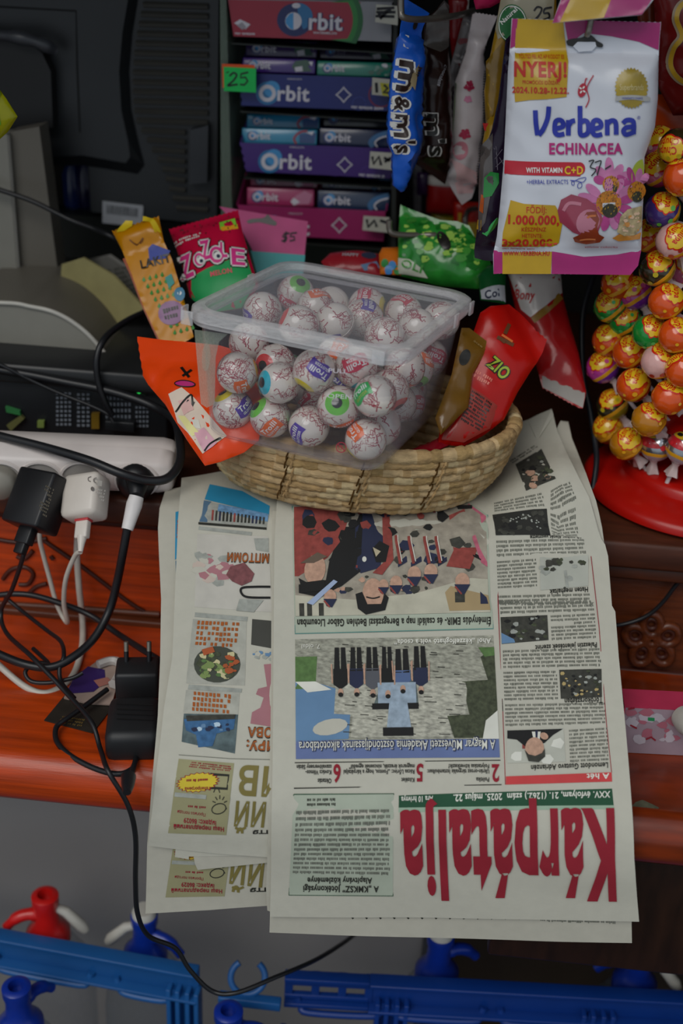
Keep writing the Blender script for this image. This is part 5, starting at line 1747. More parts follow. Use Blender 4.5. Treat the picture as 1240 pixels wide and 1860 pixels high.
# ------------------------------------------------------------------ wire hooks
def hook(label, pts, r=.0028):
    mb = MB(); mb.tube(catmull([PY(*p) for p in pts], 5), r, STEEL)
    tag(mb.build('wire_hook', loc=PY(*pts[-1])), label, 'hook', 'wire hooks for hanging bags')
hook('bent grey wire hook below the lowest gum carton carrying the green bag', [(707, 400, .18), (707, 415, .18), (716, 425, .18), (760, 427, .19), (805, 424, .21), (835, 405, .40), (840, 398, .60)])
hook('grey wire hook carrying the blue and brown bags at the upper edge', [(728, -10, .13), (728, 20, .13), (734, 32, .13), (770, 35, .15), (840, 26, .22), (880, 10, .50), (884, 8, .615)])
hook('short curved grey wire hook between the red packs and the dark gummy bag', [(845, 420, .30), (845, 395, .30), (852, 382, .32), (868, 378, .36), (890, 375, .615)])
hook('pale hook through the slot of the white echinacea candy bag', [(1066, 64, .045), (1070, 52, .043), (1076, 20, .05), (1080, -10, .12), (1084, -40, .30), (1090, -60, .615)], .0024)

# ------------------------------------------------------------------ hanging bags
HB = 'candy bags hanging from hooks'
s = Bag.Y(.15, 0, 1.2, .8)
ob = [(733, -4), (770, 18), (779, 24), (768, 48), (764, 60), (768, 100), (766, 180), (764, 245), (758, 280), (745, 312), (735, 340), (728, 349), (715, 338), (713, 300), (714, 282), (706, 262), (705, 215), (709, 160), (716, 105), (726, 60), (731, 25)]
t, mb = bag('candy_bag', 'bright blue candy bag with big brown lettering, hanging beside the gum rack', s, ob, mat('bright_blue_foil', '#1d5cc4', vary=.06, **GLOSS), seals=[((726, 62), (768, 66))], thick=.014, soft=.02, wr=.005, seed=31, group=HB, grid=9)
BRN = mat('chocolate_print', '#2a1a14', .4)
def mmtext(sx, e, m, dx, dy):
    text(mb, s, 'm', (730 + dx, 104 + dy), (721 + dx, 168 + dy), (27, 4), m, e, 1)
    text(mb, s, '&', (721 + dx, 172 + dy), (719 + dx, 198 + dy), (20, 2), m, e, 1)
    text(mb, s, 'm', (717 + dx, 203 + dy), (719 + dx, 250 + dy), (26, -1), m, e, 1)
    text(mb, s, "'s", (719 + dx, 250 + dy), (720 + dx, 278 + dy), (24, -2), m, e, 1)
s.hit_dx = 0
for dx, dy in ((-3, 0), (3, 0), (0, 3), (0, -3), (2, 2), (-2, -2)):
    mmtext(0, .0006, WHT, dx - 10, dy)
mmtext(0, .0011, BRN, -10, 0)
poly(mb, s, [(733, 130), (746, 112), (739, 160), (734, 152), (729, 160)], mat('tan_ribbon_print', '#9a8a68', .4), .0013)
text(mb, s, 'MINIS', (743, 116), (736, 150), (6, 2), BRN, .0017, 1)
poly(mb, s, [(733, 62), (738, 64), (730, 86), (724, 82)], WHT, .0008)
poly(mb, s, ell(752, 45, 4, 9, 12, .3), BLK, .0012)
mb.build('pouch', t)
s = Bag.Y(.175, 0, 1.2, .6)
ob = [(772, 36), (790, 20), (806, 0), (815, 10), (816, 60), (812, 90), (818, 130), (820, 250), (816, 300), (808, 335), (790, 322), (752, 296), (764, 262), (765, 130), (768, 80)]
t, mb = bag('candy_bag', 'dark brown candy bag with a clear crinkled top, hanging next to the blue one', s, ob, mat('dark_brown_foil', '#24130e', vary=.15, **GLOSS), seals=[((768, 86), (815, 84)), ((754, 284), (808, 310))], thick=.013, soft=.018, wr=.005, seed=33, group=HB, grid=9)
poly(mb, s, [(774, 38), (806, 4), (814, 20), (814, 84), (792, 92), (768, 82)], mat('crinkled_clear_top', '#46423e', .25, coat=.5, vary=.4, vscale=80), .0004, 10)
text(mb, s, 'Chocolate', (792, 112), (783, 152), (5, 2), mat('grey_print', '#9a9aa0'), .0008)
for dx in (-1.6, 1.6):
    text(mb, s, "m's", (766 + dx, 200), (772 + dx, 285), (22, -3), WHT, .0006, 1)
text(mb, s, "m's", (766, 201), (772, 284), (21, -3), BLK, .0010, 1)
mb.build('pouch', t)
s = Bag.Y(.19, 0, 1.2, .5)
ob = [(858, 26), (862, 24)] + zig((864, 22), (903, 28), 12, 2) + [(890, 60), (876, 95), (882, 130), (880, 200), (874, 270), (866, 330), (856, 360), (838, 372), (824, 350), (806, 318), (818, 270), (823, 200), (826, 150), (846, 95)]
t, mb = bag('candy_bag', 'whitish pink bag printed with raspberries, hanging right of the dark brown bag', s, ob, mat('pinkish_white_foil', '#c4baba', vary=.12, **GLOSS), seals=[((846, 62), (894, 66)), ((812, 322), (862, 340))], thick=.013, soft=.018, wr=.004, seed=35, group=HB, grid=9)
RB = mat('raspberry_print', '#9a2040', .4)
for x, y, r, m_ in ((843, 153, 9, RB), (840, 177, 6, mat('pale_raspberry_print', '#b8708c', .4)), (835, 240, 9, RB)):
    for k in range(11):
        a = k * 2.4
        rr = r * .8 * math.sqrt(k / 11)
        poly(mb, s, ell(x + rr * COS(a), y + rr * 1.2 * SIN(a), r * .34, r * .34, 7), m_, .0006 + k * 1e-5)
poly(mb, s, ell(829, 270, 11, 17, 16, .2), mat('strawberry_print', '#b4707c', .4), .0006)
poly(mb, s, [(818, 180), (824, 150), (826, 150), (824, 190), (820, 240), (817, 240)], mat('lime_stripe_print', '#4f7a2a', .4), .0006)
poly(mb, s, [(814, 285), (860, 310), (858, 350), (830, 352)], mat('pink_tint_print', '#c4a0a0', .4), .0004, 10)
greek(mb, s, [(872, 125), (883, 125), (868, 338), (857, 338)], 46, BLK, .0007, .55, 6, 1, 3)
mb.build('pouch', t)
s = Bag.Y(.23, 0, 1.2, .5)
t, mb = bag('candy_bag', 'grey translucent bag with dark red spots behind the raspberry bag', s, [(842, 28), (862, 22), (870, 60), (862, 110), (836, 140), (820, 170), (815, 130), (826, 90), (834, 60)], mat('greyish_clear_foil', '#5c5656', vary=.3, **GLOSS), thick=.008, soft=.012, wr=.003, seed=37, group=HB, grid=9)
blobs(mb, s, [(826, 70), (864, 60), (858, 110), (824, 140)], [mat('dark_red_print', '#5a1018', .4), mat('pale_clear_print', '#807a7a', .4)], 14, 6, .0006, 3)
mb.build('pouch', t)
s = Bag.Y(.29)
t, mb = bag('candy_bag', 'dark red and white packet hanging above, between the brown and raspberry bags', s, [(814, -10), (852, -10), (850, 40), (836, 80), (822, 115), (816, 60)], mat('dark_red_foil', '#6c0f12', **GLOSS), thick=.007, soft=.012, seed=39, group=HB, grid=10)
poly(mb, s, [(838, -8), (852, -8), (850, 30), (840, 50)], mat('grey_white_seal', '#8a8680'), .0005)
mb.build('pouch', t)
s = Bag.Y(.13)
t, mb = bag('candy_bag', 'magenta bag corner showing at the upper edge above the raspberry bag', s, [(852, -30), (912, -30), (908, 4), (890, 14), (864, 17)], mat('magenta_foil', '#a81c4c', **GLOSS), thick=.006, soft=.012, seed=41, group=HB, grid=9)
mb.build('pouch', t)
# golden bag with the green round seal
s = Bag.Y(.12, 0, 1.2, -.2)
ob = [(912, -20), (1010, -20), (1010, 40), (985, 60), (930, 58), (920, 90), (918, 200), (905, 300), (880, 335), (876, 260), (882, 225), (879, 165), (888, 110), (900, 50)]
GOLD = mat('gold_foil', '#8a6a14', rough=.3, coat=.5, vary=.25, vscale=25)
t, mb = bag('candy_bag', 'gold and cream bag with a round green seal behind the white echinacea bag', s, ob, GOLD, thick=.009, soft=.02, wr=.003, seed=43, group=HB, grid=10)
poly(mb, s, [(914, -20), (1008, -20), (1006, 40), (985, 58), (930, 56), (906, 70), (900, 52)], mat('cream_panel_print', '#8a8470', .35, coat=.3), .0005, 12)
poly(mb, s, ell(933, 42, 27, 36, 24), mat('seal_green_print', '#1f5a30', .4), .0008, 12)
stroke(mb, s, ell(933, 42, 25, 33, 24) + [(958, 42)], 1.5, WHT, .0012)
text(mb, s, 'Natural', (914, 44), (944, 16), (-5, -6), WHT, .0013, 1)
for a in (smooth2([(972, 18), (978, 11), (986, 14), (981, 26), (970, 38), (984, 36)]), smooth2([(1004, 12), (992, 14), (990, 22), (998, 22), (999, 30), (988, 34)])):
    stroke(mb, s, a, 3, MARK, .0012)
poly(mb, s, [(878, 222), (903, 222), (899, 240), (880, 236)], mat('red_band_print', '#a01c1c', .4), .0008)
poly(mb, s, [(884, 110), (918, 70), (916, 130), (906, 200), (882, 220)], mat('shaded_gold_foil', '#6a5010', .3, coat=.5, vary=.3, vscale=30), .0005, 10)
mb.build('pouch', t)
# dark gummy bag with green gummies
s = Bag.Y(.095, 0, 1.2, -.2)
ob = [(918, 72), (930, 60), (935, 200), (930, 300), (912, 400), (904, 474), (880, 473), (862, 468), (861, 455), (868, 400), (870, 300), (893, 235), (905, 180)]
t, mb = bag('candy_bag', 'dark purple gummy bag with green gummies, behind the left edge of the white echinacea bag', s, ob, mat('blackish_purple_foil', '#1e1226', vary=.2, **GLOSS), seals=[((861, 440), (910, 448))], thick=.009, soft=.015, wr=.003, seed=45, group=HB, grid=9)
poly(mb, s, [(876, 262), (897, 240), (898, 330), (884, 400), (870, 420), (870, 320)], mat('clear_window_print', '#4a4442', .15, coat=.8, vary=.4, vscale=40), .0005, 10)
for q, c in (([(882, 320), (894, 308), (908, 312), (908, 330), (896, 352), (880, 356)], '#1f7a34'), ([(878, 420), (905, 392), (912, 400), (888, 424)], '#1f8a3a'), ([(872, 380), (876, 350), (882, 352), (880, 384)], '#a04a1c'), ([(868, 398), (877, 396), (876, 415), (866, 415)], '#a8861c')):
    poly(mb, s, q, mat('gummy_' + c[1:], c, .25, coat=.6), .0010)
for a in ([(900, 265), (918, 300)], [(902, 285), (915, 268)], [(903, 300), (920, 284)], [(904, 262), (906, 306)]):
    stroke(mb, s, a, 1.0, mat('web_grey_print', '#6a6470', .4), .0008)
mb.build('pouch', t)
# packs behind, in the shade
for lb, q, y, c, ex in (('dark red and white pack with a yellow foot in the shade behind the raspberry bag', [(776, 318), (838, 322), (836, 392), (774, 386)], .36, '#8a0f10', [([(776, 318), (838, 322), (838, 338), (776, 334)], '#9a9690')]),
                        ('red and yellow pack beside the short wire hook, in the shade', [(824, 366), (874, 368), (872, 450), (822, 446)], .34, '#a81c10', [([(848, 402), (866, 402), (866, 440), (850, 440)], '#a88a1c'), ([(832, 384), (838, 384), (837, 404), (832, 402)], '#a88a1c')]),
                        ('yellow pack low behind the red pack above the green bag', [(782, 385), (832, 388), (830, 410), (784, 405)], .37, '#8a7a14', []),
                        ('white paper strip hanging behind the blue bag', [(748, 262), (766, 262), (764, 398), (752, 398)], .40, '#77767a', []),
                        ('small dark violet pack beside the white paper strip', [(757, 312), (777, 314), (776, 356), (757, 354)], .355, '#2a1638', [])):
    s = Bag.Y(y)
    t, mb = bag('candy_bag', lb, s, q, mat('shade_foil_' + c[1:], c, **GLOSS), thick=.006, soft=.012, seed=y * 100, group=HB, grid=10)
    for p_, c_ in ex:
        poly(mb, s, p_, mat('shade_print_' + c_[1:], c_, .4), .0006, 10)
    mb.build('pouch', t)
# big red bag with an 8-like yellow outline, right
s = Bag.Y(.17)
t, mb = bag('candy_bag', 'dark red bag with a large yellow-edged figure at the upper right edge', s, [(1185, -30), (1330, -30), (1330, 205), (1222, 210), (1196, 160)], mat('dark_crimson_foil', '#64100e', vary=.15, **GLOSS), thick=.012, soft=.03, wr=.003, seed=49, group=HB, grid=14)
YO = mat('yellow_outline_print', '#a8861c', .4)
for dx, m_, w_, e_ in ((0, mat('pale_outline_print', '#8a7a64', .4), 13, .0006), (2, YO, 8, .0010)):
    stroke(mb, s, smooth2([(1268 + dx, -6), (1234 + dx, 5), (1222 + dx, 30), (1232 + dx, 62), (1218 + dx, 85), (1214 + dx, 120), (1236 + dx, 146), (1275 + dx, 150)], 6), w_, m_, e_)
mb.build('pouch', t)
s = Bag.Y(.20)
t, mb = bag('candy_bag', 'glossy orange bag behind the lollipops below the dark red bag', s, [(1165, 170), (1300, 175), (1300, 290), (1180, 275)], mat('orange_gloss_foil', '#b8420c', **GLOSS), thick=.010, soft=.02, seed=51, group=HB, grid=12)
mb.build('pouch', t)
s = Bag.Y(.19)
t, mb = bag('candy_bag', 'shaded orange and black bag above the right corner of the white echinacea bag', s, [(1150, -20), (1200, -20), (1198, 60), (1160, 50)], mat('shaded_orange_foil', '#5c2410', vary=.4, **GLOSS), thick=.006, soft=.012, seed=53, group=HB, grid=10)
mb.build('pouch', t)

# ------------------------------------------------------------------ white echinacea candy bag
MAG = mat('magenta_seal_print', '#a81c6e', .32, .5, coat=.2, gain=1.0)
YEL = mat('yellow_promo_print', '#c09a14', .35, .5, coat=.2, gain=1.05)
PRED = mat('promo_red_print', '#a82418', .4)
VWH = mat('white_bag_foil', '#c0c3cb', rough=.32, spec=.5, coat=.2, vary=.03, gain=1.3)
s = Bag(PY(930, 40, .052), PY(1195, 60, .052), PY(1000, 495, .035))
ov = zig((929, 33), (1200, 40), 50, 1.2) + [(1196, 90), (1194, 180), (1189, 230), (1178, 262), (1170, 285), (1169, 330), (1166, 400), (1164, 455), (1158, 482)] + zig((1144, 499), (896, 497), 46, 1.2) + [(895, 462), (902, 430), (908, 370), (914, 300), (918, 220), (922, 130), (927, 70)]
t, mb = bag('candy_bag', 'white echinacea candy bag with magenta seals and yellow promotion panels, hanging in front', s, ov, VWH, seals=[((925, 92), (1196, 104)), ((900, 452), (1162, 452))], thick=.015, soft=.040, wr=.0036, seed=61, group=HB, grid=11, wscale=16)
e1, e2, e3 = .0007, .0011, .0015
poly(mb, s, [(1024, 36), (1199, 41), (1195, 91), (1160, 76), (1110, 66), (1060, 60), (1032, 80)], MAG, e1, 10)
poly(mb, s, [(930, 34), (940, 34), (935, 84), (926, 88)], MAG, e1, 10)
poly(mb, s, [(938, 34), (1022, 37), (1030, 110), (1026, 174), (990, 178), (960, 180), (934, 184), (932, 150), (935, 80)], YEL, e1, 10)
poly(mb, s, [(896, 454), (912, 456), (912, 496), (896, 497)], MAG, e1, 8)
poly(mb, s, [(926, 360), (950, 366), (1006, 369), (1020, 395), (1014, 440), (1002, 452), (1000, 497), (912, 497), (910, 452), (912, 420)], YEL, e1, 10)
poly(mb, s, [(1002, 456), (1060, 466), (1120, 462), (1164, 453), (1158, 482), (1144, 499), (1001, 497)], MAG, e1, 10)
htext(mb, s, 'TÖLTSD FEL AZ AP KÓDOT ÉS', 941, 105, 1023, 7, PRED, .01, e=e2)
htext(mb, s, 'NYERJ!', 931, 137, 1029, 26, PRED, .012, e=e2, bold=2)
htext(mb, s, 'PROMÓCIÓS IDŐSZAK:', 947, 151, 1014, 6.5, PRED, .01, e=e2)
htext(mb, s, '2024.10.28-12.22.', 929, 167, 1031, 10.5, PRED, .01, e=e2, bold=2)
VB = mat('logo_blue_print', '#1f2c8e', .35)
for a in ([(970, 198), (971, 220), (974, 243)], [(994, 191), (992, 212), (984, 232), (976, 243)], [(1007, 231), (1019, 227), (1019, 219), (1013, 215), (1006, 219), (1005, 236), (1011, 242), (1022, 240)],
          [(1029, 243), (1029, 228), (1029, 215)], [(1029, 226), (1034, 218), (1041, 216)], [(1050, 190), (1050, 215), (1050, 239), (1057, 242), (1064, 236), (1064, 221), (1058, 216), (1050, 220)],
          [(1073, 231), (1086, 227), (1086, 219), (1080, 215), (1073, 219), (1072, 236), (1078, 242), (1089, 240)], [(1098, 242), (1098, 228), (1098, 214)], [(1098, 222), (1105, 216), (1113, 219), (1114, 241)],
          [(1126, 221), (1133, 215), (1145, 218), (1146, 241)], [(1146, 227), (1133, 228), (1127, 234), (1132, 241), (1146, 237)]):
    a = smooth2(a, 5)
    stroke(mb, s, a, 8.6, VB, e2)
htext(mb, s, '®', 1152, 214, 1158, 6, VB, 0, e=e2)
htext(mb, s, 'ECHINACEA', 994, 276, 1126, 19, mat('echinacea_pink_print', '#a02068', .35), -.005, e=e2, bold=2)
poly(mb, s, [(916, 290), (1050, 291)] + ell(1050, 302, 9, 11, 8, 0, -1.4, 1.4) + [(1050, 316), (915, 314)], mat('vitamin_red_print', '#a81c2c', .35), e1, 12)
htext(mb, s, 'WITH VITAMIN', 954, 310, 1019, 9, WHT, -.01, e=e2, bold=1)
htext(mb, s, 'C+D', 1022, 312, 1056, 14, mat('vitamin_yellow_print', '#c9a81c', .35), 0, e=e2, bold=1)
htext(mb, s, '+HERBAL EXTRACTS', 954, 330, 1029, 7.5, VB, -.005, e=e2)
for a in (smooth2([(1032, 323), (1040, 324), (1048, 320), (1060, 318), (1055, 326), (1044, 324)]), ell(1037, 328, 2.5, 4, 8), ell(1049, 332, 4, 5.5, 8, .3)):
    stroke(mb, s, list(a) + [a[0]], 1.2, VB, e2)
for a in (smooth2([(1065, 289), (1074, 287), (1068, 299), (1078, 304), (1070, 315)]), smooth2([(1076, 291), (1087, 288), (1084, 300), (1080, 314)]), [(1094, 303), (1105, 296)]):
    stroke(mb, s, a, 2.2, MARK, e3)
FR_ = mat('figure_red_print', '#a02034', .35)
stroke(mb, s, smooth2([(1060, 193), (1066, 178), (1062, 160), (1066, 148), (1074, 135)]), 2, FR_, e2)
stroke(mb, s, smooth2([(1058, 152), (1060, 142), (1063, 141)]), 2.2, FR_, e2)
poly(mb, s, ell(1054, 162, 7.5, 13, 16, .25), FR_, e2)
for k in range(4):
    th = .6 + k * PI / 2
    poly(mb, s, ell(1054 + 4 * COS(th), 161 + 5 * SIN(th), 3, 1.6, 8, th), WHT, e3)
pts = []
for k in range(60):
    r = 1 if k % 2 else .90
    pts.append((1142 + 31 * r * COS(2 * PI * k / 60), 158 + 37 * r * SIN(2 * PI * k / 60)))
SG = mat('seal_gold_print', '#8f7a1c', .3, coat=.4, vary=.3, vscale=60)
poly(mb, s, pts, SG, e2, 10)
htext(mb, s, 'Superbrands', 1120, 161, 1164, 11, mat('seal_cream_print', '#b4a878', .35), .01, e=e3)
poly(mb, s, smooth2([(1113, 172), (1142, 170), (1174, 174), (1172, 182), (1142, 178), (1112, 181)])[:], mat('seal_silver_print', '#9a9a98', .35), e3)
htext(mb, s, "HUNGARY'S CHOICE", 1124, 177, 1162, 3.5, VB, .02, e=e3 + .0004)
htext(mb, s, 'FŐDÍJ:', 953, 382, 991, 11, PRED, .01, e=e2, bold=0)
htext(mb, s, '1.000.000,-', 918, 402, 1022, 16, PRED, .02, e=e2, bold=2)
htext(mb, s, 'KÉSZPÉNZ', 945, 416, 990, 7.5, PRED, .01, e=e2)
htext(mb, s, 'HETENTE:', 946, 428, 984, 7.5, PRED, .01, e=e2)
htext(mb, s, '3x20.000-', 910, 444, 1012, 13, PRED, .01, e=e2, bold=2)
greek(mb, s, [(912, 449), (974, 450), (974, 453), (912, 452)], 1, PRED, e2, .9, 3, 1, 3)
htext(mb, s, 'WWW.VERBENA.HU', 914, 463, 998, 7.5, PRED, .005, e=e2, bold=1)
# coneflowers, sweet and honeycomb
PET = mat('petal_pink_print', '#b06a94', .35, vary=.2, vscale=120)
PET2 = mat('petal_deep_print', '#a03c78', .35, vary=.2, vscale=120)
CONE = mat('cone_orange_print', '#a8681c', .35, vary=.4, vscale=250)
CONE2 = mat('cone_dark_print', '#2f2c1c', .35, vary=.4, vscale=250)
poly(mb, s, ell(1165, 318, 22, 30, 14, 0, PI * .6, PI * 1.5) + [(1168, 300), (1168, 335)], mat('lime_fruit_print', '#9aa83c', .35), e1)
def flower(cx, cy, r, pets, cr, e):
    for k, (a, l, m_) in enumerate(pets):
        th = R(a)
        x, y = cx + (cr + l / 2 - 2) * COS(th), cy - (cr + l / 2 - 2) * SIN(th)
        poly(mb, s, ell(x, y, l / 2 + 2, r, 12, -th), m_, e + k * 2e-5)
    poly(mb, s, ell(cx, cy, cr, cr, 18), CONE, e + .0004)
    poly(mb, s, ell(cx + 2, cy + cr * .55, cr * .62, cr * .55, 14), CONE2, e + .0005)
    for k in range(40):
        a = k * 2.4
        rr = cr * .95 * math.sqrt(k / 40)
        x, y = cx + rr * COS(a), cy + rr * SIN(a)
        stroke(mb, s, [(x, y), (x + 1, y - 3)], 1.1, CONE2 if k % 2 else YEL, e + .0007)
flower(1105, 330, 8, [(60, 26, PET), (95, 34, PET), (130, 26, PET), (30, 26, PET), (160, 18, PET2)], 15, .0005)
flower(1153, 345, 7, [(80, 24, PET), (110, 30, PET2), (140, 30, PET2), (55, 20, PET)], 18, .0007)
flower(1101, 364, 8, [(165, 34, PET), (140, 30, PET), (195, 20, PET2), (60, 28, PET), (35, 30, PET), (10, 26, PET2), (-20, 24, PET2), (-75, 26, PET), (-100, 28, PET2), (-55, 22, PET2), (90, 22, PET)], 23, .0009)
SWT = mat('sweet_plum_print', '#8a3448', .2, coat=.7, vary=.15)
poly(mb, s, [(1010, 378), (1016, 358), (1034, 348), (1062, 356), (1084, 372), (1090, 392), (1082, 416), (1066, 428), (1038, 418), (1014, 398)], SWT, .0012, 10)
stroke(mb, s, smooth2([(1020, 378), (1030, 364), (1052, 366)]), 6, mat('sweet_shine_print', '#b07080', .2), .0015)
poly(mb, s, ell(1064, 398, 20, 24, 20, .5), mat('sweet_rim_print', '#a86a7c', .3, coat=.4), .0014)
SYR = mat('syrup_print', '#7a2c10', .15, coat=.9, vary=.2)
poly(mb, s, [(1052, 396), (1062, 380), (1078, 378), (1084, 392), (1080, 410), (1084, 420), (1094, 426), (1086, 436), (1062, 440), (1042, 436), (1038, 428), (1052, 420)], SYR, .0016, 10)
stroke(mb, s, smooth2([(1058, 398), (1066, 388), (1078, 386)]), 4, mat('syrup_light_print', '#b0663c', .2), .0019)
stroke(mb, s, smooth2([(1050, 432), (1064, 430), (1078, 430)]), 3, mat('syrup_light_print', '#b0663c'), .0019)
HNY = mat('honey_print', '#b8762c', .25, coat=.5, vary=.3, vscale=120)
poly(mb, s, [(1108, 428), (1120, 420), (1150, 424), (1163, 420), (1160, 432), (1120, 434)], HNY, .0012, 8)
poly(mb, s, [(1116, 416), (1122, 388), (1136, 376), (1164, 372), (1164, 410), (1150, 424), (1130, 424)], mat('comb_print', '#b8906c', .3, vary=.5, vscale=200), .0014, 8)
blobs(mb, s, [(1124, 384), (1160, 378), (1158, 418), (1124, 418)], [HNY, mat('comb_light_print', '#c8a88c', .3)], 22, 4, .0017, 5)
htext(mb, s, 'töltött cukorka', 1060, 448, 1120, 4, FR_, .0, e=e2)
# slot
poly(mb, s, smooth2([(1030, 82), (1028, 74), (1040, 70), (1056, 68), (1066, 62), (1076, 66), (1084, 74), (1094, 80), (1092, 86), (1082, 84), (1078, 76), (1066, 76), (1050, 76), (1040, 84), (1030, 82)], 3)[:-1], BLK, e3 + .0003)
poly(mb, s, [(1040, 84), (1048, 76), (1080, 76), (1082, 84), (1074, 92), (1050, 94)], VWH, e3 + .0006)
mb.build('pouch', t)
s = Bag(PY(1010, 30, .034), PY(1170, 10, .034), PY(1100, -120, .05))
t, mb = bag('candy_bag', 'magenta and yellow bag bottom hanging from above over the white echinacea bag', s, [(1003, 42), (1020, -6), (1034, -90), (1200, -90), (1186, 0), (1165, 27)], VWH, seals=[((1010, -2), (1180, -16))], thick=.010, soft=.03, seed=63, group=HB, grid=12)
poly(mb, s, [(1003, 42), (1019, 0), (1036, -2), (1016, 41)], MAG, .0007, 9)
poly(mb, s, [(1016, 41), (1036, -2), (1112, -8), (1096, 33)], YEL, .0007, 9)
poly(mb, s, [(1096, 33), (1112, -8), (1186, -12), (1183, 0), (1165, 27)], MAG, .0007, 9)
mb.build('pouch', t)
# ------------------------------------------------------------------ lollipop stand
LC = V((.322, .100, ZC))
LRED = mat('red_stand_plastic', '#a80f06', .35, .4, coat=.15, vary=.08, gain=1.15)
st = thing('lollipop_stand', 'red round tiered lollipop stand at the right edge of the counter', 'display stand', LC)
mb = MB(); mb.lathe([(.0, .0005), (.099, .0005), (.104, .004), (.104, .009), (.100, .013), (.076, .021), (.070, .022)], LRED, LC, n=64, cap=False); mb.build('base', st)
mb = MB(); mb.lathe([(.072, .018), (.071, .028), (.067, .031), (.055, .031), (.02, .034), (.0, .034)], LRED, LC, n=64, cap=False); mb.build('raised_ring', st)
mb = MB(); mb.lathe([(.016, .03), (.014, .42), (.0, .42)], LRED, LC, n=24, cap=False); mb.build('column', st)
for z in (.075, .13, .185, .24, .295, .35):
    mb = MB(); mb.lathe([(.015, z), (.050, z - .006), (.055, z - .004), (.055, z + .001), (.050, z + .002), (.015, z + .007)], LRED, LC, n=48, cap=False); mb.build('tier', st)

LR = .0149
STK = mat('lolly_stick_white', '#b4a8a8', .4)
TWI = mat('clear_twist_wrap', '#b09c98', .25, coat=.6)
LYE = mat('flower_yellow', '#d8a81c', .22, .5, coat=.6)
LRD = mat('flower_red', '#b8200f', .25, .5, coat=.5)
KINDS = {  # body, lower band, flecks
    'orange': ('#c4480c', '#a83408', '#d8981c'), 'green': ('#127a2c', '#0c5a22', '#3aa04c'), 'purple': ('#a03080', '#6a2a90', '#b8487c'), 'strawberry': ('#c89a94', '#b42a1c', '#a02418'),
    'cola': ('#2c2410', '#8a7a1c', '#a8981c'), 'gold': ('#a86c10', '#6a3c0c', '#c8901c'), 'silver': ('#a4a4a8', '#8a8a90', '#b8242c'), 'pink': ('#b05878', '#9a2860', '#c0a09a'), 'lime': ('#3a2a6a', '#2f8a24', '#5aa83c')}
def sp(th, ph, r):
    return V((r * SIN(th) * COS(ph), r * SIN(th) * SIN(ph), r * COS(th)))
class LolS:
    """logo patch: centre tilted 48 degrees from the top towards ph = 0"""
    def at(s, a, b, e=0):
        d = V((SIN(b) * COS(a), SIN(a), COS(b) * COS(a)))
        M_ = Matrix.Rotation(R(48), 3, 'Y')
        return (M_ @ V((-d.x, d.y, d.z)).normalized()) * (LR * 1.012 + e)
def lol_body(kind):
    c0, c1, c2 = KINDS[kind]
    A_ = mat('lolly_' + kind, c0, .2, .5, coat=.7, vary=.12, vscale=120, metal=.9 if kind == 'silver' else 0)
    B_ = mat('lolly_band_' + kind, c1, .2, .5, coat=.7, vary=.12, vscale=120)
    C_ = mat('lolly_fleck_' + kind, c2, .22, .5, coat=.6)
    def f(mb):
        n = 22
        for t0, t1, m_ in ((.02, 1.75, A_), (1.75, 2.0, mat('lolly_gold_line', '#c8901c', .25, coat=.5)), (2.0, 3.08, B_)):
            vs, fs = [], []
            kk = 6
            for i in range(kk + 1):
                t = t0 + (t1 - t0) * i / kk
                for j in range(n):
                    wv = 1 + .018 * SIN(j * 2 * PI / n * 7) * SIN(t) + .02 * max(0, t - 2.2) * SIN(j * 2 * PI / n * 9)
                    vs.append(sp(t, 2 * PI * j / n, LR * wv * (1 + .06 * max(0, t - 2.7))))
            for i in range(kk):
                for j in range(n):
                    j2 = (j + 1) % n
                    fs.append([i * n + j, (i + 1) * n + j, (i + 1) * n + j2, i * n + j2])
            mb.add(vs, fs, m_, True)
        rg = random.Random(kind)
        for k in range(11):
            th, ph = rg.uniform(1.25, 1.72), k * .57
            c = sp(th, ph, LR * 1.03)
            e_ = c.orthogonal().normalized(); g_ = c.normalized().cross(e_)
            r = rg.uniform(.0012, .0026)
            mb.add([c + r * (COS(2 * PI * q / 7) * e_ + SIN(2 * PI * q / 7) * g_) for q in range(7)], [list(range(7))], C_)
    return f
def lol_logo(mb):
    s = LolS()
    pts, pts2 = [], []
    for k in range(48):
        th = 2 * PI * k / 48
        r = .80 + .10 * abs(COS(th * 4))
        pts.append((r * 1.05 * COS(th), r * .80 * SIN(th)))
        pts2.append((r * 1.18 * COS(th), r * .92 * SIN(th)))
    poly(mb, s, [(a * .98, b) for a, b in pts2], LRD, 0, .16)
    poly(mb, s, pts, LYE, .00012, .16)
    text(mb, s, 'Chupa', (.52, .06), (-.62, .10), (0, -.40), LRD, .0003, 1)
    text(mb, s, 'Chups', (.62, .56), (-.52, .52), (0, -.38), LRD, .0003, 1)
def stick_fn(mb):
    mb.tube([V((0, 0, -LR * .95)), V((0, 0, -LR - .05))], .0019, STK)
def twist_fn(mb):
    vs, fs = [], []
    n = 14
    prof = [(.0045, -LR * .93), (.0030, -LR - .0025), (.0048, -LR - .008), (.0060, -LR - .012)]
    for i, (r, z) in enumerate(prof):
        for j in range(n):
            rr = r * (1 + .28 * (i / 3) * SIN(j * 2 * PI / n * 4))
            vs.append(V((rr * COS(2 * PI * j / n), rr * SIN(2 * PI * j / n), z)))
    for i in range(3):
        for j in range(n):
            j2 = (j + 1) % n
            fs.append([i * n + j, (i + 1) * n + j, (i + 1) * n + j2, i * n + j2])
    mb.add(vs, fs, TWI, True)
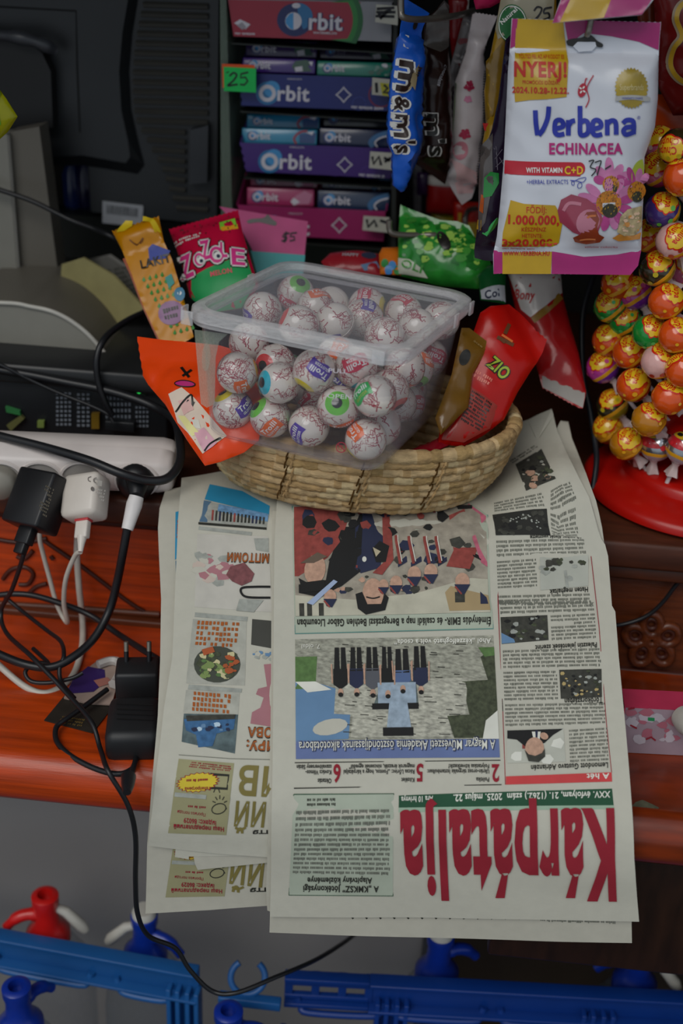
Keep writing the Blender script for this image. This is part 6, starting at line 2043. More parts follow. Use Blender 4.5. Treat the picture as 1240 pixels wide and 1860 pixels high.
def sil_logo(mb):
    s = LolS()
    poly(mb, s, [(.95 * COS(2 * PI * k / 30), .30 * SIN(2 * PI * k / 30) - .3) for k in range(30)], mat('foil_red_print', '#a81c24', .25, coat=.5), 0, .16)
    poly(mb, s, [(.5 * COS(2 * PI * k / 24) - .1, .26 * SIN(2 * PI * k / 24) + .22) for k in range(24)], mat('foil_gold_print', '#b8901c', .25, coat=.5), .0001, .16)
    poly(mb, s, [(.22 * COS(2 * PI * k / 24) - .1, .14 * SIN(2 * PI * k / 24) + .24) for k in range(24)], BLK, .0002, .16)
LSIL = part_mesh(sil_logo, 'logo_patch')
LBOD = {k: part_mesh(lol_body(k), 'lollipop') for k in KINDS}
LLOG, LSTK, LTWI = part_mesh(lol_logo, 'logo_patch'), part_mesh(stick_fn, 'stick'), part_mesh(twist_fn, 'twist')
LOL = [  # px, py, kind, layer (0 front, 1 behind), label
    (1197, 262, 'pink', 1, 'dim pink lollipop highest beside the right edge of the white candy bag'),
    (1230, 268, 'cola', 0, 'black and gold lollipop near the top of the stand under the orange bag'),
    (1195, 307, 'pink', 0, 'pink lollipop with yellow logo peeping out beside the white candy bag'),
    (1238, 322, 'orange', 0, 'orange lollipop at the picture edge level with the pink one'),
    (1202, 383, 'lime', 0, 'purple and green lollipop below the pink one beside the white candy bag'),
    (1181, 428, 'orange', 1, 'shadowed dark orange lollipop behind the white candy bag edge'),
    (1224, 438, 'strawberry', 0, 'whitish strawberry lollipop under the purple and green one'),
    (1193, 488, 'cola', 0, 'yellow and black lollipop beside the lower right corner of the white candy bag'),
    (1239, 490, 'pink', 1, 'pale pink lollipop at the picture edge right of the yellow and black one'),
    (1152, 532, 'purple', 0, 'purple lollipop just below the lower right corner of the white candy bag'),
    (1210, 548, 'orange', 0, 'large orange lollipop with its yellow logo fully shown, right of the purple one'),
    (1122, 515, 'orange', 1, 'dim orange lollipop behind, left of the purple one'),
    (1108, 556, 'green', 1, 'dim green and orange lollipop at the left side of the upper cluster'),
    (1135, 583, 'green', 0, 'pale-logoed green lollipop left of the brighter green one'),
    (1180, 603, 'green', 0, 'bright green lollipop in the middle of the stand'),
    (1228, 609, 'orange', 0, 'orange lollipop right of the bright green one'),
    (1105, 618, 'orange', 1, 'dim amber-orange lollipop behind, below the dim green one'),
    (1143, 640, 'orange', 0, 'orange lollipop below the pale-logoed green one'),
    (1094, 667, 'purple', 0, 'purple lollipop sticking out farthest to the left'),
    (1196, 657, 'strawberry', 0, 'strawberry red and white lollipop below the bright green one'),
    (1240, 672, 'orange', 0, 'orange lollipop cut by the picture edge right of the strawberry one'),
    (1150, 700, 'orange', 0, 'red-orange lollipop below and between the purple and strawberry ones'),
    (1215, 722, 'orange', 0, 'orange lollipop with red lettering at the foot of the main cluster'),
    (1112, 735, 'cola', 1, 'dark brown striped lollipop below the purple outermost one'),
    (1178, 762, 'gold', 0, 'golden lollipop above the silver one'),
    (1105, 778, 'gold', 1, 'dim golden lollipop below the dark brown striped one'),
    (1137, 806, 'gold', 0, 'gold and brown lollipop hanging lowest at the left'),
    (1192, 808, 'silver', 0, 'silver foil lollipop standing on the raised red ring'),
    (1240, 814, 'silver', 0, 'silver foil lollipop cut by the picture edge'),
]
for px, py, kind, layer, lb in LOL:
    d = ray(px, py)
    o2 = V((CAM.x - LC.x, CAM.y - LC.y)); d2 = V((d.x, d.y))
    rad = .083 if kind != 'silver' else .060
    a_, b_, c_ = d2.dot(d2), 2 * o2.dot(d2), o2.dot(o2) - rad ** 2
    D_ = b_ * b_ - 4 * a_ * c_
    if D_ < 0:
        t_ = -b_ / (2 * a_)
    else:
        t_ = (-b_ + (math.sqrt(D_) if layer else -math.sqrt(D_)) * (1 if not layer else -.25)) / (2 * a_)
    P = CAM + d * t_
    if kind == 'silver':
        zz = V((rnd.uniform(-.1, .25), 0, 1)).normalized()
    else:
        out = V((P.x - LC.x, P.y - LC.y, 0)).normalized()
        zz = (out * .75 + V((0, 0, .75)) + V((rnd.uniform(-.15, .15), rnd.uniform(-.15, .15), rnd.uniform(-.1, .1)))).normalized()
    view = (CAM - P).normalized()
    pref = view + RIGHT * rnd.uniform(-.6, .1) + UP * .9
    xx = (pref - zz * pref.dot(zz)).normalized()
    # the logo side of the ball turns to the customer
    yy = zz.cross(xx)
    o = bpy.data.objects.new('lollipop', LBOD[kind]); COL.objects.link(o)
    o.matrix_world = Matrix.Translation(P) @ Matrix((xx, yy, zz)).transposed().to_4x4()
    tag(o, lb, 'lollipop', 'lollipops on the red stand')
    for nm, me in (('logo_patch', LSIL if kind == 'silver' else LLOG), ('stick', LSTK), ('twist', LTWI)):
        c = bpy.data.objects.new(nm, me); c.parent = o; COL.objects.link(c)

# ------------------------------------------------------------------ computer, monitor and what lies round them
PCB = mat('black_case_plastic', '#15171a', .45, .5, vary=.15, vscale=30)
PCG = mat('dark_grey_plastic', '#2b2c2d', .5)
PCT = PZ(150, 640, .978)
pc = thing('computer', 'black desktop computer lying flat under the monitor, vents and ports facing the counter front', 'computer', (-.37, .28, ZC))
mb = MB(); mb.abox((-.60, .100, ZC + .002), (-.176, .47, .958), PCB, .003); chassis = mb.build('chassis', pc)
mb = MB(); mb.abox((-.60, .088, .958), (-.170, .48, .978), mat('black_top_plastic', '#1c1d1e', .4, .5, vary=.1), .004); mb.build('top_cover', pc)
fp = Flat.Y(.0985)
def vent(x0, x1, y0, y1, nx, ny):
    mb = MB()
    for i in range(nx):
        for j in range(ny):
            x, y = x0 + (x1 - x0) * i / nx, y0 + (y1 - y0) * j / ny + (x0 - 100) * .05
            w_, h_ = (x1 - x0) / nx * .62, (y1 - y0) / ny * .58
            poly(mb, fp, [(x, y), (x + w_, y + .5), (x + w_, y + h_), (x, y + h_)], mat('vent_grey', '#6a7078', .4), .0003)
    mb.build('vent_grille', chassis)
vent(102, 132, 712, 776, 4, 8); vent(140, 166, 712, 776, 3, 8); vent(192, 240, 715, 760, 7, 4); vent(246, 272, 730, 772, 4, 5)
mb = MB(); mb.box(fp.at(254, 708, .001), AX, (.0065, .002, .004), mat('led_plate', '#2c3a34', .3)); mb.build('led_plate', chassis)
mb = MB(); mb.lathe([(.0, .0028), (.0022, .0022), (.0026, 0)], glow('green_led', '#2fe05c', 1.1), fp.at(254, 708, .002), ax=V((0, -1, 0)), n=16, cap=False); mb.build('status_light', chassis)
for a, c in (([(12, 736), (38, 744), (40, 752), (14, 746)], '#2c6a3a'), ([(14, 770), (40, 752), (46, 758), (22, 780)], '#5a5a34'), ([(70, 762), (82, 762), (82, 774), (70, 774)], '#6a7a3c'), ([(168, 748), (182, 748), (182, 776), (168, 776)], '#6a5214')):
    mb = MB(); mb.slab([fp.at(x, y, .004) for x, y in a], (0, .004, 0), mat('port_' + c[1:], c, .4)); mb.build('port', chassis)
mb = MB(); mb.lathe([(0, .003), (.006, .003), (.007, 0)], PCG, fp.at(215, 682, 0), ax=V((0, -1, 0)), n=18, cap=False); mb.build('screw', chassis)
mb = MB(); mb.box(fp.at(226, 695, .001), AX, (.013, .0015, .0022), mat('silver_latch', '#5a5c5c', .3, metal=.6)); mb.build('latch', chassis)
mb = MB(); mb.box(fp.at(222, 768, .004), AX, (.014, .006, .005), PCB, .001); mb.build('plug_socket', chassis)

mon = thing('monitor', 'black monitor seen from behind on a grey stand, its back ribbed with vents', 'monitor', PZ(20, 610, .978))
YM = .335
MBK = mat('monitor_black', '#17191b', .38, .5, vary=.10, vscale=12, bump=.05, bscale=600)
MBV = mat('monitor_rib_lit_black', '#2e2d29', .45)  # lighter than the shell: lit rib tops painted into the colour
def slab_px(pts, y, dep, m):
    mb = MB(); mb.slab([PY(px, py, y) for px, py in pts], (0, dep, 0), m); return mb
mb = slab_px([(-140, -120), (398, -120), (397, 0), (393, 405), (330, 402), (165, 385), (160, 300), (-140, 290)], YM, .035, MBK)
shellm = mb.build('rear_shell', mon)
# bulging central panel
mb = MB()
cpx = [(-120, -110), (258, -110), (250, 0), (240, 60), (234, 130), (238, 200), (252, 262), (262, 300), (250, 316), (150, 300), (82, 302), (75, 250), (-120, 245)]
front = [PY(x, y, YM - .012) for x, y in [(-120, -110), (240, -110), (232, 0), (222, 60), (216, 130), (220, 200), (232, 255), (236, 285), (228, 296), (150, 282), (92, 285), (85, 240), (-120, 238)]]
back = [PY(x, y, YM - .001) for x, y in cpx]
n = len(front)
mb.add(front + back, [list(range(n))] + [[i, i + n, (i + 1) % n + n, (i + 1) % n] for i in range(n)], MBK, False)
mb.build('bulged_cover', mon)
mb = MB(); mb.tube([PY(-40, 10, YM - .0122), PY(138, 20, YM - .0122), PY(140, 120, YM - .0122), PY(145, 240, YM - .0122)], .0009, mat('seam_black', '#060606', .8), n=6); mb.build('cover_seam', mon)
mb = MB()   # hinge hump: dark cowl with a lighter curved top
mb.tube(catmull([PY(-60, 62, YM - .03), PY(20, 66, YM - .04), PY(70, 78, YM - .04), PY(100, 92, YM - .03)], 6), [.006 + .001 * SIN(k) for k in range(19)], mat('hinge_grey', '#34363a', .35, vary=.1), n=12)
mb.slab([PY(-60, 70, YM - .030), PY(52, 78, YM - .030), PY(76, 96, YM - .030), PY(92, 130, YM - .030), PY(96, 232, YM - .030), PY(-60, 240, YM - .030)], (0, .02, 0), mat('hinge_black', '#0a0a0b', .5))
mb.build('hinge_cowl', mon)
for k in range(26):
    y = 8 + k * 17.6
    if y > 392:
        break
    xl = 262 - 20 * SIN(min(1, max(0, y / 300)) * PI) + max(0, y - 215) * .36
    xr = 378 if (y < 220 or y > 345) else 337
    mb = MB(); mb.tube([PY(xl, y, YM - .002), PY(xr, y + 4, YM - .002)], .0030, MBV, n=6); mb.build('vent_rib', mon)
mb = slab_px([(345, 236), (378, 228), (376, 332), (343, 335)], YM - .012, .013, mat('catch_grey', '#24262a', .4)); mb.build('catch', mon)
mb = slab_px([(186, 365), (260, 374), (258, 412), (186, 405)], YM - .003, .002, mat('sticker_grey_white', '#8a8c90', .5))
for k in range(17):
    poly(mb, Flat.Y(YM - .0032), [(194 + k * 3.4, 372 + k * .4), (194 + k * 3.4 + rnd.choice((1, 1.8)), 372 + k * .4), (195 + k * 3.4, 388 + k * .4), (193.6 + k * 3.4, 388 + k * .4)], PCB, .0003)
mb.build('barcode_sticker', mon)
STG = mat('stand_grey', '#5a564e', .45, .4, vary=.06, vscale=12)
STL = mat('stand_light_grey', '#76746c', .45, .4, vary=.05)
mb = MB(); mb.slab([PY(16, 240, .262), PY(71, 230, .262), PY(113, 556, .262), PY(38, 580, .262)], (0, .028, 0), STG); mb.build('column', mon)
mb = MB(); mb.slab([PY(-70, 255, .252), PY(13, 244, .252), PY(40, 612, .252), PY(-70, 612, .252)], (0, .03, 0), STL)
mb.tube([PY(12, 245, .256), PY(26, 420, .256), PY(40, 600, .256)], .003, mat('stand_bright_edge', '#a5a29a', .4)); mb.build('column_cover', mon)
arc = smooth2([(-70, 548), (20, 550), (55, 556), (92, 564), (126, 580), (160, 606), (190, 640)], 5)
pts = [PY(q.x, q.y, .140) for q in arc]
zb = .9782
low = [V((p.x, p.y, zb)) for p in (pts[-1], pts[0])]
mb = MB(); mb.slab(pts + low, (0, .003, 0), STL)
back_ = [p + V((0, .15 - .05 * k / len(pts), max(0, -.012 * (1 - k / len(pts))) )) for k, p in enumerate(pts)]
for k in range(len(pts) - 1):
    mb.add([pts[k], pts[k + 1], back_[k + 1], back_[k]], [[0, 1, 2, 3]], STG, True)
mb.slab(back_ + [V((back_[-1].x, back_[-1].y, zb)), V((back_[0].x, back_[0].y, zb))], (0, .003, 0), STG)
mb.tube([p + V((0, -.001, 0)) for p in pts], .0022, mat('stand_bright_edge', '#a5a29a', .4))
mb.build('base', mon)

# papers on the computer behind the stand
s = Flat(PZ(110, 560, .982), PZ(260, 600, .982), PZ(180, 470, 1.045))
t = thing('envelope', 'yellowish envelope propped behind the monitor stand', 'envelope', s.hit(190, 590))
mb = MB(); shell(mb, s, [(108, 545), (112, 480), (150, 468), (205, 500), (262, 560), (215, 588), (190, 585)], mat('manila_yellow', '#8c8458', .7, vary=.12), -.003, 0, 0); mb.build('envelope_body', t)
s = Flat(PZ(150, 480, .99), PZ(262, 550, .99), PZ(230, 450, 1.05))
mb = MB(); shell(mb, s, [(145, 475), (200, 462), (255, 500), (268, 548), (240, 546), (190, 505)], mat('shaded_paper', '#86847e', .7, vary=.1), -.0008, .0035, 0)
greek(mb, s, [(182, 488), (236, 478), (262, 530), (240, 540)], 7, INK_L, .004, .5, 4, .9, 4)
tag(mb.build('printed_sheet', loc=s.hit(240, 546)), 'pale printed sheet leaning on the yellowish envelope behind the stand', 'paper')
for lb, q, c in (('pale papers standing in the gap behind the envelope', [(130, 428), (158, 424), (156, 466), (132, 466)], '#8c7e78'), ('second stack of pale papers standing next to the first behind the envelope', [(162, 425), (198, 428), (196, 462), (160, 466)], '#807c70')):
    mb = slab_px(q, .44, .03, mat('pale_stack_' + c[1:], c, .7, vary=.3, vscale=60, stretch=(6, 1, 1)))
    tag(mb.build('paper_stack', loc=PY(*q[3], .44)), lb, 'paper')
for lb, x, c in (('blue bottle in the gap under the monitor, next to the stand', 136, '#1c2c66'), ('dark violet bottle in the gap under the monitor, right of the blue one', 160, '#1c1848')):
    p = PY(x, 376, .47)
    mb = MB(); mb.lathe([(0, 0), (.012, 0), (.013, .004), (.013, .04), (.007, .052), (.007, .064), (0, .064)], mat('bottle_' + c[1:], c, .2, coat=.6), p, n=20, cap=False)
    o = mb.build('bottle', loc=p); tag(o, lb, 'bottle')
mb = MB(); mb.abox((-.55, .43, .978), (-.18, .47, PY(136, 376, .45).z - .004), DKM); tag(mb.build('dark_box', loc=(-.36, .45, .978)), 'dark box standing on the back of the computer behind the monitor', 'box')
s = Bag.Y(.06)
t, mb = bag('candy_bag', 'yellow-green bag corner hanging at the left picture edge before the monitor', s, [(-80, 120), (-10, 150), (12, 180), (32, 212), (14, 240), (-6, 258), (-80, 280)], mat('acid_yellow_foil', '#8a8a0c', **GLOSS), thick=.008, soft=.02, seed=71, grid=10)
poly(mb, s, [(-20, 128), (2, 140), (3, 190), (-20, 200)], mat('bright_green_print', '#1f9a2c', .4), .0005, 9)
poly(mb, s, [(-20, 205), (4, 200), (6, 224), (-20, 228)], mat('bright_green_print', '#1f9a2c'), .0005, 9)
mb.build('pouch', t)

# ------------------------------------------------------------------ power strip and what is plugged in
PW = mat('strip_white', '#c0b8b4', .35, .5, vary=.10, vscale=25)
PWG = mat('strip_well_grey', '#8c8884', .45)
A0, A1 = V((-.42, -.020, ZC)), V((-.150, .005, ZC))
axs = (A1 - A0).normalized(); axb = V((-axs.y, axs.x, 0)); axz = V((0, 0, 1))
ps = thing('power_strip', 'white power strip along the counter edge with plugs in its front sockets', 'power strip', (A0 + A1) / 2)
def sp3(u, b, z):
    return A0 + axs * u + axb * b + axz * z
L_ = (A1 - A0).length
prof = [(.004, .001), (-.008, .006), (-.010, .010), (-.010, .030), (-.007, .035), (.010, .040), (.012, .0385), (.014, .0385), (.016, .040), (.034, .040), (.040, .036), (.042, .030), (.042, .001)]
mb = MB()
rings = []
for u, k in ((0, 1), (L_ - .012, 1), (L_ - .004, .93), (L_ - .001, .84), (L_, .72)):
    rings.append([sp3(u, .016 + (b - .016) * k, .020 + (z - .020) * k) for b, z in prof])
n = len(prof)
vs = [p for r_ in rings for p in r_]
fs = [[i * n + k, i * n + (k + 1) % n, (i + 1) * n + (k + 1) % n, (i + 1) * n + k] for i in range(len(rings) - 1) for k in range(n)] + [list(range(n))[::-1], [(len(rings) - 1) * n + k for k in range(n)]]
mb.add(vs, fs, PW, True)
pbody = mb.build('strip_body', ps)
fn_ = -axb
sf = Flat(sp3(0, -.0102, .01), sp3(.2, -.0102, .01), sp3(0, -.0102, .03))
SOCK = [(4, 868), (75, 868), (150, 868), (248, 872)]
for x, y in SOCK:
    c = sf.hit(x, y)
    mb = MB()
    mb.lathe([(.0205, 0), (.0195, .0022), (.0175, .0022), (.0168, .0004), (0, .0004)], PW, c, ax=fn_, n=30, cap=False)
    mb.lathe([(.0166, .0006), (0, .0006)], PWG, c, ax=fn_, n=30, cap=False)
    # squash rings to the face height
    mb.v = [V((v.x, v.y, c.z + (v.z - c.z) * .82)) for v in mb.v]
    w_ = mb.build('socket', ps)
    mb = MB()
    for dx in (-.0095, .0095):
        mb.lathe([(.0024, .0010), (0, .0010)], BLK, c + axs * dx, ax=fn_, n=12, cap=False)
    mb.build('pin_hole', w_)
def frame(p0, p1, roll=0.0):
    """axes for a body that runs from p0 to p1: (across, up-ish, along)"""
    a = (p1 - p0).normalized()
    x = (RIGHT - a * RIGHT.dot(a)).normalized()
    y = a.cross(x)
    x, y = x * COS(roll) + y * SIN(roll), -x * SIN(roll) + y * COS(roll)
    return x, y, a
CBK = mat('black_cable', '#131417', .4, .5, vary=.08)
CWH = mat('white_cable', '#b0aca2', .45)
# grey flat plug far left
c = sf.hit(4, 872)
t = thing('mains_plug', 'grey round plug in the socket at the left picture edge', 'plug', c)
mb = MB(); mb.lathe([(.015, .001), (.015, .010), (.012, .014), (0, .015)], mat('plug_grey', '#77736a', .5), c, ax=fn_, n=24, cap=False); mb.build('plug_body', t)
# black charger
def charger(name, label, x0, y0, x1, y1, dep0, dep1, w_, h_, roll, m, bev):
    p0, p1 = PY(x0, y0, dep0), PY(x1, y1, dep1)
    X_, Y_, A_ = frame(p0, p1, roll)
    t = thing(name, label, 'charger', p0)
    mb = MB(); mb.box((p0 + p1) / 2, (X_, Y_, A_), (w_, h_, (p1 - p0).length / 2), m, bev)
    return t, mb, (p0, p1, X_, Y_, A_)
CHB = mat('charger_black', '#141416', .4, .5, vary=.05)
t, mb, (p0, p1, X_, Y_, A_) = charger('phone_charger', 'black block charger plugged in left of the white charger', 88, 862, 52, 960, -.024, -.056, .0205, .0150, .45, CHB, .0025)
b = mb.build('charger_body', t)
mb = MB(); c = p0.lerp(p1, .5)
class Face(Flat):
    pass
ff = Face(c - Y_ * .01505 if (-Y_).dot(CAM - c) > 0 else c + Y_ * .01505, (c - Y_ * .01505 if (-Y_).dot(CAM - c) > 0 else c + Y_ * .01505) + X_, (c - Y_ * .01505 if (-Y_).dot(CAM - c) > 0 else c + Y_ * .01505) + A_)
greek(mb, ff, [(84, 880), (100, 888), (86, 942), (68, 932)], 9, mat('moulded_grey_print', '#4a4438', .6), .0003, .5, 3, .8, 3)
mb.build('rating_print', b)
mb = MB(); mb.box(p1 + A_ * .006, (X_, Y_, A_), (.0075, .0045, .008), CHB, .001); mb.box(p1 + A_ * .017, (X_, Y_, A_), (.0050, .0036, .006), CHB, .001); mb.build('usb_plug', t)
mb = MB()
e0 = PX(p1 + A_ * .022)
cable(mb, [(e0[0], e0[1], -.066), (42, 1010, -.07), (22, 1070, -.06), (2, 1110, -.05), (12, 1150, -.07), (60, 1195, -.11), (120, 1258, -.14), (165, 1310, -.17), (182, 1360, -.19), (196, 1400, -.222), (232, 1462, -.226), (246, 1520, -.225), (246, 1600, -.224), (250, 1660, -.22), (270, 1700, -.21), (318, 1722, -.20), (345, 1762, -.20), (385, 1800, -.20), (430, 1803, -.20), (500, 1775, -.18), (570, 1745, -.14), (620, 1715, -.08), (655, 1690, -.02), (700, 1668, .02)], .0021, CBK)
mb.build('cable', t)
# white charger
CHW = mat('charger_white', '#bdb5ac', .35, .5, vary=.06)
t, mb, (p0, p1, X_, Y_, A_) = charger('phone_charger', 'white block charger with printed marks and a white cable', 160, 866, 152, 944, -.022, -.052, .0175, .0125, .38, CHW, .005)
b = mb.build('charger_body', t)
c = p0.lerp(p1, .5); q = c - Y_ * .01255 if (-Y_).dot(CAM - c) > 0 else c + Y_ * .01255
ff = Face(q, q + X_, q + A_)
mb = MB()
GYM = mat('grey_marking', '#5a5450', .6)
stroke(mb, ff, smooth2([(166, 866), (161, 868), (161, 873), (165, 875)]), 1.5, GYM, .0004)
stroke(mb, ff, smooth2([(176, 868), (171, 870), (171, 875), (175, 877)]), 1.5, GYM, .0004)
poly(mb, ff, [(178, 872), (186, 874), (185, 884), (177, 882)], mat('pale_grey_marking', '#8a8680', .6), .0004)
poly(mb, ff, ell(168, 888, 3, 4, 10), GYM, .0004)
greek(mb, ff, [(176, 886), (196, 890), (190, 912), (172, 908)], 4, mat('pale_grey_marking', '#8a8680'), .0004, .5, 3, .8, 3)
mb.build('rating_print', b)
mb = MB(); mb.box(p1 + A_ * .0008, (X_, Y_, A_), (.0066, .0040, .0012), mat('red_port_edge', '#a83034', .5), .0003); mb.build('red_port_edge', t)
mb = MB(); e0 = p1 + A_ * .003
mb.box(e0 + A_ * .006, (X_, Y_, A_), (.0060, .0034, .008), CHW, .0012)
mb.tube([e0 + A_ * .012, e0 + A_ * .020, e0 + A_ * .026], [.0046, .0030, .0021], CHW)
mb.build('usb_plug', t)
mb = MB(); e0 = PX(p1 + A_ * .029)
cable(mb, [(e0[0], e0[1], -.062), (136, 1010, -.058), (120, 1050, -.050), (116, 1095, -.04), (122, 1131, -.03), (104, 1100, -.016), (90, 1050, -.010), (78, 1005, -.010), (72, 975, -.012), (76, 945, -.008)], .0022, CWH)
mb.build('cable', t)
# black mains plug with a white taped cable
p0, p1 = PY(250, 872, -.018), PY(248, 902, -.034)
X_, Y_, A_ = frame(p0, p1)
t = thing('mains_plug', 'black mains plug with white tape round its cable, rightmost in the power strip', 'plug', p0)
c = sf.hit(248, 872)
mb = MB(); mb.lathe([(.0165, .001), (.0165, .006), (.013, .011), (.008, .014), (0, .014)], CBK, c, ax=fn_, n=26, cap=False); mb.tube([p0, p0.lerp(p1, .6), p1], [.011, .008, .006], CBK, n=12); mb.build('plug_body', t)
p2 = PY(231, 962, -.052)
mb = MB(); mb.tube([p1, p1.lerp(p2, .25), p1.lerp(p2, .6), p2], [.0062, .0070, .0060, .0050], mat('white_tape', '#c4c0be', .5, vary=.1, vscale=60), n=12); mb.build('tape_sleeve', t)
mb = MB()
cable(mb, [(231, 960, -.052), (222, 1010, -.055), (212, 1060, -.055), (198, 1110, -.06), (170, 1160, -.08), (130, 1195, -.10), (90, 1212, -.11), (40, 1205, -.11), (-20, 1180, -.11), (-80, 1150, -.11)], .0037, CBK)
mb.build('cable', t)
# other cables
def loose(label, pts, r, m, grp=None, cat='cable'):
    mb = MB(); cable(mb, pts, r, m)
    tag(mb.build('cable', loc=PY(*pts[len(pts) // 2][:3])), label, cat, grp)
loose('thick black cable lying across the white power strip and looping back round its right end', [(-90, 768, .9445, 'z'), (0, 792, .9445, 'z'), (80, 812, .9445, 'z'), (160, 836, .944, 'z'), (220, 860, .938, 'z'), (270, 873, -.030), (305, 868, -.022), (326, 840, -.005), (326, 800, .020), (318, 765, .045), (292, 745, .070), (250, 726, .080), (190, 708, .083), (120, 694, .084), (50, 680, .086), (-40, 665, .088)], .0040, CBK)
loose('thin black cable crossing before the monitor stand down to the orange-yellow pouch', [(-80, 318, .235), (0, 345, .235), (60, 366, .232), (125, 398, .228), (170, 415, .22), (210, 434, .21), (260, 470, .25), (300, 500, .28)], .0026, CBK)
loose('black cable arching over the edge of the computer top near the orange bag', [(300, 560, .20), (262, 568, .17), (222, 588, .13), (190, 615, .095), (176, 650, .082), (178, 690, .080), (190, 728, .080), (204, 755, .082)], .0032, CBK)
loose('thin black cable hanging slack before the computer ports', [(-60, 640, .080), (0, 662, .082), (55, 690, .084), (110, 715, .084), (160, 735, .083), (195, 752, .082), (206, 768, .080)], .0018, CBK)
loose('white cable hanging from behind the power strip to the ledge', [(230, 885, .010), (195, 912, .004), (150, 938, -.006), (140, 990, -.010), (143, 1060, -.010), (150, 1130, -.012), (148, 1180, -.05), (130, 1230, -.09), (90, 1258, -.11), (50, 1250, -.11), (0, 1210, -.10), (-60, 1150, -.09)], .0030, CWH)
loose('thin black cable drooping from the left picture edge over the ledge into the tangle', [(-80, 1100, -.03), (-10, 1082, -.03), (50, 1080, -.03), (110, 1096, -.03), (165, 1118, -.03), (215, 1152, -.05), (262, 1182, -.08), (300, 1205, -.10), (330, 1220, -.11)], .0028, CBK)
loose('thin black cable running down into the small coil on the ledge', [(10, 1085, -.024), (40, 1110, -.035), (85, 1145, -.06), (110, 1165, -.08), (116, 1190, -.10), (108, 1215, -.11), (112, 1240, -.12), (135, 1268, -.14)], .0019, CBK)
loose('small loop of thin black cable lying on the ledge behind the cards', [(60, 1178, -.08), (88, 1205, -.10), (72, 1204, -.10), (52, 1212, -.105), (46, 1224, -.11), (58, 1238, -.115), (90, 1240, -.115), (130, 1232, -.11), (150, 1222, -.105)], .0019, CBK)
loose('black cord dropping behind the right edge of the newspapers beside the lollipop stand', [(1085, 470, .22), (1076, 505, .20), (1060, 560, .18), (1056, 620, .165), (1060, 690, .15), (1070, 740, .135), (1080, 800, .11), (1083, 840, .09), (1076, 890, .07)], .0027, mat('dark_blue_cord', '#15191f', .4))
loose('thin black wire hanging across the carved brown panel', [(1090, 1128, -.01), (1115, 1136, -.001), (1150, 1129, .002), (1180, 1115, .003), (1205, 1092, .003), (1230, 1060, .002), (1262, 1030, .0)], .0019, CBK)

# ------------------------------------------------------------------ things on the left part of the ledge
ZL = .7602
ADP = mat('adapter_black', '#18191b', .5, .5, vary=.10, vscale=60)
a, b = PZ(250, 1225, ZL + .030), PZ(238, 1345, ZL + .030)
t = thing('power_adapter', 'black wall adapter lying on the red ledge, its two pins pointing up', 'adapter', V((a.x, (a.y + b.y) / 2, ZL)))
ax_ = V((b.x - a.x, b.y - a.y, 0)).normalized(); ay_ = V((-ax_.y, ax_.x, 0))
mb = MB(); mb.box((a + b) / 2 + ax_ * .011 - V((0, 0, .0145)), (ay_, ax_, V((0, 0, 1))), (.0215, .027, .0148), ADP, .007)
body_ = mb.build('adapter_body', t)
mb = MB(); mb.box(a + ax_ * .000 - V((0, 0, .008)), (ay_, ax_, V((0, 0, 1))), (.0180, .014, .0175), ADP, .003); mb.build('plug_block', t)
tp = a - ax_ * .006 + V((0, 0, .008))
for sg in (-1, 1):
    mb = MB(); q = tp + ay_ * sg * .0095
    d_ = (V((0, 0, 1)) - ax_ * .35).normalized()
    mb.tube([q, q + d_ * .010], .0021, CBK); mb.tube([q + d_ * .010, q + d_ * .018, q + d_ * .0185], [.0021, .0021, .0012], mat('pin_brass', '#8a8478', .3, metal=.8)); mb.build('pin', t)
mb = MB()
fl_ = Flat((a + b) / 2 + V((0, 0, .0006)), (a + b) / 2 + V((1, 0, .0006)), (a + b) / 2 + V((0, 1, .0006)))
for k in range(4):
    stroke(mb, fl_, [(212, 1279 + k * 9), (278, 1281 + k * 9)], 2, mat('moulded_rib', '#0e0f10', .6), .0003)
mb.build('rating_relief', body_)
mb = MB(); f0 = PY(240, 1336, b.y - .002 - .012)
e_ = b + ax_ * .040 - V((0, 0, .007))
mb.tube([e_ - ax_ * .006, e_ + ax_ * .004, e_ + ax_ * .012], [.0058, .0050, .0032], CBK, n=12); mb.build('strain_relief', t)
mb = MB(); q0 = PX(e_ + ax_ * .011)
mb.tube(catmull([e_ + ax_ * .010] + [PZ(x, y, z) for x, y, z in ((247, 1378, .768), (240, 1396, .7655), (215, 1406, .7655), (175, 1397, .764), (130, 1374, .764), (104, 1348, .764), (102, 1322, .766), (120, 1306, .768), (160, 1278, .770), (195, 1252, .772))], 8), .0023, CBK); mb.build('cable', t)
s = Flat(PZ(80, 1308, ZL + .0012), PZ(168, 1330, ZL + .0012), PZ(118, 1262, ZL + .0012))
mb = MB(); shell(mb, s, [(80, 1308), (118, 1262), (206, 1282), (168, 1331)], mat('black_card', '#24211c', .5, vary=.3, vscale=80), -.0008, 0, 0)
greek(mb, s, [(115, 1300), (158, 1306), (150, 1322), (104, 1314)], 3, mat('dull_gold_print', '#5a4a28', .5), .0004, .5, 3, .8, 3)
tag(mb.build('card', loc=s.hit(80, 1308)), 'black printed card lying on the red ledge under the cables', 'card')
s = Flat(PZ(120, 1265, ZL + .003), PZ(205, 1290, ZL + .003), PZ(150, 1205, ZL + .007))
mb = MB(); shell(mb, s, [(116, 1268), (132, 1235), (178, 1200), (222, 1200), (214, 1238), (203, 1280), (160, 1278)], mat('pale_packet_paper', '#8c7a70', .5, vary=.2), -.0010, .0005, 0)
poly(mb, s, [(120, 1262), (134, 1233), (160, 1212), (190, 1218), (192, 1240), (170, 1258)], mat('purple_packet_print', '#2c1c52', .4), .0010)
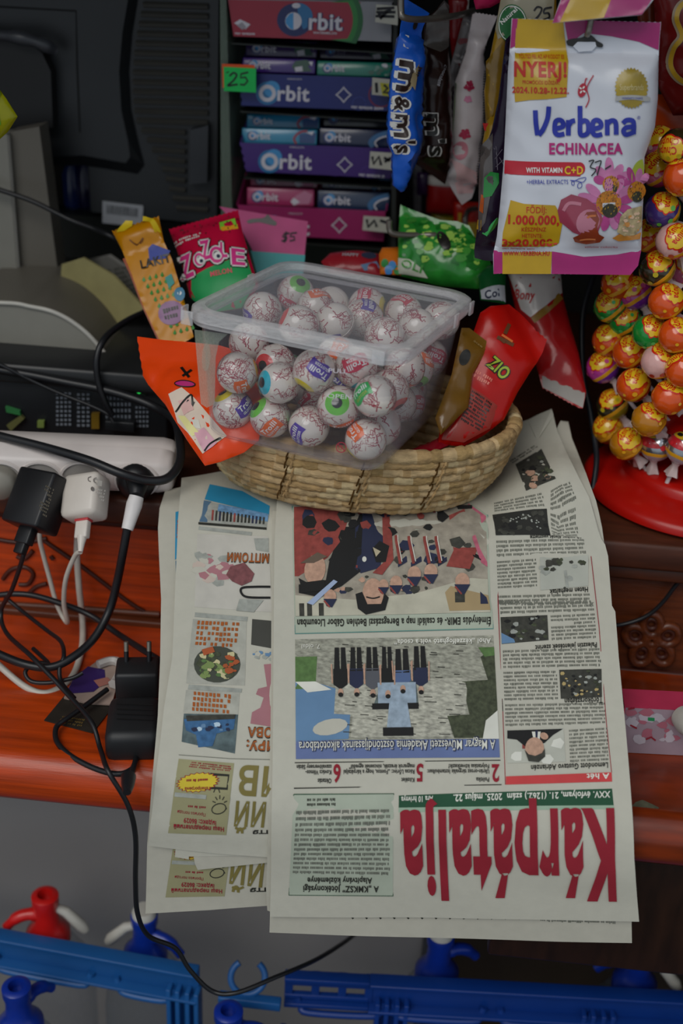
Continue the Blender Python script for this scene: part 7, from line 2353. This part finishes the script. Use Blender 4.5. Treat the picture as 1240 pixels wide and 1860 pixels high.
poly(mb, s, [(170, 1238), (195, 1232), (205, 1242), (180, 1250)], mat('skin_packet_print', '#8a5a50', .5), .0014)
tag(mb.build('packet', loc=s.hit(116, 1268)), 'purple and pale packet lying on the black card', 'packet')
mb = MB(); mb.tube(catmull([PZ(x, y, .772) for x, y in ((178, 1207), (200, 1200), (216, 1204), (218, 1222), (206, 1243))], 5), [.004] * 20 + [.005], mat('torn_white_plastic', '#a8a4a0', .4), n=6)
tag(mb.build('plastic_strip', loc=PZ(200, 1210, .77)), 'curled white plastic strip at the top of the purple packet', 'scrap')

# ------------------------------------------------------------------ box on the right part of the ledge
p = [PZ(1118, 1366, .7575), PZ(1275, 1374, .7575)]
hz = .046
mb = MB()
s = Flat(p[0], p[1], p[0] + V((0, 0, 1)))
mb.slab([p[0], p[1], p[1] + V((0, 0, hz)), p[0] + V((0, 0, hz))], (0, .0012, 0), mat('lilac_box_card', '#8e7c86', .45, coat=.2, vary=.15, vscale=30))
blobs(mb, s, [(1132, 1285), (1240, 1292), (1240, 1350), (1132, 1345)], [mat('pale_lilac_print', '#a8a0a8', .4), mat('rose_box_print', '#9a5a68', .4), mat('pale_lilac_print', '#a8a0a8')], 22, 11, .0004, 6)
poly(mb, s, [(1176, 1302), (1188, 1303), (1188, 1309), (1176, 1308)], mat('green_box_print', '#1c7a4a', .4), .0008)
for a_ in ([(1172, 1342), (1182, 1338), (1190, 1344)], [(1140, 1287), (1152, 1285)], [(1144, 1316), (1156, 1322)]):
    stroke(mb, s, a_, 3, RED_I, .0008)
bx = thing('candy_box', 'pink and lilac cardboard box lying on the brown ledge below the carved flower', 'box', p[0])
mb.build('front_panel', bx)
mb = MB(); q = V((0, 0, hz))
mb.slab([p[0] + q, p[1] + q, p[1] + q + V((0, .022, .002)), p[0] + q + V((0, .022, .002))], (0, 0, .001), mat('raspberry_box_card', '#a02c48', .45, coat=.2))
mb.slab([p[0], p[0] + V((0, .022, 0)), p[0] + V((0, .022, hz)), p[0] + q], (.0012, 0, 0), mat('raspberry_box_card', '#a02c48'))
mb.slab([p[1], p[1] + V((0, .022, 0)), p[1] + V((0, .022, hz)), p[1] + q], (-.0012, 0, 0), mat('raspberry_box_card', '#a02c48'))
mb.build('box_body', bx)
c = PY(1250, 1312, p[1].y - .013)
mb = MB(); mb.lathe([(0, -.011), (.010, -.010), (.0115, 0), (.010, .010), (0, .011)], mat('white_cap_plastic', '#a8a49c', .4), c, ax=V((.3, -1, .2)), n=24, cap=False)
tag(mb.build('round_tin', loc=c), 'white round lid at the picture edge in front of the pink and lilac box', 'lid')

s = Flat(PZ(1150, 1478, .7578), PZ(1195, 1478, .7578), PZ(1165, 1455, .7590))
mb = MB(); shell(mb, s, [(1140, 1472), (1154, 1458), (1166, 1454), (1184, 1462), (1196, 1468), (1192, 1479), (1144, 1479)], mat('greenish_grey_scrap', '#4a4a3a', .7, vary=.5, vscale=120), -.001, .0008, 7)
tag(mb.build('paper_scrap', loc=s.hit(1165, 1478)), 'crumpled greenish grey scrap at the front of the brown ledge beside the newspapers', 'scrap')

# ------------------------------------------------------------------ crates of soda siphons below
CRB = mat('crate_blue', '#1a5796', .4, .5, vary=.12, vscale=14, gain=.95)
CRD = mat('crate_blue_deep', '#0a3a8c', .4, .5, vary=.12, vscale=14, gain=.8)
def crate(label, x0, y0, x1, y1, z, ext0, ext1, posts, clips, slots, m, win=0):
    """front bar runs between the two picture points at height z"""
    a, b = PZ(x0, y0, z), PZ(x1, y1, z)
    d = (b - a).normalized(); a = a - d * ext0; b = b + d * ext1
    nb = V((-d.y, d.x, 0)); up = V((0, 0, 1))
    L = (b - a).length
    t = thing('crate', label, 'crate', V(((a.x + b.x) / 2, (a.y + b.y) / 2, z - .30)))
    mb = MB()
    ax3 = (d, nb, up)
    mid = (a + b) / 2
    w0 = win
    q0 = a + d * w0
    m2, L2 = (q0 + b) / 2, (b - q0).length
    mb.box(m2 - up * .018, ax3, (L2 / 2, .0022, .018), m, .0008)
    mb.box(m2 - nb * .006, ax3, (L2 / 2, .008, .0018), m, .0008)
    mb.box(m2 - up * .036 - nb * .006, ax3, (L2 / 2, .008, .0016), m, .0006)
    if w0:
        m1 = (a + q0) / 2
        for z_ in (.002, .012, .030, .036):
            mb.box(m1 - up * z_ - nb * (.004 if z_ in (.002, .036) else .001), ax3, (w0 / 2, .006 if z_ in (.002, .036) else .003, .0026), m, .0006)
        for k in range(4):
            mb.box(a + d * (w0 - .004) * k / 3 + d * .004 - up * .018, ax3, (.004, .003, .018), m, .0006)
    mb.build('top_bar', t)
    for u in posts:
        p = a + d * (ext0 + u)
        mb = MB()
        for du in (-.014, -.005, .005, .014):
            mb.box(p + d * du - up * .16 - nb * .006, ax3, (.0022, .007, .135), m, .0006)
        mb.box(p - up * .16 + nb * .001, ax3, (.016, .002, .135), m, .0006)
        mb.build('post', t)
    for u, w_ in slots:
        p = a + d * (ext0 + u)
        mb = MB()
        mb.tube(catmull([p + d * (-w_ / 2) - up * .030 - nb * .004, p + d * (-w_ / 2 + .004) - up * .040 - nb * .006, p + d * (-w_ / 2 + .012) - up * .044 - nb * .010, p + d * (w_ / 2 - .012) - up * .044 - nb * .010, p + d * (w_ / 2 - .004) - up * .040 - nb * .006, p + d * (w_ / 2) - up * .030 - nb * .004], 4), .0036, m)
        mb.build('handle_rib', t)
    for u, w_ in clips:
        p = a + d * (ext0 + u) - nb * .02 - up * .012
        mb = MB()
        mb.tube([p + .016 * (COS(th) * d + SIN(th) * (up * .75 + nb * .6)) for th in [R(-215 + k * 250 / 20) for k in range(21)]], .0034, m)
        mb.box(p - (up * .75 + nb * .6) * .019, ax3, (.020, .005, .003), m, .001)
        mb.build('bottle_clip', t)
    # lower tier, sides and floor of the crate
    mb = MB(); mb.box(mid - up * .285, ax3, (L / 2, .003, .02), m); mb.box(mid - up * .30 - nb * .085, ax3, (L / 2, .088, .003), m); mb.build('floor_grid', t)
    mb = MB(); mb.box(mid - up * .085 - nb * .17, ax3, (L / 2, .003, .012), m, .001); mb.box(mid - up * .27 - nb * .17, ax3, (L / 2, .003, .03), m, .001); mb.build('outer_bar', t)
    for e_ in (0, 1):
        q = a.lerp(b, e_)
        mb = MB(); mb.box(q - up * .085 - nb * .085, ax3, (.003, .085, .012), m, .001); mb.box(q - up * .27 - nb * .085, ax3, (.003, .085, .03), m, .001); mb.build('side_bar', t)
    return a, b, d, nb
ZR = .455
ca = crate('light blue crate with soda siphons at the lower left', 0, 1690, 362, 1757, ZR, .16, .0, (.19, ), (), ((.045, .10), (.15, .06)), CRB)
cb = crate('deep blue crate with soda siphons at the lower right, below the newspapers', 518, 1764, 1240, 1804, ZR, .0, .12, (.105, .305), (), ((.055, .085), (.15, .09), (.255, .09), (.36, .08)), CRD, .082)
mb = MB()
p = PZ(450, 1775, .452)
mb.tube([p + .0165 * (COS(th) * V((1, .05, 0)) + SIN(th) * V((0, .55, .8))) for th in [R(-235 + k * 290 / 22) for k in range(23)]], .0032, CRB)
mb.box(p - V((-.004, .012, .018)), AX, (.030, .005, .005), CRB, .001)
tag(mb.build('bottle_clip', loc=p), 'blue C-shaped bottle clip in the gap between the two crates', 'clip')
SGL = clear_plastic('siphon_bottle_plastic', '#5a6a74', .10, .12)
LEV = mat('siphon_lever_white', '#a8a69e', .4)
def siphon(label, px, py, z, m, yaw, cap=None, lever=True, spout=True):
    """soda siphon: head top centre at the picture point"""
    h = PZ(px, py, z)
    t = thing('soda_siphon', label, 'bottle', V((h.x, h.y, z - .31)), 'soda siphons in the blue crates')
    mb = MB(); mb.lathe([(.0, -.305), (.040, -.305), (.0435, -.295), (.0435, -.12), (.040, -.09), (.026, -.062), (.017, -.052)], SGL, h, n=32, cap=False); mb.build('bottle_body', t)
    mb = MB()
    mb.lathe([(.0, -.056), (.022, -.056), (.022, -.044), (.016, -.036), (.0125, -.030), (.0115, -.012), (.0135, -.004), (.0135, .004), (.0105, .006), (.0075, .006), (.0070, -.004), (0, -.004)], m, h, n=26, cap=False)
    head = mb.build('head', t)
    d = V((COS(R(yaw)), SIN(R(yaw)), 0))
    if spout:
        mb = MB(); mb.tube(catmull([h + V((0, 0, -.024)), h + d * .014 + V((0, 0, -.019)), h + d * .028 + V((0, 0, -.022)), h + d * .040 + V((0, 0, -.034))], 5), [.0072] * 6 + [.0062] * 6 + [.0050] * 4, m, n=12); mb.build('spout', t)
    if lever:
        mb = MB(); mb.tube([h - d * .008 + V((0, 0, -.012)), h - d * .020 + V((0, -.004, -.016)), h - d * .036 + V((0, -.008, -.034)), h - d * .040 + V((0, -.009, -.040))], [.0042, .0052, .0062, .0044], LEV, n=10); mb.build('lever', t)
    if cap:
        mb = MB(); mb.lathe([(.0118, .003), (.0122, .009), (.010, .0125), (0, .013)], LEV, h, n=24, cap=False); mb.build('cap', t)
    return t
BLU = mat('siphon_blue', '#0c2e92', .35, .5, coat=.2, gain=1.0)
siphon('soda siphon with a red head behind the bar of the light blue crate', 82, 1632, .480, mat('siphon_red', '#b01412', .35, .5, coat=.2), 195)
siphon('soda siphon with a blue head and white lever, just left of the hanging newspapers', 262, 1668, .470, BLU, -15, True)
siphon('soda siphon with a blue head in the near left corner of the light blue crate', 30, 1798, .462, BLU, 60, lever=False)
siphon('soda siphon with a blue head at the lower middle between the two crates', 415, 1842, .462, BLU, 10, lever=False)
siphon('soda siphon with a white cap just below the middle of the newspapers', 800, 1704, .476, BLU, 20, True, lever=False)
siphon('soda siphon with a white cap and loose white lever at the lower right', 1166, 1722, .476, BLU, 180, True)
